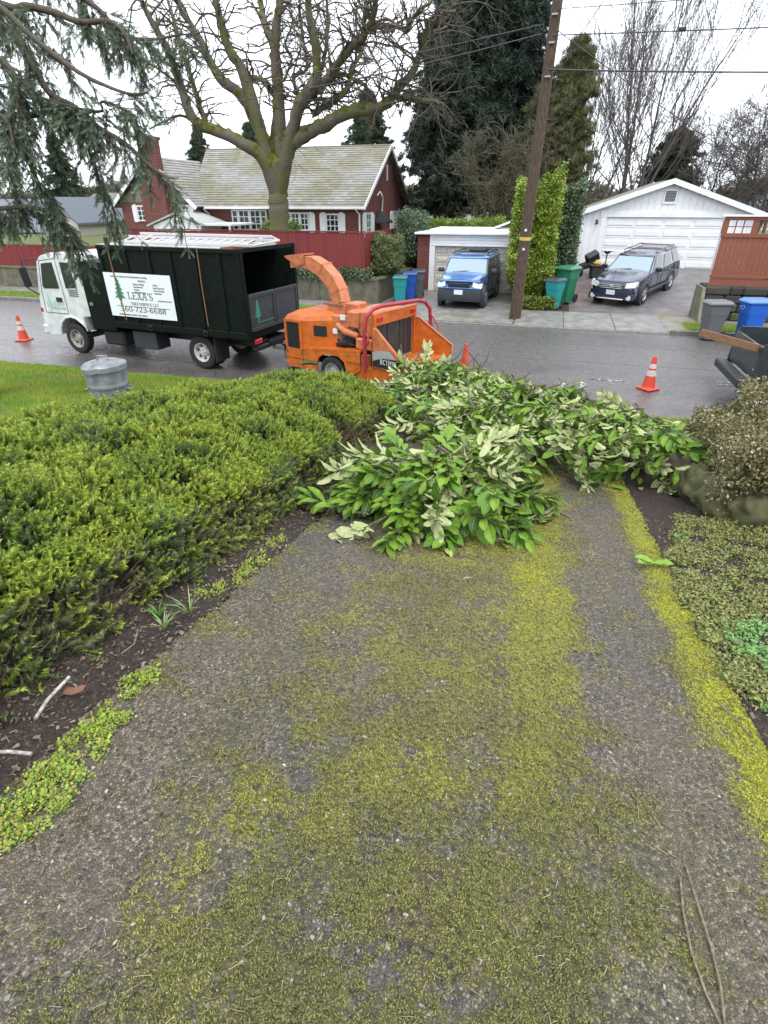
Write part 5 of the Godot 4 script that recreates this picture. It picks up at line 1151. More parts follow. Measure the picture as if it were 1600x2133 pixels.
	o = thing("timber_plank", "long brown timber plank sticking out over the pickup tail", "plank", V(2.95, 1.44, -12.0), 0)
	o.rotation_degrees = V(0, 2.5, -13.0)
	g = Geo.new(); g.cbox(V(1.4, -0.02, 0), V(2.8, 0.14, 0.05), 0.006); part(o, "plank", g, M.wood)
	o = thing("plastic_tub", "pale blue plastic tub behind the right hedge near the pickup", "tub", V(4.02, 0.12, -10.95), 8)
	var pb := mat(lin(0.35, 0.5, 0.62), 0.4)
	g = Geo.new(); g.loft([rrect(0.2, -0.15, 0.15, 0, 0.04), rrect(0.24, -0.19, 0.19, 0.24, 0.05), rrect(0.26, -0.21, 0.21, 0.25, 0.05), rrect(0.26, -0.21, 0.21, 0.28, 0.05)], true); part(o, "tub_body", g, pb)
	g = Geo.new(); g.loft([rrect(0.27, -0.22, 0.22, 0.281, 0.05), rrect(0.25, -0.2, 0.2, 0.31, 0.05)], true); part(o, "tub_lid", g, M.plate)

func bin(label: String, group: String, at: Vector3, turn: float, h: float, body: Color, lid: Color, logo := false) -> void:
	var o := thing("wheelie_bin", label, "bin", at, turn, group)   # front towards +z, wheels at the back
	var k := h / 1.1
	var m := mat(body, 0.45, 0, {"tex": M.t_grain, "scale": 1.5})
	var ml := mat(lid, 0.4, 0, {"tex": M.t_grain, "scale": 1.5})
	var g := Geo.new(); g.T = Transform3D(Basis.from_scale(V(k, k, k)), Vector3.ZERO)
	g.loft([rrect(0.21, -0.2, 0.22, 0.03, 0.06), rrect(0.24, -0.25, 0.26, 0.6, 0.06), rrect(0.26, -0.28, 0.29, 0.72, 0.06), rrect(0.265, -0.29, 0.3, 0.76, 0.05), rrect(0.27, -0.3, 0.31, 0.98, 0.05), rrect(0.29, -0.33, 0.33, 0.985, 0.04), rrect(0.29, -0.33, 0.33, 1.02, 0.04)], true); part(o, "bin_body", g, m)
	g = Geo.new(); g.T = Transform3D(Basis.from_scale(V(k, k, k)), Vector3.ZERO)
	g.loft([rrect(0.3, -0.34, 0.36, 1.025, 0.05), rrect(0.3, -0.34, 0.35, 1.06, 0.05), rrect(0.24, -0.28, 0.28, 1.11, 0.05)], true); part(o, "lid", g, ml)
	g = Geo.new(); g.T = Transform3D(Basis.from_scale(V(k, k, k)), Vector3.ZERO)
	g.tube([V(-0.24, 0.98, -0.34), V(-0.24, 1.0, -0.42), V(0.24, 1.0, -0.42), V(0.24, 0.98, -0.34)], 0.018, 6); part(o, "handle", g, m)
	for s in [-1, 1]:
		g = Geo.new(); g.T = Transform3D(Basis.from_scale(V(k, k, k)) * Basis(V(0, 0, 1), V(s, 0, 0), V(0, s, 0)), V(s * 0.235 * k, 0.125 * k, -0.26 * k))
		g.lathe([P2(0, -0.03), P2(0.125, -0.03), P2(0.125, 0.03), P2(0.09, 0.035), P2(0.08, 0.02), P2(0, 0.025)], 16); part(o, "wheel", g, M.rubber)
	g = Geo.new(); g.T = Transform3D(Basis.from_scale(V(k, k, k)), Vector3.ZERO)
	g.tube([V(-0.24, 0.125, -0.26), V(0.24, 0.125, -0.26)], 0.014, 6); part(o, "axle", g, M.black)
	for s in [-0.5, 0.5]:
		g = Geo.new(); g.T = Transform3D(Basis.from_scale(V(k, k, k)), Vector3.ZERO)
		g.span(V(s * 0.2 - 0.03, 0.05, 0.23), V(s * 0.2 + 0.03, 0.12, 0.27), 0.01); part(o, "lift_catch", g, m)
	if logo:
		g = Geo.new(); g.T = Transform3D(Basis.from_scale(V(k, k, k)), Vector3.ZERO)
		for r in 3:
			g.T = g.T
			var a0 := r * TAU / 3
			for i in 5:
				var a := a0 + i * 0.3; var b := a0 + (i + 0.8) * 0.3
				g.quad(V(-0.05 + cos(a) * 0.1, 0.88 + sin(a) * 0.05, 0.315), V(-0.05 + cos(b) * 0.1, 0.88 + sin(b) * 0.05, 0.315), V(-0.05 + cos(b) * 0.07, 0.88 + sin(b) * 0.035, 0.315), V(-0.05 + cos(a) * 0.07, 0.88 + sin(a) * 0.035, 0.315))
		part(o, "recycling_mark", g, M.plate)
func cone(label: String, at: Vector3, turn: float, bands := true) -> void:
	var o := thing("traffic_cone", label, "traffic cone", at, turn, "orange cones around the work site")
	if not M.has("cone"):
		M.cone = mat(lin(0.75, 0.075, 0.03), 0.5, 0, {"tex": M.t_grain, "scale": 2.0}); M.coneband = mat(lin(0.62, 0.6, 0.58), 0.5, 0, {"tex": M.t_blotch, "scale": 2.0})
	var g := Geo.new(); g.cbox(V(0, 0.02, 0), V(0.36, 0.04, 0.36), 0.012); part(o, "base", g, M.cone)
	g = Geo.new(); g.lathe([P2(0.15, 0.04), P2(0.135, 0.06), P2(0.04, 0.68), P2(0.035, 0.7), P2(0.02, 0.7), P2(0, 0.66)], 20); part(o, "cone_body", g, M.cone)
	if bands:
		for b in [[0.3, 0.42], [0.46, 0.55]]:
			g = Geo.new(); g.lathe([P2(0.137 - (b[0] - 0.06) * 0.1532, b[0]), P2(0.137 - (b[1] - 0.06) * 0.1532, b[1])], 20); part(o, "reflective_band", g, M.coneband)
func wire(label: String, pts: Array, r := 0.014) -> void:
	var o := thing("utility_wire", label, "wire", Vector3.ZERO, 0, "overhead wires")
	var p := []
	for i in 17:
		var t := i / 16.0
		p.push_back((pts[0] as Vector3).lerp(pts[1], t) - V(0, pts[2] * 4.0 * t * (1.0 - t), 0))
	var g := Geo.new(); g.tube(p, r, 4); part(o, "cable", g, M.wire)

func build_street_things() -> void:
	var teal := lin(0.012, 0.3, 0.3); var blu := lin(0.01, 0.1, 0.5); var grn := lin(0.02, 0.2, 0.1); var gry := lin(0.13, 0.14, 0.15)
	bin("teal wheelie bin leading the row beside the concrete wall", "bins by the concrete wall", V(-5.5, 0.06, -22.2), 10, 1.05, teal, lin(0.03, 0.16, 0.18), false)
	bin("bright blue wheelie bin between teal and grey bins by the wall", "bins by the concrete wall", V(-5.3, 0.07, -23.0), 10, 1.1, blu, lin(0.02, 0.06, 0.25), false)
	bin("grey wheelie bin rearmost of the row beside the concrete wall", "bins by the concrete wall", V(-5.15, 0.08, -23.8), 12, 1.1, gry, lin(0.04, 0.045, 0.06), false)
	bin("small teal wheelie bin with black lid below the yellow green hedge", "bins by the hedge", V(0.3, 0.13, -22.35), -30, 1.04, teal, lin(0.05, 0.055, 0.06), false)
	bin("large green wheelie bin behind the teal one by the hedge", "bins by the hedge", V(0.72, 0.2, -23.5), -30, 1.28, grn, lin(0.05, 0.27, 0.14), false)
	bin("grey wheelie bin at the kerb below the dark stone wall", "bins at the right kerb", V(4.85, 0.02, -18.75), -75, 1.08, gry, lin(0.2, 0.21, 0.22), false)
	bin("blue recycling bin with white mark at the right kerb", "bins at the right kerb", V(5.85, 0.02, -18.8), -75, 1.16, lin(0.01, 0.13, 0.62), lin(0.14, 0.3, 0.62), true)
	cone("orange cone with two white bands in front of the truck cab", V(-14.64, 0.03, -13.1), 12)
	cone("orange cone with dirty band alone on the road at right", V(2.42, 0.03, -12.85), 40)
	cone("plain orange cone peeking up behind the laurel pile", V(-1.62, 0.03, -13.0), 0, false)
	# utility pole and wires
	var o := thing("utility_pole", "tall brown wooden utility pole on the far pavement", "utility pole", V(-0.93, -0.06, -20.4))
	var g := Geo.new(); g.tube([V(0, 0, 0), V(0.03, 2, 0), V(0.1, 5, 0), V(0.2, 9, 0), V(0.24, 11, 0)], [0.2, 0.185, 0.165, 0.14, 0.125], 14); part(o, "shaft", g, M.pole)
	g = Geo.new(); g.span(V(-0.8, 10.2, 0.14), V(1.3, 10.32, 0.24)); part(o, "crossarm", g, M.pole)
	M.yellowtag = mat(lin(0.45, 0.33, 0.06), 0.7)
	g = Geo.new(); g.tube([V(0.045, 2.55, 0), V(0.047, 2.65, 0)], 0.186, 14, false); part(o, "yellow_band", g, M.yellowtag)
	for y in [2.3, 2.85]:
		g = Geo.new(); g.T = Transform3D(Basis(V(1, 0, 0), V(0, 0, 1), V(0, -1, 0)), V(0.04, y, 0.18)); g.lathe([P2(0.04, 0), P2(0.04, 0.012), P2(0, 0.012)], 10); part(o, "tag_disc", g, M.plate)
	g = Geo.new(); g.tube([V(0.14, 4, 0.1), V(0.24, 8, 0.09), V(0.3, 10.8, 0.08)], 0.022, 5); part(o, "conduit", g, M.wire)
	for y in [6.75, 7.5, 8.1]:
		g = Geo.new(); g.cbox(V(0.16, y, 0.17), V(0.16, 0.05, 0.05), 0.01); part(o, "wire_bracket", g, M.steel)
	var tp := V(-0.75, 0, -20.25)
	wire("thick dark wire running level to the right edge, lowest of three", [tp + V(0, 6.85, 0), V(14, 6.3, -20.2), 0.1], 0.02)
	wire("upper right wire with a small black splice box", [tp + V(0, 7.6, 0), V(16, 7.3, -20.2), 0.05])
	wire("topmost thin wire at the upper right", [tp + V(0.05, 8.15, 0), V(16, 8.2, -20.2), 0.05], 0.01)
	wire("service wire slanting down right over the gable garage", [tp + V(0.1, 7.7, 0), V(8.5, 3.4, -24), 0.15], 0.012)
	wire("dark wire slanting steeply up and out at the top right", [tp + V(0.1, 6.7, -0.1), V(2.2, 10.2, -17.5), 0.02], 0.014)
	wire("upper wire crossing left in front of the conifers", [tp + V(-0.3, 7.85, 0), V(-30, 6.9, -21), 0.7], 0.012)
	wire("lower pale wire crossing left past the bare mossy tree", [tp + V(-0.3, 7.65, 0), V(-30, 6.7, -20.6), 0.95], 0.014)
	o = thing("splice_box", "small black box on the upper right wire", "splice box", V(2.55, 7.54, -20.24))
	g = Geo.new(); g.cbox(Vector3.ZERO, Vector3(0.2, 0.09, 0.09), 0.02); part(o, "box_body", g, M.black)
	# junk by the gable garage
	o = thing("barbecue", "tipped black barbecue among clutter at the gable garage corner", "barbecue", V(1.75, 0.66, -28.6), 15)
	g = Geo.new(); g.cbox(V(0.05, 0.75, 0), V(0.55, 0.38, 0.4), 0.05, Basis.from_euler(V(0.3, 0.2, 0.5))); part(o, "hood", g, M.black)
	g = Geo.new(); g.cbox(V(-0.15, 0.42, 0), V(0.6, 0.22, 0.42), 0.04, Basis.from_euler(V(0.1, 0, 0.3))); part(o, "firebox", g, M.rubber)
	for s in [[-0.4, -0.15], [0.1, -0.15], [-0.4, 0.15], [0.1, 0.15]]:
		g = Geo.new(); g.tube([V(s[0], 0, s[1]), V(s[0] * 0.7, 0.4, s[1])], 0.02, 5); part(o, "leg", g, M.black)
	g = Geo.new(); g.cbox(V(-0.55, 0.12, 0.2), V(0.4, 0.24, 0.35), 0.05); part(o, "cover_bundle", g, M.rubber)
	o = thing("yellow_bag", "small yellow bag resting on the planter by the garage", "bag", V(2.02, 1.12, -28.0))
	g = Geo.new(); g.lathe([P2(0, 0), P2(0.14, 0.02), P2(0.17, 0.1), P2(0.1, 0.2), P2(0.03, 0.24), P2(0, 0.24)], 10); part(o, "bag_body", g, M.yellowtag)
	o = thing("planter_tub", "dark grey square planter tub left of the navy wagon", "planter", V(2.05, 0.66, -28.0), 10)
	g = Geo.new(); g.loft([rrect(0.24, -0.24, 0.24, 0, 0.02), rrect(0.27, -0.27, 0.27, 0.42, 0.02), rrect(0.3, -0.3, 0.3, 0.43, 0.02), rrect(0.3, -0.3, 0.3, 0.48, 0.02)], true); part(o, "tub_body", g, mat(lin(0.07, 0.07, 0.065), 0.7, 0, {"tex": M.t_grain, "scale": 2.0}))
	o = thing("bird_feeder_stand", "thin dark metal stand with petal dish by the garage", "stand", V(2.42, 0.7, -28.8))
	g = Geo.new(); g.tube([V(0, 0, 0), V(0, 0.85, 0)], 0.025, 6); part(o, "stem", g, M.black)
	g = Geo.new(); g.lathe([P2(0, 0.82), P2(0.1, 0.86), P2(0.16, 0.94)], 12)
	for i in 6: g.box(V(cos(i * 1.05) * 0.2, 0.95, sin(i * 1.05) * 0.2), V(0.16, 0.015, 0.07), Basis(Vector3.UP, -i * 1.05))
	part(o, "dish", g, M.black)
	# galvanised dustbin on the lawn
	o = thing("metal_trash_can", "dented galvanised metal trash can standing on the lawn behind juniper hedge", "trash can", V(-4.82, base_h(-4.82, 5.25) - 0.01, -5.25), 20)
	o.scale = V(0.8, 0.95, 0.8)
	g = Geo.new(); g.lathe([P2(0, 0), P2(0.235, 0.0), P2(0.24, 0.02), P2(0.25, 0.2), P2(0.262, 0.24), P2(0.255, 0.28), P2(0.268, 0.62), P2(0.28, 0.66), P2(0.272, 0.7), P2(0.278, 0.84), P2(0.29, 0.86)], 32)
	for i in g.v.size():
		var p := g.v[i]; var d := 0.016 * nz.get_noise_3d(p.x * 130, p.y * 90, p.z * 130)
		g.v[i] = p + V(p.x, 0, p.z).normalized() * d
	part(o, "can_body", g, M.galv)
	g = Geo.new(); g.lathe([P2(0.305, 0.84), P2(0.308, 0.9), P2(0.29, 0.915), P2(0.2, 0.94), P2(0.08, 0.955), P2(0, 0.955)], 32)
	for i in g.v.size():
		var p := g.v[i]; g.v[i].y += 0.02 * nz.get_noise_2d(p.x * 150, p.z * 150) + p.x * 0.05
	part(o, "lid", g, M.galv)
	g = Geo.new(); g.tube([V(-0.08, 0.95, 0), V(-0.06, 1.0, 0), V(0.06, 1.0, 0), V(0.08, 0.95, 0)], 0.012, 6); part(o, "lid_handle", g, M.galv)
	for s in [-1, 1]:
		g = Geo.new(); g.tube([V(s * 0.27, 0.62, -0.07), V(s * 0.32, 0.6, -0.06), V(s * 0.32, 0.6, 0.06), V(s * 0.27, 0.62, 0.07)], 0.011, 6); part(o, "side_handle", g, M.galv)
	# tar seams across the asphalt
	var seams := Node3D.new(); seams.name = "tar_seams"; seams.set_meta("kind", "structure"); add_child(seams)
	M.tar = mat(lin(0.11, 0.108, 0.112), 0.45)
	for e in [[-22.0, 14.72, 22.0, 14.9], [-3.4, 16.9, 4.2, 16.95], [-3.4, 16.9, -3.3, 18.6], [4.2, 16.95, 4.25, 18.6], [5.0, 15.2, 16.0, 16.4]]:
		var sp := Geo.new()
		var L: float = V(e[2] - e[0], 0, e[3] - e[1]).length(); var nseg := int(L / 0.3) + 2
		var dirn := V(e[2] - e[0], 0, -(e[3] - e[1])).normalized(); var sid := V(-dirn.z, 0, dirn.x)
		var prev := []
		for i in nseg + 1:
			var t := float(i) / nseg
			var px: float = lerp(e[0], e[2], t) + 0.05 * nz.get_noise_1d(i * 40.0 + e[0]); var pn: float = lerp(e[1], e[3], t) + 0.06 * nz.get_noise_1d(i * 30.0 + e[1] * 9)
			var c := V(px, 0.05 * ss(10.7, 15, pn) * ss(19.2, 15, pn) + 0.005, -pn); var hw := rr(0.008, 0.022)
			if prev: sp.quad(prev[0], prev[1], c + sid * hw, c - sid * hw)
			prev = [c - sid * hw, c + sid * hw]
		part(seams, "tar_seam", sp, M.tar)
	# worn paint on the road
	M.roadpaint = mat(lin(0.5, 0.5, 0.52), 0.5, 0, {"tex": noise_tex(0.05, 0.25, 1.0, 41, FastNoiseLite.TYPE_SIMPLEX_SMOOTH, 5, 256, 2.5), "scale": 0.8, "world": true})
	var pm := Node3D.new(); pm.name = "road_marking"; pm.set_meta("kind", "structure"); add_child(pm)
	for s in [[1.2, 13.28, 0.8, 0.05], [1.65, 13.05, 0.05, 0.22], [1.0, 12.5, 0.14, 0.5], [0.55, 12.4, 0.14, 0.5], [4.0, 13.75, 0.35, 0.08], [3.95, 13.55, 0.45, 0.08], [3.55, 13.7, 0.18, 0.03]]:
		g = Geo.new()
		var rw := func(x, n): return 0.05 * ss(10.7, 15, n) * ss(19.2, 15, n) + 0.008
		var x0: float = s[0]; var n0: float = s[1]
		g.quad(V(x0, rw.call(x0, n0), -n0), V(x0 + s[2], rw.call(x0, n0), -n0), V(x0 + s[2], rw.call(x0, n0 + s[3]), -n0 - s[3]), V(x0, rw.call(x0, n0 + s[3]), -n0 - s[3])); part(pm, "paint_stroke", g, M.roadpaint)
const LIMBS := [
	[-12.89,2.36,-27.50,0.460,-12.86,3.18,-27.50,0.453,-12.83,3.68,-27.50,0.447,-12.81,4.07,-27.50,0.440],
	[-12.84,3.73,-27.50,0.360,-13.01,4.74,-27.22,0.328,-13.33,5.49,-26.94,0.296,-13.94,5.82,-26.67,0.263,-15.04,6.35,-26.39,0.231,-15.81,6.61,-26.11,0.199,-16.18,7.85,-25.83,0.167,-16.29,8.88,-25.56,0.134,-16.93,10.31,-25.28,0.102,-16.81,10.62,-25.00,0.070],
	[-16.11,6.69,-27.50,0.130,-16.53,7.60,-27.70,0.116,-16.84,8.55,-27.90,0.102,-17.29,9.69,-28.10,0.088,-17.58,10.67,-28.30,0.074,-17.88,11.57,-28.50,0.060],
	[-12.80,3.87,-27.50,0.340,-13.18,5.18,-27.67,0.311,-13.73,6.59,-27.83,0.282,-14.03,7.02,-28.00,0.253,-14.64,7.85,-28.17,0.224,-15.64,8.50,-28.33,0.196,-16.17,9.20,-28.50,0.167,-16.66,10.08,-28.67,0.138,-17.41,11.02,-28.83,0.109,-17.65,11.68,-29.00,0.080],
	[-12.85,3.65,-27.50,0.360,-12.79,4.88,-27.36,0.324,-13.11,5.43,-27.21,0.289,-13.50,7.41,-27.07,0.253,-13.79,8.52,-26.93,0.217,-14.27,9.29,-26.79,0.181,-14.39,10.13,-26.64,0.146,-14.42,10.87,-26.50,0.110],
	[-12.81,3.73,-27.50,0.360,-12.60,5.17,-27.60,0.312,-12.53,7.20,-27.70,0.264,-12.55,9.09,-27.80,0.216,-12.39,10.28,-27.90,0.168,-12.11,11.07,-28.00,0.120],
	[-12.80,3.80,-27.50,0.340,-13.07,5.33,-27.92,0.302,-13.09,6.06,-28.33,0.263,-13.00,8.00,-28.75,0.225,-13.14,9.36,-29.17,0.187,-13.75,10.41,-29.58,0.148,-14.07,11.68,-30.00,0.110],
	[-12.80,3.80,-27.50,0.360,-12.25,5.15,-27.29,0.324,-11.81,6.01,-27.07,0.289,-11.20,7.12,-26.86,0.253,-10.32,7.91,-26.64,0.217,-10.17,8.85,-26.43,0.181,-10.25,9.79,-26.21,0.146,-10.22,10.47,-26.00,0.110],
	[-11.47,7.14,-27.50,0.190,-10.68,7.56,-27.07,0.176,-9.85,7.89,-26.64,0.161,-9.04,8.48,-26.21,0.147,-8.29,8.85,-25.79,0.133,-7.80,8.95,-25.36,0.119,-7.32,9.35,-24.93,0.104,-7.09,9.91,-24.50,0.090],
	[-12.77,3.87,-27.50,0.330,-12.30,5.01,-27.36,0.310,-11.80,5.82,-27.21,0.290,-10.94,6.18,-27.07,0.270,-10.03,6.47,-26.93,0.250,-9.15,6.80,-26.79,0.230,-8.16,6.88,-26.64,0.210,-7.43,6.96,-26.50,0.190,-6.94,7.27,-26.36,0.170,-6.54,7.58,-26.21,0.150,-6.01,8.04,-26.07,0.130,-5.72,8.64,-25.93,0.110,-5.37,9.21,-25.79,0.090,-4.89,9.50,-25.64,0.070,-4.41,9.49,-25.50,0.050],
	[-10.90,6.87,-27.50,0.130,-9.99,7.39,-27.83,0.118,-9.43,7.85,-28.17,0.107,-9.35,8.57,-28.50,0.095,-8.96,9.28,-28.83,0.083,-8.96,10.05,-29.17,0.072,-8.97,10.88,-29.50,0.060],
	[-7.24,7.37,-27.50,0.090,-6.27,7.17,-26.67,0.077,-5.35,6.98,-25.83,0.063,-4.63,6.77,-25.00,0.050],
	[-8.08,9.61,-27.50,0.090,-7.63,9.54,-27.00,0.082,-6.85,9.39,-26.50,0.073,-6.30,9.10,-26.00,0.065,-6.12,9.25,-25.50,0.057,-5.68,9.46,-25.00,0.048,-5.13,9.50,-24.50,0.040],
	[-10.16,8.03,-27.50,0.100,-9.39,8.19,-27.17,0.083,-8.66,7.93,-26.83,0.067,-8.10,7.68,-26.50,0.050],
	[-13.79,8.24,-27.50,0.100,-13.26,8.24,-27.67,0.107,-12.96,7.87,-27.83,0.113,-12.73,7.50,-28.00,0.120],
	[-11.45,7.40,-27.50,0.090,-11.76,8.26,-27.80,0.080,-11.27,8.60,-28.10,0.070,-11.47,9.74,-28.40,0.060,-11.69,10.70,-28.70,0.050,-11.69,11.23,-29.00,0.040],
	[-12.14,8.11,-27.50,0.060,-11.87,8.91,-28.00,0.052,-12.38,9.51,-28.50,0.045,-12.19,10.26,-29.00,0.037,-12.42,11.10,-29.50,0.030],
	[-10.48,8.16,-27.50,0.090,-10.16,9.18,-27.67,0.077,-10.09,10.13,-27.83,0.063,-10.19,10.89,-28.00,0.050],
	[-16.56,6.77,-27.50,0.070,-16.81,6.94,-26.50,0.057,-17.12,6.58,-25.50,0.043,-17.12,6.24,-24.50,0.030],
	[-17.38,8.26,-27.50,0.060,-17.70,8.69,-26.50,0.050,-17.73,8.82,-25.50,0.040,-17.72,8.59,-24.50,0.030]]
const BOUGHS := [
	[0.50,-6.45,5.62,-6.20,0.035,-5.78,5.33,-6.11,0.031,-5.45,5.10,-6.03,0.028,-5.11,4.89,-5.94,0.024,-4.77,4.71,-5.86,0.021,-4.42,4.58,-5.77,0.017,-4.12,4.50,-5.69,0.014,-3.86,4.49,-5.60,0.010],
	[1.10,-6.81,5.63,-6.50,0.050,-6.14,5.29,-6.43,0.046,-5.89,5.13,-6.36,0.042,-5.72,4.89,-6.29,0.039,-5.51,4.62,-6.22,0.035,-5.17,4.48,-6.15,0.031,-4.89,4.30,-6.08,0.027,-4.52,4.13,-6.01,0.023,-4.23,3.93,-5.94,0.020,-3.97,3.78,-5.87,0.016,-3.89,3.55,-5.80,0.012],
	[1.30,-6.85,5.73,-6.80,0.050,-6.22,5.49,-6.73,0.045,-5.93,5.47,-6.66,0.039,-5.54,5.38,-6.59,0.034,-5.16,5.26,-6.51,0.028,-4.77,5.23,-6.44,0.023,-4.55,5.11,-6.37,0.017,-4.44,4.92,-6.30,0.012],
	[1.40,-5.77,5.81,-7.00,0.035,-5.44,5.59,-6.96,0.030,-5.19,5.44,-6.92,0.025,-4.94,5.22,-6.88,0.020,-4.58,5.15,-6.84,0.015,-4.17,5.16,-6.80,0.010],
	[1.80,-6.26,5.03,-6.00,0.040,-5.80,4.88,-5.95,0.033,-5.62,4.73,-5.90,0.025,-5.62,4.52,-5.85,0.018,-5.63,4.29,-5.80,0.010],
	[1.60,-6.30,4.47,-5.80,0.030,-5.78,4.39,-5.73,0.023,-5.64,4.22,-5.67,0.017,-5.63,3.96,-5.60,0.010],
	[1.30,-6.95,4.62,-6.30,0.040,-6.14,4.46,-6.34,0.035,-5.62,4.48,-6.39,0.031,-5.40,4.31,-6.43,0.026,-5.36,4.00,-6.47,0.022,-5.36,3.78,-6.51,0.017,-5.30,3.58,-6.56,0.013,-5.32,3.26,-6.60,0.008],
	[1.60,-6.73,4.34,-6.00,0.040,-6.05,4.23,-6.06,0.034,-5.95,3.99,-6.12,0.027,-5.93,3.67,-6.18,0.021,-5.88,3.46,-6.24,0.014,-5.83,3.30,-6.30,0.008],
	[2.00,-6.96,3.59,-6.10,0.030,-6.17,3.54,-6.16,0.026,-5.84,3.44,-6.22,0.021,-5.76,3.26,-6.28,0.017,-5.74,3.09,-6.34,0.012,-5.78,2.98,-6.40,0.008],
	[1.20,-6.97,4.05,-6.20,0.030,-6.52,4.01,-6.27,0.023,-6.49,3.86,-6.33,0.017,-6.58,3.53,-6.40,0.010],
	[1.30,-5.13,4.47,-6.10,0.015,-4.76,4.51,-6.07,0.012,-4.49,4.44,-6.03,0.009,-4.32,4.36,-6.00,0.006]]

func spray_mesh(len: float, pairs: int, blade: float, width: float, droop: float, c0: Color, c1: Color, flat := 0.5) -> ArrayMesh:
	# a twig along +y with needle-like blades to all sides; c0 at the base, c1 at the tips of growth
	var g := Geo.new()
	g.col = c0 * 0.6
	for i in pairs:
		var t := (i + 0.5) / pairs
		var p := V(0, len * t, droop * t * t)
		g.col = c0.lerp(c1, clamp(t + rr(-0.25, 0.25), 0, 1)) * rr(0.8, 1.2)
		for s in 2:
			var a := rr(-0.6, 0.6) + (PI if s else 0.0)
			var dir := V(cos(a), rr(0.45, 0.95), sin(a) * flat).normalized()
			var b := blade * rr(0.7, 1.15) * (1.0 - 0.35 * t)
			var sd := dir.cross(V(rr(-1, 1), rr(-1, 1), rr(-1, 1))).normalized() * width
			g.tri(p - sd, p + sd, p + dir * b)
	g.tri(V(-width * 0.5, 0, 0), V(width * 0.5, 0, 0), V(0, len, droop))
	return g.mesh()
func tuft_mesh(n: int, rad: float, blade: float, width: float, cols: Array, up := 0.2) -> ArrayMesh:   # loose ball of blades
	var g := Geo.new()
	for i in n:
		var d := V(rr(-1, 1), rr(-1, 1) + up, rr(-1, 1)).normalized()
		var p := V(rr(-1, 1), rr(-0.6, 0.6), rr(-1, 1)) * rad * 0.7
		var sd := d.cross(V(rr(-1, 1), rr(-1, 1), rr(-1, 1))).normalized() * width * rr(0.6, 1.2)
		g.col = (cols[rng.randi() % cols.size()] as Color) * rr(0.75, 1.25)
		g.tri(p - sd, p + sd, p + d * blade * rr(0.6, 1.2))
	return g.mesh()
func leaf_cluster(n: int, rad: float, l: float, w: float, cols: Array) -> ArrayMesh:   # small broad leaves, two faces folded at the midrib
	var g := Geo.new()
	for i in n:
		var p := V(rr(-1, 1), rr(-1, 1), rr(-1, 1)) * rad
		var d := V(rr(-1, 1), rr(-0.7, 0.9), rr(-1, 1)).normalized()
		var s := d.cross(V(rr(-0.6, 0.6), 1, rr(-0.6, 0.6))).normalized()
		var k := rr(0.7, 1.2)
		var nn := s.cross(d) * 0.12 * w
		g.col = (cols[rng.randi() % cols.size()] as Color) * rr(0.8, 1.2)
		var tip := p + d * l * k
		var m1 := p + d * l * k * 0.5 + s * w * 0.5 * k + nn; var m2 := p + d * l * k * 0.5 - s * w * 0.5 * k + nn
		g.tri(p, m1, tip); g.tri(p, tip, m2)
	return g.mesh()
func rand_basis(tilt := 0.5) -> Basis: return Basis(Vector3.UP, rr(0, TAU)) * Basis(Vector3.RIGHT, rr(-tilt, tilt)) * Basis(V(0, 0, 1), rr(-tilt, tilt))

func twigs(g: Geo, p: Vector3, d: Vector3, len: float, r: float, depth: int, o: Dictionary) -> void:
	var n := 4
	var pts := [p]; var rad := [r]
	var q := p; var dir := d
	for i in n:
		dir = (dir + V(rr(-1, 1), rr(-1, 1), rr(-1, 1)) * o.wig + V(0, o.lift, 0)).normalized()
		q += dir * len / n
		pts.push_back(q); rad.push_back(lerp(r, r * 0.5, float(i + 1) / n))
	g.tube(pts, rad, 4 if depth > 0 else 3, false)
	if depth <= 0: return
	for k in int(o.kids):
		var t := rng.randi_range(1, n)
		var nd: Vector3 = (dir + V(rr(-1, 1), rr(-1, 1), rr(-1, 1)) * o.spread).normalized()
		twigs(g, pts[t], nd, len * rr(0.5, 0.8), max(rad[t] * 0.65, o.rmin), depth - 1, o)

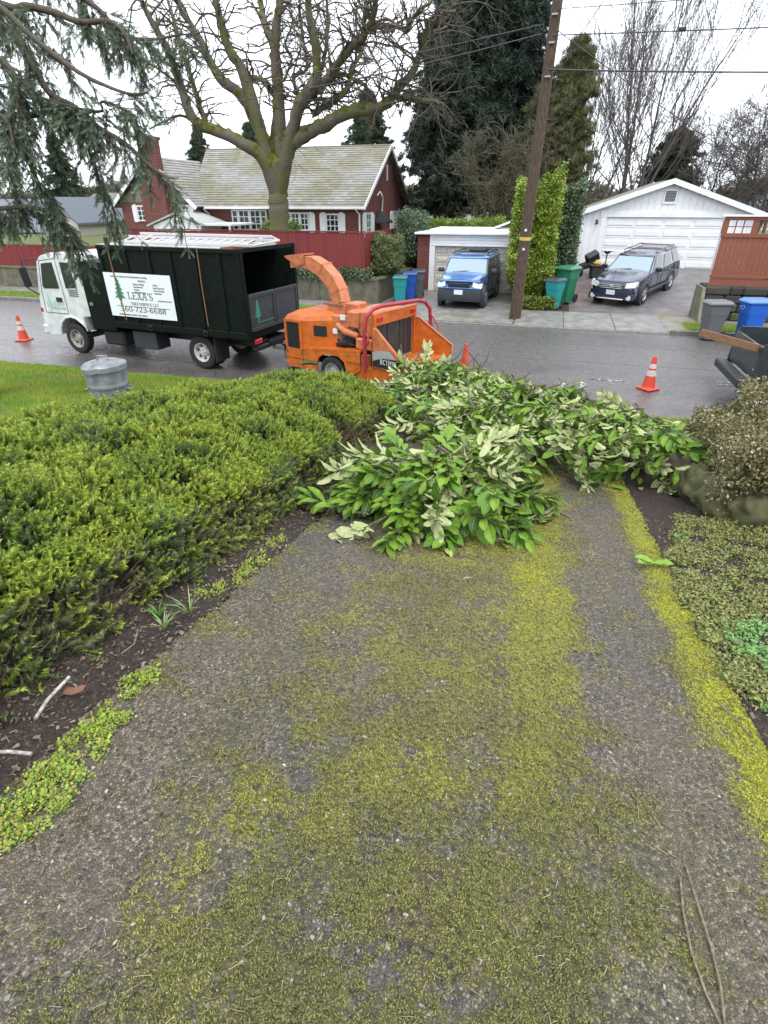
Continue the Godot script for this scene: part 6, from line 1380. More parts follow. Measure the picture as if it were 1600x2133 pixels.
func build_mossy_tree() -> void:
	var o := thing("bare_tree", "big bare broadleaf tree with mossy spreading limbs before the brick house", "tree", V(-12.9, 1.0, -27.5))
	var inv := -o.position
	var moss := Geo.new()
	var tw := Geo.new()
	var first := true
	for L in LIMBS:
		var pts := []; var rad := []
		for i in range(0, L.size(), 4): pts.push_back(V(L[i], L[i + 1], L[i + 2]) + inv); rad.push_back(L[i + 3])
		# refine with a spline and a little wander
		var P := []; var R := []
		for i in pts.size() - 1:
			var a: Vector3 = pts[max(i - 1, 0)]; var b: Vector3 = pts[i]; var c: Vector3 = pts[i + 1]; var d: Vector3 = pts[min(i + 2, pts.size() - 1)]
			for k in 4:
				P.push_back(b.cubic_interpolate(c, a, d, k / 4.0) + V(rr(-1, 1), rr(-1, 1), rr(-1, 1)) * 0.03); R.push_back(lerp(rad[i], rad[i + 1], k / 4.0) * rr(0.92, 1.1))
		P.push_back(pts[-1]); R.push_back(rad[-1])
		var g := Geo.new(); g.col = Color(0.20, 0.17, 0.135)
		if first:
			P.push_front(P[0] - V(0, 1.3, 0)); R.push_front(0.62)
			R[-1] = 0.42
		var tc := []
		for i in P.size():   # grey brown bark under a patchy film of moss and lichen
			var f: float = clamp(0.5 + 1.5 * nz.get_noise_3d(P[i].x * 40, P[i].y * 40, P[i].z * 40), 0, 1)
			tc.push_back(Color(0.2, 0.17, 0.135).lerp(Color(0.17, 0.165, 0.06), f * 0.95) * rr(0.88, 1.1))
		g.tube(P, R, 12 if first else 8, true, tc)
		part(o, "trunk" if first else "limb", g, M.bark)
		for i in P.size() - 1:
			var d: Vector3 = P[i + 1] - P[i]
			var m: float = nz.get_noise_2d(P[i].x * 30 + i, P[i].y * 30)
			if m > -0.12 and R[i] > 0.07 and not first:   # cushions of moss on the upper side
				for k in 4:
					var q: Vector3 = (P[i] as Vector3).lerp(P[i + 1], k / 4.0)
					var up: Vector3 = (V(rr(-0.8, 0.8), rr(0.2, 1), rr(-0.9, 0.9))).normalized()
					moss.col = Color(0.19, 0.19, 0.02) * rr(0.6, 1.3)
					var rad2: float = R[i] * rr(0.45, 0.8) + 0.04
					var at: Vector3 = q + up * R[i] * 0.95
					for e in 5:
						var a := TAU * e / 5; var b := TAU * (e + 1) / 5
						var t1 := up.cross(d.normalized()).normalized(); var t2 := d.normalized()
						var pa := at + (t1 * cos(a) * 0.8 + t2 * sin(a) * 1.6) * rad2 * rr(0.8, 1.2) - up * rad2 * 0.3; var pb := at + (t1 * cos(b) * 0.8 + t2 * sin(b) * 1.6) * rad2 - up * rad2 * 0.3
						moss.tri(pa, pb, at + up * rad2 * 0.5)
			if not first and R[i] < 0.2:
				tw.col = Color(0.16, 0.13, 0.10) * rr(0.8, 1.2)
				for rep in 2:
					var dd := (d.normalized() * 0.4 + V(rr(-1, 1), rr(-0.5, 0.9), rr(-1, 1))).normalized()
					twigs(tw, P[i], dd, rr(0.6, 2.0), min(R[i] * 0.45, 0.045), 2 + rep, {"wig": 0.5, "lift": -0.03, "kids": 2, "spread": 0.8, "rmin": 0.006})
		first = false
	part(o, "moss", moss, M.moss).set_meta("kind", "stuff")
	part(o, "twigs", tw, M.bark).set_meta("kind", "stuff")

func conifer(called: String, label: String, at: Vector3, h: float, rad: float, n: int, cols: Array, tuft: Mesh, low := 0.06, pw := 0.8, droop := 0.35, trunk_c := Color(0.1, 0.075, 0.06)) -> void:
	var o := thing(called, label, "tree", at)
	var g := Geo.new(); g.col = trunk_c
	g.tube([V(0, -0.3, 0), V(0, h * 0.5, 0), V(0, h, 0)], [h * 0.022 + 0.08, h * 0.013 + 0.03, 0.02], 8); part(o, "trunk", g, M.bark)
	var lb := Geo.new(); lb.col = trunk_c
	var xf := []; var cc := []
	var nb := int(n / 12.0)
	for b in nb:
		var t: float = low + (1.0 - low) * pow((b + rng.randf()) / nb, 0.9)
		var L: float = rad * pow(1.0 - t, pw) * rr(0.55, 1.2) + 0.15
		var a := rr(0, TAU)
		var dir := V(cos(a), 0, sin(a))
		var base := V(0, h * t, 0)
		var tip := base + dir * L + V(0, -droop * L + 0.1, 0)
		if L > 0.6: lb.tube([base, base.lerp(tip, 0.5) + V(0, 0.12 * L, 0), tip], [0.035, 0.025, 0.01], 3, false)
		var shade: Color = cols[rng.randi() % cols.size()]
		for k in 12:
			var s := pow(rng.randf(), 0.6)
			var p := base.lerp(tip, s) + V(0, 0.12 * L * sin(s * PI), 0) + V(rr(-1, 1), rr(-0.8, 0.3), rr(-1, 1)) * (0.07 * L + 0.14)
			xf.push_back(Transform3D(rand_basis(0.7) * Basis.from_scale(Vector3.ONE * rr(0.7, 1.3)), p))
			cc.push_back(shade * rr(0.75, 1.25))
	part(o, "limbs", lb, M.bark).set_meta("kind", "stuff")
	many(o, "crown", tuft, M.needle, xf, cc)
func bare_tree(label: String, at: Vector3, h: float, stems: int, o_: Dictionary, c: Color, r := 0.14, lean := 0.2) -> void:
	var o := thing("bare_tree", label, "tree", at)
	var g := Geo.new(); var tw := Geo.new()
	g.col = c; tw.col = c * 1.05
	for s in stems:
		var d := V(rr(-lean, lean), 1, rr(-lean, lean)).normalized()
		var p := V(rr(-0.2, 0.2) * (stems - 1), -0.2, rr(-0.2, 0.2) * (stems - 1))
		var pts := [p]; var rad := [r]
		var n := 9
		for i in n:
			d = (d + V(rr(-1, 1), rr(-0.1, 0.5), rr(-1, 1)) * 0.1).normalized()
			p += d * h / n; pts.push_back(p); rad.push_back(r * (1.0 - 0.88 * (i + 1) / n))
			if i >= int(o_.get("from", 1)):
				for k in int(o_.get("per", 3)):
					var nd: Vector3 = (d * o_.get("fwd", 0.7) + V(rr(-1, 1), rr(-0.1, 0.7), rr(-1, 1))).normalized()
					twigs(tw, p - d * rr(0, h / n), nd, h * rr(0.18, 0.4) * (1.1 - 0.6 * i / n), max(rad[-1] * 0.45, 0.012), o_.get("depth", 3), o_)
		g.tube(pts, rad, 7)
	part(o, "trunk", g, M.bark); part(o, "branches", tw, M.bark).set_meta("kind", "stuff")
func shrub(called: String, label: String, cat: String, at: Vector3, size: Vector3, n: int, m: Mesh, cols: Array, mat_: Material, stem := Color(0.07, 0.05, 0.035), boxy := 0.5) -> Node3D:
	# foliage on and just inside a rounded volume standing on the ground, over woody stems
	var o := thing(called, label, cat, at)
	var g := Geo.new(); g.col = stem
	for i in 14:
		var a := V(rr(-0.3, 0.3) * size.x, 0, rr(-0.3, 0.3) * size.z)
		g.tube([a, a + V(rr(-0.1, 0.1), size.y * 0.5, rr(-0.1, 0.1)), V(a.x * 1.5, size.y * rr(0.7, 0.9), a.z * 1.5)], [0.03, 0.02, 0.008], 4, false)
	part(o, "stems", g, M.bark)
	var xf := []; var cc := []
	for i in n:
		var d := V(rr(-1, 1), rr(-0.9, 1), rr(-1, 1)).normalized()
		var e: float = lerp(1.0, 1.0 / max(abs(d.x), max(abs(d.y), abs(d.z))), boxy)
		var k := 1.0 - pow(rng.randf(), 2.0) * 0.45
		var lump := 1.0 + 0.22 * nz.get_noise_3d(d.x * 70, d.y * 70, d.z * 70)
		var p := V(d.x * size.x * 0.5, size.y * 0.5 + d.y * size.y * 0.5, d.z * size.z * 0.5) * e * k * lump
		if p.y < 0.02: continue
		xf.push_back(Transform3D(rand_basis(0.9) * Basis.from_scale(Vector3.ONE * rr(0.7, 1.25)), p))
		cc.push_back((cols[rng.randi() % cols.size()] as Color) * rr(0.8, 1.2))
	many(o, "foliage", m, mat_, xf, cc)
	return o

func build_spruce() -> void:
	var o := thing("spruce_tree", "blue green spruce whose drooping boughs hang in from the upper left", "tree", V(-8.2, base_h(-8.2, 6.2), -6.2))
	var inv := -o.position
	var g := Geo.new(); g.col = Color(0.13, 0.1, 0.075)
	g.tube([V(0, -0.2, 0), V(0.05, 3, 0), V(0, 8, 0), V(0, 14, 0)], [0.3, 0.24, 0.16, 0.03], 10); part(o, "trunk", g, M.bark)
	var meshes := []
	for k in 3: meshes.push_back(spray_mesh(0.13, 46, 0.03, 0.0017, 0.02, Color(0.04, 0.06, 0.03), Color(0.105, 0.145, 0.085), 0.9))
	var xf := [[], [], []]; var cc := [[], [], []]
	var tw := Geo.new(); tw.col = Color(0.10, 0.075, 0.055)
	for B in BOUGHS:
		var pts := []; var rad := []
		for i in range(1, B.size(), 4): pts.push_back(V(B[i], B[i + 1], B[i + 2]) + inv); rad.push_back(B[i + 3])
		var start: Vector3 = pts[0]
		pts.push_front(V(0, start.y + 0.8, 0)); rad.push_front(rad[0] * 1.3)
		var P := []; var R := []
		for i in pts.size() - 1:
			var a: Vector3 = pts[max(i - 1, 0)]; var b: Vector3 = pts[i]; var c: Vector3 = pts[i + 1]; var d: Vector3 = pts[min(i + 2, pts.size() - 1)]
			for k in 5:
				P.push_back(b.cubic_interpolate(c, a, d, k / 5.0)); R.push_back(lerp(rad[i], rad[i + 1], k / 5.0))
		P.push_back(pts[-1]); R.push_back(rad[-1])
		var lg := Geo.new(); lg.col = Color(0.12, 0.095, 0.07); lg.tube(P, R, 7); part(o, "bough", lg, M.bark)
		for i in P.size() - 1:
			var d: Vector3 = (P[i + 1] - P[i])
			var cnt: float = B[0] * d.length() * 20.0
			var n := int(cnt) + (1 if rng.randf() < cnt - int(cnt) else 0)
			for k in n:
				var p: Vector3 = P[i].lerp(P[i + 1], rng.randf())
				var side := V(rr(-1, 1), rr(-0.5, 0.15), rr(-1, 1)).normalized()
				var L := rr(0.1, 0.42)
				var q := p
				var dir := (side * 0.9 + d.normalized() * 0.5).normalized()
				var tp := [p]
				var bare := rng.randf() < 0.35
				var tone := rr(0.65, 1.3)
				for s in int(L / 0.07) + 1:
					dir = (dir + V(rr(-0.2, 0.2), -0.28, rr(-0.2, 0.2))).normalized()
					q += dir * 0.07; tp.push_back(q)
					if bare and s < int(L / 0.07): continue
					for e in 3:
						var dd := (dir + V(rr(-0.7, 0.7), rr(-0.4, 0.4), rr(-0.7, 0.7))).normalized()
						var x := dd.cross(V(0.31, 0.2, 0.9)).normalized()
						var w := rng.randi() % 3
						xf[w].push_back(Transform3D(Basis(x, dd, x.cross(dd)) * Basis.from_scale(Vector3.ONE * rr(0.75, 1.15)), q))
						cc[w].push_back(Color(tone, tone, tone) * rr(0.85, 1.15))
				tw.tube(tp, 0.004, 3, false)
	part(o, "twigs", tw, M.bark).set_meta("kind", "stuff")
	for k in 3: many(o, "needles", meshes[k], M.needle, xf[k], cc[k])

func build_trees() -> void:
	build_mossy_tree()
	build_spruce()
	var dk := [Color(0.9, 1.0, 0.95), Color(0.7, 0.85, 0.8), Color(1.1, 1.15, 0.95)]
	var tuft := tuft_mesh(46, 0.2, 0.42, 0.035, [Color(0.026, 0.042, 0.028), Color(0.038, 0.06, 0.038), Color(0.018, 0.026, 0.02)], -0.25)
	conifer("dark_conifer", "tall very dark conifer left of the pole, nearer the brick house", V(-7.2, 1.5, -44), 17.5, 4.6, 6500, dk, tuft, 0.1, 0.62, 0.4)
	conifer("dark_conifer", "tall dark conifer just left of the utility pole top", V(-4.3, 1.5, -46), 19.0, 4.6, 6500, dk, tuft, 0.12, 0.65, 0.4)
	var mid := tuft_mesh(40, 0.1, 0.24, 0.02, [Color(0.04, 0.06, 0.035), Color(0.055, 0.075, 0.04)], -0.1)
	conifer("mid_conifer", "mid green conifer rising behind the brick house roof ridge", V(-15.2, 1.5, -50), 9.4, 3.4, 5200, dk, mid, 0.08, 0.7, 0.2)
	conifer("mid_conifer", "small conifer behind the brick house chimney", V(-25.5, 1.5, -50), 7.6, 2.5, 3000, dk, mid, 0.08, 0.7, 0.2)
	conifer("mid_conifer", "distant conifer above the far grey house", V(-40, 1.5, -66), 9.5, 3.2, 3600, dk, mid, 0.05, 0.8, 0.2)
	conifer("mid_conifer", "leftmost distant conifer above the grey roof", V(-58, 1.5, -64), 9.0, 3.4, 3600, dk, mid, 0.05, 0.8, 0.2)
	conifer("mid_conifer", "sparse brownish conifer right of the gable garage ridge", V(7.1, 1.4, -47), 6.2, 2.9, 2600, [Color(1.6, 1.2, 1.0), Color(1.2, 1.1, 0.9)], mid, 0.08, 0.5, 0.1)
	# columnar cypress behind the pole
	var cyp := tuft_mesh(34, 0.13, 0.34, 0.014, [Color(0.12, 0.115, 0.045), Color(0.15, 0.135, 0.06), Color(0.08, 0.08, 0.035)], 1.2)
	conifer("columnar_cypress", "olive green columnar cypress just right of the pole", V(0.05, 1.4, -38), 9.2, 1.55, 3600, dk, cyp, 0.03, 0.42, -0.5)
	conifer("columnar_cypress", "shorter olive cypress half hidden behind the utility pole", V(-1.35, 1.4, -38.6), 7.2, 1.2, 2200, dk, cyp, 0.03, 0.3, -0.5)
	var grey := Color(0.22, 0.19, 0.18)
	bare_tree("olive brown leafless thicket tree between dark conifers and pole", V(-2.6, 1.4, -37), 5.5, 4, {"wig": 0.3, "lift": 0.02, "kids": 3, "spread": 0.8, "rmin": 0.012, "from": 0, "per": 4, "depth": 3}, Color(0.17, 0.15, 0.09), 0.07, 0.5)
	bare_tree("tall slender bare tree rising behind the gable garage", V(4.3, 1.4, -45), 13.5, 4, {"wig": 0.14, "lift": 0.1, "kids": 3, "spread": 0.42, "rmin": 0.012, "from": 1, "per": 3, "depth": 3, "fwd": 0.75}, grey, 0.12, 0.2)
	bare_tree("fine twigged bare tree between the cypress and slender tree", V(1.7, 1.4, -44), 9.5, 3, {"wig": 0.16, "lift": 0.08, "kids": 3, "spread": 0.5, "rmin": 0.011, "from": 1, "per": 3, "depth": 3, "fwd": 1.0}, grey, 0.08, 0.4)
	bare_tree("bushy bare tree above the right slope of the garage roof", V(9.3, 1.3, -45), 7.0, 3, {"wig": 0.3, "lift": 0.03, "kids": 4, "spread": 0.7, "rmin": 0.011, "from": 1, "per": 3, "depth": 3, "fwd": 0.7}, grey * 0.8, 0.1, 0.45)
	bare_tree("bare tree at the far right edge above the brown fence", V(13.0, 1.3, -46), 7.5, 3, {"wig": 0.3, "lift": 0.03, "kids": 4, "spread": 0.7, "rmin": 0.011, "from": 1, "per": 3, "depth": 3, "fwd": 0.7}, grey * 0.7, 0.11, 0.4)
	bare_tree("thin bare trees behind the brown roofed far house", V(-37.0, 1.3, -49), 5.5, 3, {"wig": 0.2, "lift": 0.05, "kids": 3, "spread": 0.6, "rmin": 0.012, "from": 1, "per": 3, "depth": 2, "fwd": 0.8}, Color(0.15, 0.12, 0.1), 0.09, 0.3)
	# background scrub along the horizon
	var scrub := tuft_mesh(40, 0.5, 0.8, 0.05, [Color(0.09, 0.085, 0.05), Color(0.12, 0.1, 0.07), Color(0.07, 0.075, 0.04)], 0.6)
	var xf := []; var cc := []
	for i in 9000:
		var x := rr(-110, 60); var q := rr(66, 84)
		if x > -12 and x < -5 and q < 70: continue
		var top := 2.5 + 2.2 * (0.5 + nz.get_noise_1d(x * 6)) + (q - 66) * 0.08
		xf.push_back(Transform3D(rand_basis(0.4) * Basis.from_scale(Vector3.ONE * rr(0.8, 1.6)), V(x, rr(0, top), -q)))
		var s := rr(0.7, 1.3); cc.push_back(Color(s, s, s))
	var sc := many(self, "distant_scrub", scrub, M.needle, xf, cc)
	tag(sc, "far off belt of brown green scrub along the horizon", "shrubs")
	# shrubs and hedges across the street
	var yl := leaf_cluster(16, 0.11, 0.085, 0.05, [Color(0.2, 0.27, 0.03), Color(0.27, 0.3, 0.04), Color(0.11, 0.17, 0.02)])
	var iv := leaf_cluster(16, 0.11, 0.08, 0.06, [Color(0.05, 0.09, 0.035), Color(0.07, 0.12, 0.05), Color(0.16, 0.2, 0.14)])
	var W := [Color(1, 1, 1), Color(0.85, 0.95, 0.9), Color(1.15, 1.1, 1.0)]
	shrub("leafy_hedge", "tall yellow green leafy hedge behind the utility pole", "hedge", V(-0.72, 0.12, -24.35), V(1.6, 3.5, 2.9), 5600, yl, W, M.leafvc, Color(0.06, 0.045, 0.03), 0.8)
	shrub("ivy_hedge", "dark ivy covered hedge beside the yellow green one", "hedge", V(0.42, 0.3, -25.6), V(0.9, 3.1, 2.4), 3000, iv, W, M.leafvc, Color(0.06, 0.045, 0.03), 0.8)
	shrub("wall_shrub", "rounded grey green shrub beside the flat garage brick pier", "shrub", V(-6.55, 0.95, -23.6), V(1.5, 1.35, 1.6), 1500, leaf_cluster(16, 0.1, 0.08, 0.035, [Color(0.12, 0.16, 0.05), Color(0.17, 0.2, 0.08), Color(0.08, 0.1, 0.04)]), W, M.leafvc)
	shrub("wall_shrub", "taller dark shrub against the red fence end", "shrub", V(-6.3, 1.0, -27.5), V(1.2, 2.0, 3.0), 1300, iv, W, M.leafvc)
	shrub("garden_hedge", "low bright green hedge beyond the flat garage roof", "hedge", V(-5.4, 1.3, -33), V(5.4, 1.25, 1.2), 3000, yl, [Color(0.8, 0.85, 0.7), Color(0.65, 0.75, 0.6)], M.leafvc, Color(0.06, 0.045, 0.03), 0.8)
	shrub("fence_shrub", "small green shrub showing over the red fence by the tree", "shrub", V(-13.8, 1.2, -29.5), V(2.2, 1.4, 1.0), 700, yl, [Color(0.7, 0.8, 0.6)], M.leafvc)
	shrub("wall_creeper", "ragged green creeper along the top of the concrete wall", "creeper", V(-9.5, 0.9, -22.1), V(5.4, 0.26, 0.25), 700, iv, W, M.leafvc, Color(0.06, 0.045, 0.03), 0.9)
	shrub("pole_foot_plants", "low mossy plants at the foot of the yellow green hedge", "plants", V(-0.3, 0.1, -22.2), V(1.4, 0.35, 0.4), 300, yl, [Color(0.6, 0.6, 0.4)], M.leafvc)

func laurel_leaf(l: float, w: float, curl: float, top: Color, under: Color) -> ArrayMesh:   # leaf along +y, upper face towards +z
	var g := Geo.new()
	var n := 6
	for side in 2:
		var off := 0.0009 if side == 0 else -0.0009
		for i in n:
			for h in [-1, 1]:
				var q := []; var nr := []
				for e in [[i, 0], [i + 1, 0], [i + 1, 1], [i, 1]]:
					var t: float = float(e[0]) / n
					var ww: float = w * 0.5 * pow(sin(PI * clamp(t * 0.93 + 0.05, 0, 1)), 0.75) * (1.08 if t > 0.5 else 0.95)
					if e[0] == n: ww = 0.0
					var x: float = ww * h * e[1]
					var z: float = -curl * l * t * t + abs(x) * 0.38 + 0.004 * sin(t * 14.0 + h) * e[1]
					q.push_back(V(x, l * (t - 0.12 * curl * t * t), z + off))
				g.col = (top if side == 0 else under) * (1.0 + 0.06 * h)
				if (side == 0) == (h > 0): g.quad(q[0], q[3], q[2], q[1])
				else: g.quad(q[0], q[1], q[2], q[3])
	g.col = under.lerp(top, 0.45)
	for i in 5:
		var t0 := i / 6.0; var t1 := (i + 1) / 6.0
		var za := -curl * l * t0 * t0 + 0.0022; var zb := -curl * l * t1 * t1 + 0.0022
		g.quad(V(-0.0016, l * (t0 - 0.12 * curl * t0 * t0), za), V(0.0016, l * (t0 - 0.12 * curl * t0 * t0), za), V(0.001, l * (t1 - 0.12 * curl * t1 * t1), zb), V(-0.001, l * (t1 - 0.12 * curl * t1 * t1), zb))
	g.col = under * 1.15
	g.tube([V(0, -0.018, 0), V(0, 0.0, 0.0), V(0, l * 0.5, -curl * l * 0.25 - 0.002)], [0.0022, 0.002, 0.001], 3, false)
	return g.mesh()
var leaf_meshes := []
func laurel_branch(len: float, leaves: int, flip: float) -> Node3D:   # lies along +x, tip at +x
	var o := Node3D.new()
	o.name = "laurel_branch"
	var st := Geo.new(); st.col = Color(0.16, 0.2, 0.06)
	var pts := []
	var d := V(1, rr(0.0, 0.25), rr(-0.2, 0.2)).normalized()
	var p := Vector3.ZERO
	for i in 9:
		pts.push_back(p)
		d = (d + V(0.05, rr(-0.16, 0.08), rr(-0.13, 0.13))).normalized()
		p += d * len / 8.0
	st.tube(pts, range(9).map(func(i): return lerp(0.011, 0.0035, i / 8.0)), 5)
	st.col = Color(0.2, 0.16, 0.12)
	st.tube([V(-rr(0.05, 0.3), rr(-0.05, 0.08), rr(-0.1, 0.1)), V(-0.15, 0.01, 0.01), Vector3.ZERO], [0.011, 0.01, 0.011], 6)
	part(o, "stem", st, M.bark)
	var roll := rr(-0.6, 0.6) + (PI if flip > 0.5 else 0.0)
	for i in leaves:
		var t := 0.2 + 0.79 * pow((i + rr(0, 0.6)) / leaves, 0.7)
		var k: int = min(7, int(t * 8.0))
		var q: Vector3 = (pts[k] as Vector3).lerp(pts[k + 1], t * 8.0 - k)
		var ax: Vector3 = (pts[k + 1] - pts[k]).normalized()
		var side := ax.cross(Vector3.UP).normalized()
		var up := side.cross(ax).normalized()
		var a := i * 2.4 + rr(-0.4, 0.4)
		var outw := (side * cos(a) + up * sin(a) * 0.75).normalized()
		var dir: Vector3 = (ax * lerp(0.55, 1.3, t) + outw + V(0, -0.22, 0)).normalized()
		var face := (up.rotated(ax, roll) + outw * 0.25).normalized()
		var x: Vector3 = dir.cross(face).normalized()
		var m := MeshInstance3D.new()
		m.name = "leaf"; m.mesh = leaf_meshes[rng.randi() % leaf_meshes.size()]; m.material_override = M.laurel
		m.transform = Transform3D(Basis(x, dir, x.cross(dir)) * Basis.from_scale(Vector3.ONE * rr(0.8, 1.15)), q + dir * 0.015)
		o.add_child(m, true)
	return o

func pile_h(x: float, q: float) -> float:   # height of the big pile over the ground
	var ax := V(1.0, 0, 5.9); var bx := V(-1.2, 0, 9.2)
	var v := bx - ax; var w := V(x, 0, q) - ax
	var t: float = clamp(w.dot(v) / v.dot(v), 0, 1)
	var dist := (w - v * t).length()
	return (0.62 + 0.2 * t) * sqrt(max(0.0, 1.0 - pow(dist / (1.62 - 0.15 * t), 2.0)))

func build_laurel() -> void:
	for k in 10:
		var s := rr(0.75, 1.2)
		var top := Color(0.085, 0.195, 0.018).lerp(Color(0.19, 0.32, 0.03), rng.randf())
		if k >= 8: top = Color(0.045, 0.11, 0.02)
		leaf_meshes.push_back(laurel_leaf(0.15 * s, 0.062 * s * rr(0.9, 1.1), rr(-0.1, 0.75), top, Color(0.36, 0.43, 0.17).lerp(Color(0.47, 0.5, 0.25), rng.randf())))
	var protos := []; var near_protos := []
	for k in 12: near_protos.push_back(laurel_branch(rr(0.26, 0.46), rng.randi_range(16, 22), [0.1, 0.1, 0.1, 0.7][k % 4]))
	for k in 16: protos.push_back(laurel_branch(rr(0.4, 0.75), rng.randi_range(20, 28), [0.1, 0.1, 0.6, 0.7][k % 4]))
	var place := func(x: float, q: float, y: float, yaw: float, pitch: float, scale_: float, label: String, group: String):
		var pk := rng.randi() % protos.size()
		var pool: Array = protos
		if "long" in group and pk % 4 < 2 and x < 0.3 and rng.randf() < 0.25: pk += 2
		if "near" in group: pool = near_protos; pk = rng.randi() % pool.size()
		var b: Node3D = pool[pk].duplicate()
		b.name = numbered("laurel_branch"); add_child(b)
		b.transform = Transform3D(Basis(Vector3.UP, yaw) * Basis(V(0, 0, 1), pitch) * Basis(V(1, 0, 0), rr(-0.5, 0.5)) * Basis.from_scale(Vector3.ONE * scale_), V(x, y, -q))
		tag(b, label, "branch", group)
	var ngr := "cut laurel branches heaped near"
	for i in 88:   # near heap; branch butts in the middle, tips spraying outwards
		var a := rr(0, TAU); var r := 0.6 * sqrt(rng.randf())
		var x := -0.62 + r * cos(a) * 1.1; var q := 4.2 + r * sin(a) * 0.9
		var top: float = 0.5 * max(0.0, 1.0 - r * r * 1.6)
		var y := base_h(x, q) + 0.05 + top * rr(0.15, 1.0)
		var yaw := atan2(sin(a), cos(a)) + rr(-0.6, 0.6)
		if rng.randf() < 0.45: yaw = -PI / 2 + rr(-0.9, 0.9)
		place.call(x, q, y, yaw, rr(-0.1, 0.3) if y > base_h(x, q) + 0.25 else rr(0.0, 0.15), rr(0.9, 1.1), "leafy green laurel branch in the near heap on the driveway", ngr)
	for e in [[-1.25, 3.55, PI * 0.95], [-1.0, 3.4, -2.2], [-0.15, 3.8, -0.7], [-0.1, 4.1, -0.1], [-0.5, 3.6, -1.4], [-0.75, 3.5, -1.8], [-0.2, 3.6, -1.2], [-1.2, 4.0, 2.6]]:
		place.call(e[0], e[1], base_h(e[0], e[1]) + 0.08, e[2], 0.02, 1.0, "leafy green laurel branch in the near heap on the driveway", ngr)
	var n := 0
	while n < 222:   # big heap running down to the chipper
		var x := rr(-2.4, 2.6); var q := rr(4.2, 10.6)
		var h := pile_h(x, q)
		if h < 0.12 or (x > 1.45 and q < 6.6) or q < 5.75 - 0.6 * min(x, 0.0): continue
		n += 1
		var y := base_h(clamp(x, -1.5, 1.05), q) + 0.04 + h * (1.0 - pow(rng.randf(), 2.2) * 0.8)
		var yaw := -PI / 2 + rr(-1.25, 1.25) + (-0.4 if x > 0.8 else -0.3)
		place.call(x, q, y, yaw, rr(-0.35, 0.22), rr(0.85, 1.2), "cut laurel branch with pale leaf undersides in the long heap toward the chipper", "cut laurel branches in the long heap")
	for e in [[1.3, 5.75, -1.5], [0.7, 5.7, -1.7], [-1.9, 9.6, 1.8], [-2.35, 10.2, 1.9], [-2.5, 10.4, 1.2], [-2.2, 10.9, 1.4], [-2.0, 11.2, 1.0], [-2.6, 11.2, 2.2], [-2.3, 11.6, 1.6]]:
		place.call(e[0], e[1], base_h(e[0], e[1]) + (0.12 if e[1] < 9 else 0.62), e[2], rr(0.2, 0.7) if e[1] > 9 else 0.05, 1.0, "cut laurel branch with pale leaf undersides in the long heap toward the chipper", "cut laurel branches in the long heap")
	var fx := [[], [], [], []]; var fc := [[], [], [], []]
	for i in 9000:   # loose leaves packed between the branches
		var x: float; var q: float; var h: float
		if i % 4 == 0:
			var a := rr(0, TAU); var r := sqrt(rng.randf()); x = -0.62 + cos(a) * r * 0.75; q = 4.2 + sin(a) * r * 0.65; h = 0.48 * (1.0 - r * r)
		else:
			x = rr(-2.6, 2.8); q = rr(4.2, 10.7); h = pile_h(x, q) * 0.95
			if (x > 1.5 and q < 6.4) or q < 5.3 - 0.6 * min(x, 0.0): continue
		if h < 0.05: continue
		var d := V(rr(-1, 1), rr(-0.6, 0.5), rr(-0.4, 1)).normalized(); var f := V(rr(-0.8, 0.8), 1, rr(-0.8, 0.8)).normalized()
		if rng.randf() < 0.4: f = -f
		var xx := d.cross(f).normalized()
		var k := rng.randi() % 4
		fx[k].push_back(Transform3D(Basis(xx, d, xx.cross(d)) * Basis.from_scale(Vector3.ONE * rr(0.8, 1.2)), V(x, base_h(clamp(x, -1.5, 1.05), q) + 0.03 + h * (1.0 - pow(rng.randf(), 1.6)), -q)))
		fc[k].push_back(Color(1, 1, 1) * rr(0.8, 1.15))
	for k in 4: tag(many(self, "laurel_leaves", leaf_meshes[k * 2], M.laurel, fx[k], fc[k]), "packed laurel leaves filling the heaps on the driveway", "leaves", "leaves filling the laurel heaps")
	for b in protos + near_protos: b.queue_free()
	for i in 26:   # bare butt ends sticking out at the chipper mouth
		var g := Geo.new(); g.col = Color(0.17, 0.13, 0.1) * rr(0.7, 1.3)
		var a := V(rr(-2.5, -0.9), 0, -rr(9.3, 10.6)); a.y = 0.3 + rr(0.3, 0.65)
		var b := a + V(rr(-0.5, 0.5), rr(0.0, 0.35), rr(-1.0, -0.3))
		var o := thing("cut_stick", "bare cut branch end poking out of the long heap by the chipper", "branch", a, 0, "bare branch ends by the chipper")
		g.tube([Vector3.ZERO, (b - a) * 0.5 + V(rr(-0.05, 0.05), 0.03, 0), b - a], [rr(0.012, 0.02), 0.012, 0.008], 5); part(o, "stick", g, M.bark)
	# loose single leaves
	var lone := [["single pale leaf lying on the drive below the near heap", -0.38, 3.09, 0.6], ["tiny pinkish dead leaf on the mossy middle of the drive", -0.22, 2.81, 2.0]]
	for e in lone:
		var o := thing("fallen_leaf", e[0], "leaf", V(e[1], drive_h(e[1], e[2]) + 0.012, -e[2]), rad_to_deg(e[3]))
		var m := MeshInstance3D.new(); m.name = "blade"; m.mesh = laurel_leaf(0.11 if e[1] < -0.3 else 0.05, 0.045 if e[1] < -0.3 else 0.02, 0.1, Color(0.36, 0.45, 0.12) if e[1] < -0.3 else Color(0.35, 0.22, 0.18), Color(0.4, 0.46, 0.2)); m.material_override = M.laurel
		m.rotation_degrees = V(-86, 0, 0); o.add_child(m)
	var o := thing("fallen_sprig", "bright green three leafed sprig lying at the right drive edge", "sprig", V(0.95, drive_h(0.95, 3.45) + 0.015, -3.45), 0)
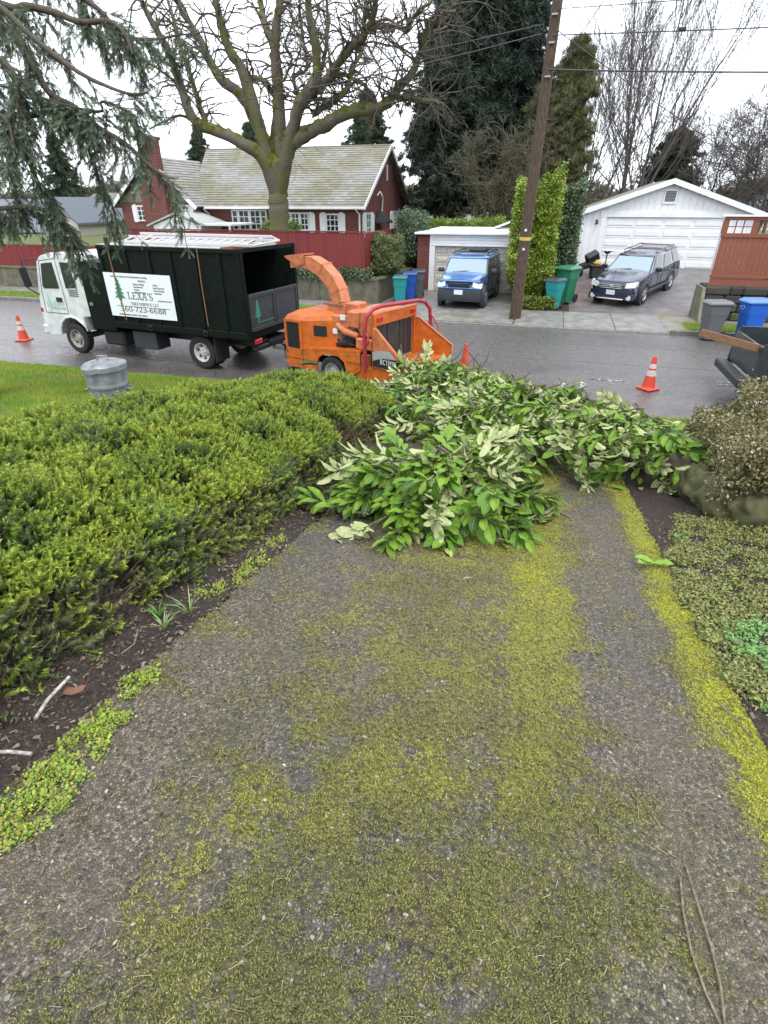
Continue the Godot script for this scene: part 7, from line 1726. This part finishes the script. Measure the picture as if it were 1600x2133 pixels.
	for a in [80.0, 115.0, 265.0]:
		var m := MeshInstance3D.new(); m.name = "leaf"; m.mesh = laurel_leaf(0.13, 0.07, 0.15, Color(0.2, 0.34, 0.05), Color(0.28, 0.38, 0.1)); m.material_override = M.laurel
		m.transform = Transform3D(Basis(Vector3.UP, deg_to_rad(a)) * Basis(V(1, 0, 0), deg_to_rad(-72)), V(0, 0.012, 0)); o.add_child(m, true)
	var sg := Geo.new(); sg.col = Color(0.3, 0.36, 0.14); sg.tube([V(-0.03, 0.01, 0), V(0.05, 0.02, -0.03), V(0.13, 0.03, -0.07)], 0.005, 5); part(o, "stem", sg, M.bark)

func hedge_top(x: float, q: float, n0: float, n1: float, peak: float, w: float, cx: float) -> float:
	var c := cx + 0.12 * nz.get_noise_1d(q * 40)
	var u := (x - c) / w
	var e := 1.0
	if q < n0 + 0.9: e = sqrt(max(0.0, 1.0 - pow((n0 + 0.9 - q) / 0.9, 2)))
	if q > n1 - 0.9: e = sqrt(max(0.0, 1.0 - pow((q - n1 + 0.9) / 0.9, 2)))
	return peak * e * pow(max(0.0, 1.0 - pow(abs(u) / max(0.001, e), 2.8)), 0.52) * (1.0 + 0.16 * nz.get_noise_2d(x * 45, q * 45) + 0.2 * nz2.get_noise_2d(x * 130, q * 130))
func juniper(label: String, n0: float, n1: float, peak: float, w: float, cx: float, count: int, meshes: Array) -> void:
	var o := thing("juniper_hedge", label, "hedge", V(cx, base_h(cx, (n0 + n1) / 2), -(n0 + n1) / 2))
	var inv := -o.position
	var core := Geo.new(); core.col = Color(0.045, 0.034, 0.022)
	var nx := 22; var nn := int((n1 - n0) / 0.12)
	var grid := []
	for j in nn + 1:
		var row := []
		for i in nx + 1:
			var x := cx - w * 0.94 + 1.88 * w * i / nx; var q: float = lerp(n0 + 0.06, n1 - 0.06, float(j) / nn)
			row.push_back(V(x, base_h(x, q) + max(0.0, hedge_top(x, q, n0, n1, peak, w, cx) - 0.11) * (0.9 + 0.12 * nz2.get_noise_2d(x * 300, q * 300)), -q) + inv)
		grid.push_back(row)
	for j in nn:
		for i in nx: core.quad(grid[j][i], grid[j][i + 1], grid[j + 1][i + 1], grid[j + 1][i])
	part(o, "blocking_core", core, M.soil)  # solid brown core added to block light, stands in for the inner branches
	var xf := [[], [], [], []]; var cc := [[], [], [], []]
	var done := 0
	while done < count:
		var q := n0 + (n1 - n0) * rng.randf(); var x := cx + rr(-w, w)
		if rng.randf() < 0.34: x = cx + w * (1.0 - pow(rng.randf(), 2.0) * 0.22)   # the steep side along the drive
		var H := hedge_top(x, q, n0, n1, peak, w, cx)
		if H < 0.04: continue
		var e := 0.03
		var gx := (hedge_top(x + e, q, n0, n1, peak, w, cx) - hedge_top(x - e, q, n0, n1, peak, w, cx)) / (2 * e)
		var gq := (hedge_top(x, q + e, n0, n1, peak, w, cx) - hedge_top(x, q - e, n0, n1, peak, w, cx)) / (2 * e)
		var nrm := V(-gx, 1, gq).normalized()
		var y := base_h(x, q) + H
		var side: float = abs(nrm.x)
		if side > 0.75: y = base_h(x, q) + H * pow(rng.randf(), 0.7)
		var rel := (y - base_h(x, q)) / peak
		done += 1
		if nz.get_noise_3d(x * 160, y * 160, q * 160) < -0.33 and rng.randf() < 0.92: continue    # holes into the bush
		if rel < 0.42 and x > cx and rng.randf() < 0.35 + 0.5 * ss(-0.1, 0.2, nz2.get_noise_3d(x * 90, y * 90, q * 90)): continue      # the lower side has lost most of its green
		var p := V(x, y, -q) + inv - nrm * pow(rng.randf(), 1.5) * 0.09
		var dir := (nrm + V(0, 0.35, 0) + V(rr(-0.7, 0.7), rr(-0.4, 0.5), rr(-0.7, 0.7))).normalized()
		var t := dir.cross(V(rr(-1, 1), rr(-1, 1), rr(-1, 1))).normalized()
		var k := rng.randi() % 3
		var v := nz2.get_noise_2d(x * 60, q * 60)
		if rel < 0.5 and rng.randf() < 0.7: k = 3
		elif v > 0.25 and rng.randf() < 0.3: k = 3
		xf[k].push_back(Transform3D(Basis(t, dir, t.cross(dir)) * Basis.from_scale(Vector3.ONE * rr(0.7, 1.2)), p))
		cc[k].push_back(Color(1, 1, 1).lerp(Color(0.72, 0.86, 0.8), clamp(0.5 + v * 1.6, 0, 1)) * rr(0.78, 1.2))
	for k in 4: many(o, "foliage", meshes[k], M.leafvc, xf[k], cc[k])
	var tw := Geo.new()
	for i in 2200:   # brown dead twigs showing low on the drive side
		var q := rr(n0 + 0.2, n1 - 0.2); var x := cx + w * rr(0.7, 1.0)
		var a := V(x - 0.15, base_h(x, q) + rr(0, 0.12), -q) + inv
		tw.col = Color(0.16, 0.1, 0.065).lerp(Color(0.3, 0.22, 0.13), rng.randf()) * rr(0.6, 1.2)
		var b := a + V(rr(0.02, 0.2), rr(0.02, 0.22), rr(-0.15, 0.15))
		tw.tube([a, a.lerp(b, 0.5) + V(rr(-0.04, 0.04), rr(-0.02, 0.05), rr(-0.04, 0.04)), b], [0.006, 0.004, 0.002], 3, false)
	part(o, "dead_twigs", tw, M.bark).set_meta("kind", "stuff")

func build_garden() -> void:
	var jm := []
	for k in 3: jm.push_back(spray_mesh(0.085, 42, 0.026, 0.0024, 0.02, Color(0.09, 0.14, 0.024), Color(0.345, 0.41, 0.05), 0.55))
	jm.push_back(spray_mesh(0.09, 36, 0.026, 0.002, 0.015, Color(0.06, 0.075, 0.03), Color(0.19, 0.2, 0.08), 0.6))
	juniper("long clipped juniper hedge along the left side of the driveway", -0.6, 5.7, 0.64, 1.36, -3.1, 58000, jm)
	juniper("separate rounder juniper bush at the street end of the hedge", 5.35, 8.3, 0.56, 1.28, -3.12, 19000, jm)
	build_laurel()
	# right hedge over mossy stones
	var lc := leaf_cluster(14, 0.05, 0.036, 0.02, [Color(0.14, 0.12, 0.05), Color(0.24, 0.19, 0.1), Color(0.11, 0.11, 0.04), Color(0.32, 0.26, 0.15), Color(0.13, 0.13, 0.06)])
	shrub("brownish_hedge", "brownish small leaved hedge on stones at the right edge", "hedge", V(3.0, 0.86, -5.45), V(2.1, 1.0, 2.7), 12000, lc, [Color(1, 1, 1), Color(0.85, 0.9, 0.8), Color(1.2, 1.1, 0.95)], M.leafvc, Color(0.08, 0.055, 0.04), 0.75)
	var hd := get_node("brownish_hedge")
	var core := Geo.new(); core.col = Color(0.05, 0.04, 0.03); core.loft([rrect(0.8, -0.95, 0.95, 0.0, 0.3), rrect(0.85, -1.0, 1.0, 0.45, 0.35), rrect(0.65, -0.8, 0.8, 0.66, 0.35)], true); part(hd, "blocking_core", core, M.soil)  # solid brown core filling the inside of this hedge, no separate branches
	var hx := []; var hc := []
	for i in 2600:   # trailing shoots that hang over the stones
		var x := rr(1.5, 2.9); var q := 4.75 - 0.35 * rng.randf() if i % 2 else rr(4.4, 6.6)
		if i % 2 == 0: x = 1.95 - 0.25 * rng.randf()
		var y := base_h(x, q) + 0.1 + 0.6 * sqrt(rng.randf())
		if nz.get_noise_3d(x * 200, y * 200, q * 200) < -0.12: continue
		hx.push_back(Transform3D(rand_basis(0.9) * Basis.from_scale(Vector3.ONE * rr(0.7, 1.2)), V(x, y, -q) - hd.position)); hc.push_back(Color(1, 1, 1) * rr(0.75, 1.25))
	many(hd, "trailing_shoots", lc, M.leafvc, hx, hc)
	var srng := 0
	for e in [[1.66, 5.05, 0.2], [1.72, 4.72, 0.22], [1.86, 4.52, 0.2], [2.1, 4.45, 0.22], [2.4, 4.42, 0.2], [1.64, 5.4, 0.2], [1.68, 5.8, 0.22], [1.72, 6.2, 0.2], [1.85, 4.75, 0.2]]:
		var names := ["mossy stone at the right hedge foot nearest the heap", "rounded mossy stone second along the right hedge foot", "brown stone at the corner below the right hedge", "flat faced stone right of the hedge corner", "stone at the picture edge under the right hedge", "mossy stone half hidden by the laurel heap", "low stone behind the laurel heap by the hedge", "farthest stone under the right hedge", "upper stone resting on the corner stones under the hedge"]
		var o := thing("garden_stone", names[srng], "stone", V(e[0], base_h(e[0], e[1]) - 0.04 + (0.16 if srng == 8 else 0.0), -e[1]), rr(0, 90), "stones below the right hedge")
		var g := Geo.new()
		var rows := []
		for j in 15:
			var ring := []
			for i in 26:
				var th := PI * j / 14.0; var ph := TAU * i / 26
				var d := V(sin(th) * cos(ph), -cos(th), sin(th) * sin(ph))
				ring.push_back(V(0, e[2] * 0.75, 0) + d * V(e[2] * 1.05, e[2] * 0.8, e[2]) * (1.0 + 0.4 * nz.get_noise_3d(d.x * 60 + srng * 30, d.y * 60, d.z * 60) + 0.3 * nz2.get_noise_3d(d.x * 110, d.y * 110 + srng * 9, d.z * 110) + 0.1 * nz2.get_noise_3d(d.x * 420, d.y * 420, d.z * 420)))
			rows.push_back(ring)
		g.col = Color(0.12, 0.095, 0.07).lerp(Color(0.1, 0.1, 0.04), rng.randf())
		g.loft(rows, false); part(o, "stone_body", g, M.stone); srng += 1
	var soil_leaf := leaf_cluster(12, 0.032, 0.024, 0.014, [Color(0.12, 0.17, 0.03), Color(0.17, 0.19, 0.045), Color(0.07, 0.1, 0.02), Color(0.11, 0.06, 0.035), Color(0.2, 0.17, 0.075)])
	var bright := leaf_cluster(10, 0.025, 0.02, 0.014, [Color(0.14, 0.3, 0.08), Color(0.2, 0.36, 0.09), Color(0.1, 0.22, 0.06)])
	var xf := []; var cc := []; var xb := []; var cb := []
	for i in 26000:
		var x := 1.03 + 2.2 * pow(rng.randf(), 1.3); var q := rr(0.9, 4.6)
		var ed := 1.03 + 0.1 * nz.get_noise_1d(q * 90) + (0.12 if q < 2.0 else 0.0) + 0.28 * ss(3.5, 4.5, q)
		if x < ed: continue
		var m := nz.get_noise_2d(x * 170, q * 170) + 0.5 * nz2.get_noise_2d(x * 600, q * 600)
		if m < -0.16: continue
		var p := V(x, base_h(x, q) + rr(0.0, 0.035), -q)
		var b: float = ss(0.35, 0.0, V(x - 1.36, 0, (q - 2.55) * 0.8).length()) + ss(0.25, 0.0, V(x - 1.7, 0, q - 3.05).length()) + ss(0.16, 0.0, V(x - 1.2, 0, q - 1.95).length()) + ss(0.2, 0.0, V(x - 1.3, 0, q - 4.05).length()) * 0.5
		if b > 0.22 + rr(0, 0.35):
			xb.push_back(Transform3D(rand_basis(0.6) * Basis.from_scale(Vector3.ONE * rr(0.7, 1.2)), p)); cb.push_back(Color(1, 1, 1) * rr(0.8, 1.2))
		else:
			xf.push_back(Transform3D(rand_basis(0.6) * Basis.from_scale(Vector3.ONE * rr(0.7, 1.2)), p)); cc.push_back(Color(1, 1, 1) * rr(0.7, 1.25))
	var gc := many(self, "ground_cover", soil_leaf, M.leafvc, xf, cc); tag(gc, "olive brown ground cover on the bank right of the drive", "ground cover")
	gc = many(self, "ground_cover", bright, M.leafvc, xb, cb); tag(gc, "bright green ground cover patches at the right edge", "ground cover")
	# weeds along the left drive edge: small round leaves, each patch a thing
	var weed := leaf_cluster(14, 0.016, 0.012, 0.011, [Color(0.2, 0.34, 0.04), Color(0.33, 0.42, 0.06), Color(0.28, 0.27, 0.06), Color(0.13, 0.24, 0.04)])
	var wl := ["bright green weed patch lowest on the left drive edge", "broad weed patch along the left drive edge near the white stick", "weed patch beside the reddish shard on the left edge", "small yellow green weed patch higher on the left edge", "leafy weed rosette in the soil left of the drive", "weed clump where the hedge soil meets the drive", "grassy weed patch below the laurel heap at left"]
	var wi := 0
	for e in [[-1.36, 0.7, 0.13, 0.12], [-1.38, 0.86, 0.13, 0.14], [-1.42, 1.06, 0.09, 0.14], [-1.45, 1.32, 0.07, 0.1], [-1.63, 2.12, 0.1, 0.1], [-1.56, 2.45, 0.1, 0.25], [-1.62, 2.85, 0.12, 0.25]]:
		xf = []; cc = []
		for i in 210:
			var a := rr(0, TAU); var r := pow(rng.randf(), 0.65) * (0.75 + 0.5 * nz.get_noise_2d(a * 60.0, wi * 50.0))
			var x: float = e[0] + cos(a) * r * e[2] * 1.1; var q: float = e[1] + sin(a) * r * e[3] * 1.2
			if nz2.get_noise_2d(x * 500, q * 500) < -0.08: continue
			xf.push_back(Transform3D(rand_basis(0.5) * Basis.from_scale(Vector3.ONE * rr(0.6, 1.1)), V(x, base_h(x, q) + 0.012 + rr(0, 0.014), -q))); cc.push_back(Color(1, 1, 1) * rr(0.75, 1.25))
		var w := many(self, "weed_patch", weed, M.leafvc, xf, cc); tag(w, wl[wi], "weeds", "weeds along the left edge"); wi += 1
	# lawn and verge grass
	var blade := Geo.new()
	for i in 7:
		var d := V(rr(-0.5, 0.5), 1, rr(-0.5, 0.5)).normalized(); var p := V(rr(-0.03, 0.03), 0, rr(-0.03, 0.03)); var s := V(rr(-1, 1), 0, rr(-1, 1)).normalized() * 0.004
		blade.col = Color(0.13, 0.27, 0.02).lerp(Color(0.26, 0.34, 0.06), rng.randf())
		blade.tri(p - s, p + s, p + d * rr(0.04, 0.075))
	var bm := blade.mesh()
	xf = []; cc = []
	for i in 62000:
		var q := 10.75 - 8.5 * pow(rng.randf(), 1.25); var x := rr(-16, -1.55)
		if x > -4.15 and q < 8.3 and x > -4.0 + 0.3 * nz.get_noise_1d(q * 40): continue
		if nz2.get_noise_2d(x * 18, q * 18) > 0.2 and rng.randf() < 0.7: continue
		xf.push_back(Transform3D(Basis(Vector3.UP, rr(0, TAU)) * Basis.from_scale(Vector3.ONE * rr(0.7, 1.4)), V(x, base_h(x, q), -q)))
		var m := nz.get_noise_2d(x * 40, q * 40)
		cc.push_back(Color(0.9, 1, 0.8).lerp(Color(1.4, 1.05, 1.2), clamp(0.4 + 1.4 * m, 0, 1)) * rr(0.8, 1.2))
	var lg := many(self, "lawn_grass", bm, M.leafvc, xf, cc); tag(lg, "short bright green lawn grass left of the hedge", "grass")
	xf = []; cc = []
	for i in 9000:
		var x := rr(1.0, 5.0); var q := rr(8.6, 10.75)
		xf.push_back(Transform3D(Basis(Vector3.UP, rr(0, TAU)) * Basis.from_scale(Vector3.ONE * rr(0.7, 1.4)), V(x, base_h(x, q), -q))); cc.push_back(Color(1.2, 1, 0.9) * rr(0.8, 1.2))
	lg = many(self, "verge_grass", bm, M.leafvc, xf, cc); tag(lg, "yellowish verge grass by the road at right", "grass")
	xf = []; cc = []
	for i in 12000:
		var x := rr(-34, -6.95) if i % 4 else rr(4.45, 10.0); var q := rr(19.4, 20.68)
		xf.push_back(Transform3D(Basis(Vector3.UP, rr(0, TAU)) * Basis.from_scale(Vector3.ONE * rr(0.9, 1.7)), V(x, 0.09, -q))); cc.push_back(Color(1, 1, 1) * rr(0.75, 1.2))
	lg = many(self, "verge_grass", bm, M.leafvc, xf, cc); tag(lg, "green grass strip along the far kerb", "grass")
	# moss tufts on the drive
	var mt := Geo.new()
	for i in 9:
		var a := rr(0, TAU); var d := V(cos(a) * 0.7, rr(0.5, 1.0), sin(a) * 0.7).normalized(); var s := d.cross(V(rr(-1, 1), 0.3, rr(-1, 1))).normalized() * 0.002
		var p := V(rr(-0.005, 0.005), 0, rr(-0.005, 0.005))
		mt.col = Color(1, 1, 1) * rr(0.7, 1.25); mt.tri(p - s, p + s, p + d * rr(0.003, 0.0075))
	xf = []; cc = []
	for i in 150000:
		var q := 0.1 + 6.0 * pow(rng.randf(), 1.5); var x := rr(-1.5, 1.06)
		var m := moss_at(x, q)
		if m < 0.3 + rr(0, 0.35): continue
		xf.push_back(Transform3D(Basis(Vector3.UP, rr(0, TAU)) * Basis.from_scale(Vector3.ONE * rr(0.7, 1.5)), V(x, drive_h(x, q) - 0.001, -q)))
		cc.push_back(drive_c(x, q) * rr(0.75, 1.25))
	var ms := many(self, "moss_tufts", mt.mesh(), M.leafvc, xf, cc); tag(ms, "yellow green moss growing over the driveway", "moss")
	# pebbles, needles and chips
	var pb := Geo.new()
	pb.lathe([P2(0, -0.5), P2(0.7, -0.35), P2(1.0, 0.0), P2(0.75, 0.35), P2(0, 0.5)], 7)
	xf = []; cc = []
	for i in 3000:
		var q := 0.1 + 6.5 * pow(rng.randf(), 1.5); var x := rr(-1.5, 1.05)
		var s := 0.0025 + 0.0045 * pow(rng.randf(), 3.0)
		xf.push_back(Transform3D(rand_basis(0.4) * Basis.from_scale(V(s * rr(0.8, 1.6), s * 0.5, s * rr(0.7, 1.1))), V(x, drive_h(x, q) + 0.0, -q)))
		var t := 0.12 + 0.24 * pow(rng.randf(), 2.0); cc.push_back(Color(t, t * rr(0.86, 1.0), t * rr(0.7, 1.0)))
	ms = many(self, "pebbles", pb.mesh(), mat(Color(1, 1, 1), 0.7, 0, {"vc": true}), xf, cc); tag(ms, "small pale pebbles scattered over the driveway", "pebbles")
	var nd := Geo.new(); nd.tube([V(-0.5, 0, 0), V(0, 0.02, 0.03), V(0.5, 0, 0)], 0.035, 3)
	xf = []; cc = []
	for i in 3400:
		var q := 0.1 + 6.0 * pow(rng.randf(), 1.5); var x := rr(-2.3, 1.1)
		var l := 0.012 + 0.03 * pow(rng.randf(), 2.5)
		var y := drive_h(x, q) if x > -1.5 else base_h(x, q) + 0.06
		xf.push_back(Transform3D(Basis(Vector3.UP, rr(0, TAU)) * Basis(V(0, 0, 1), rr(-0.15, 0.15)) * Basis.from_scale(V(l, 0.03, 0.03)), V(x, y + 0.004, -q)))
		var t := rr(0.15, 0.5); cc.push_back(Color(t, t * 0.82, t * 0.55))
	ms = many(self, "dry_needles", nd.mesh(), mat(Color(1, 1, 1), 0.8, 0, {"vc": true}), xf, cc); tag(ms, "dry tan needles and wood chips littering the driveway", "litter")
	# flakes of bark, dead leaf bits and crumbs of soil on the bed
	var fl := Geo.new(); fl.quad(V(-0.5, 0, -0.3), V(0.45, 0.12, -0.35), V(0.5, 0, 0.3), V(-0.4, 0.1, 0.35))
	xf = []; cc = []
	for i in 7000:
		var q := 0.2 + 7.5 * pow(rng.randf(), 1.4); var x := rr(-2.1, -1.47)
		if i % 3 == 0: x = 1.05 + 1.2 * rng.randf(); q = 0.9 + 3.6 * rng.randf()
		var l := 0.006 + 0.022 * pow(rng.randf(), 2.0)
		xf.push_back(Transform3D(rand_basis(0.5) * Basis.from_scale(V(l, l, l * rr(0.4, 1.0))), V(x, base_h(x, q) + (0.012 + 0.05 * ss(0.0, 0.35, -1.5 - x) if x < 0 else 0.01) + 0.012, -q)))
		var t := rr(0.04, 0.22); cc.push_back(Color(t, t * rr(0.6, 0.85), t * rr(0.4, 0.7)))
	ms = many(self, "soil_litter", fl.mesh(), mat(Color(1, 1, 1), 0.85, 0, {"vc": true}), xf, cc); tag(ms, "brown bark flakes and leaf crumbs on the soil beside the drive", "litter")
	# single twigs
	var tws := [["left of two long thin twigs at the lower right of the drive", [V(0.615, 0, -1.08), V(0.60, 0, -0.98), V(0.592, 0, -0.86), V(0.605, 0, -0.78), V(0.625, 0, -0.7)]], ["right of two long thin twigs at the lower right of the drive", [V(0.64, 0, -1.13), V(0.645, 0, -1.0), V(0.65, 0, -0.9), V(0.645, 0, -0.8), V(0.63, 0, -0.71)]], ["short dark twig on the wet right track below the heap", [V(0.36, 0, -4.35), V(0.44, 0, -4.25)]], ["thin pale twig on the yellow moss at the right edge", [V(0.95, 0, -2.0), V(1.03, 0, -1.8)]], ["brown curled twig on the soil left of the drive", [V(-1.66, 0, -1.6), V(-1.6, 0, -1.5), V(-1.6, 0, -1.42)]]]
	for e in tws:
		var g := Geo.new(); g.col = Color(0.3, 0.24, 0.16) if not "dark" in e[0] else Color(0.03, 0.025, 0.02)
		var o := thing("fallen_twig", e[0], "twig", e[1][0])
		var pts := []
		for p in e[1]:
			var y: float = drive_h(p.x, -p.z) if p.x > -1.5 else base_h(p.x, -p.z) + 0.06
			pts.push_back(V(p.x, y + 0.008, p.z) - e[1][0])
		g.tube(pts, 0.0035, 5); part(o, "twig", g, M.bark)
	for e in [["bleached white stick leaning out from under the hedge", [V(-1.6, 0.07, -0.98), V(-1.62, 0.09, -1.06), V(-1.63, 0.11, -1.18)]], ["bleached white stick at the left picture edge", [V(-1.64, 0.06, -0.8), V(-1.57, 0.06, -0.84), V(-1.5, 0.05, -0.86)]]]:
		var g := Geo.new(); g.col = Color(0.55, 0.52, 0.48)
		var o := thing("bleached_stick", e[0], "stick", V(e[1][0].x, base_h(e[1][0].x, -e[1][0].z) + 0.03, e[1][0].z))
		g.tube(e[1].map(func(p): return V(p.x, base_h(p.x, -p.z) + p.y, p.z) - o.position), 0.007, 6); part(o, "stick", g, M.bark)
	var o := thing("terracotta_shard", "small reddish shard on the soil by the white stick", "shard", V(-1.6, base_h(-1.6, 1.14) + 0.065, -1.16), 30)
	var g := Geo.new(); g.prism([P2(-0.045, -0.008), P2(-0.01, -0.02), P2(0.03, -0.012), P2(0.042, 0.012), P2(0.0, 0.009), P2(-0.03, 0.017)], 0, 0.008); g.T = Transform3D.IDENTITY; part(o, "shard", g, mat(lin(0.22, 0.1, 0.055), 0.85, 0, {"tex": M.t_grain, "scale": 6.0})).rotation_degrees.x = -70
	# grass tufts at the left edge
	var tl := ["spiky grass tuft at the soil edge left of the drive", "second spiky grass tuft just below it", "dark broad leaved tuft by the hedge foot"]
	var ti := 0
	for e in [[-1.55, 1.85, 0.14, Color(0.2, 0.27, 0.1)], [-1.58, 1.68, 0.12, Color(0.2, 0.28, 0.1)], [-1.68, 1.78, 0.1, Color(0.08, 0.2, 0.03)]]:
		o = thing("grass_tuft", tl[ti], "grass tuft", V(e[0], base_h(e[0], e[1]) + 0.04, -e[1]), 0, "tufts at the left edge"); ti += 1
		g = Geo.new()
		for i in 22:
			var a := rr(0, TAU); var d := V(cos(a) * rr(0.2, 1.0), 1, sin(a) * rr(0.2, 1.0)).normalized(); var l: float = e[2] * rr(0.5, 1.1)
			var s := V(-sin(a), 0, cos(a)) * 0.0035
			g.col = (e[3] as Color) * rr(0.7, 1.25)
			var mid := d * l * 0.6 + V(0, 0, 0); var tip := d * l + V(cos(a), -0.4, sin(a)) * l * 0.25
			g.quad(-s, s, mid + s * 0.8, mid - s * 0.8); g.tri(mid - s * 0.8, mid + s * 0.8, tip)
		part(o, "blades", g, M.leafvc)
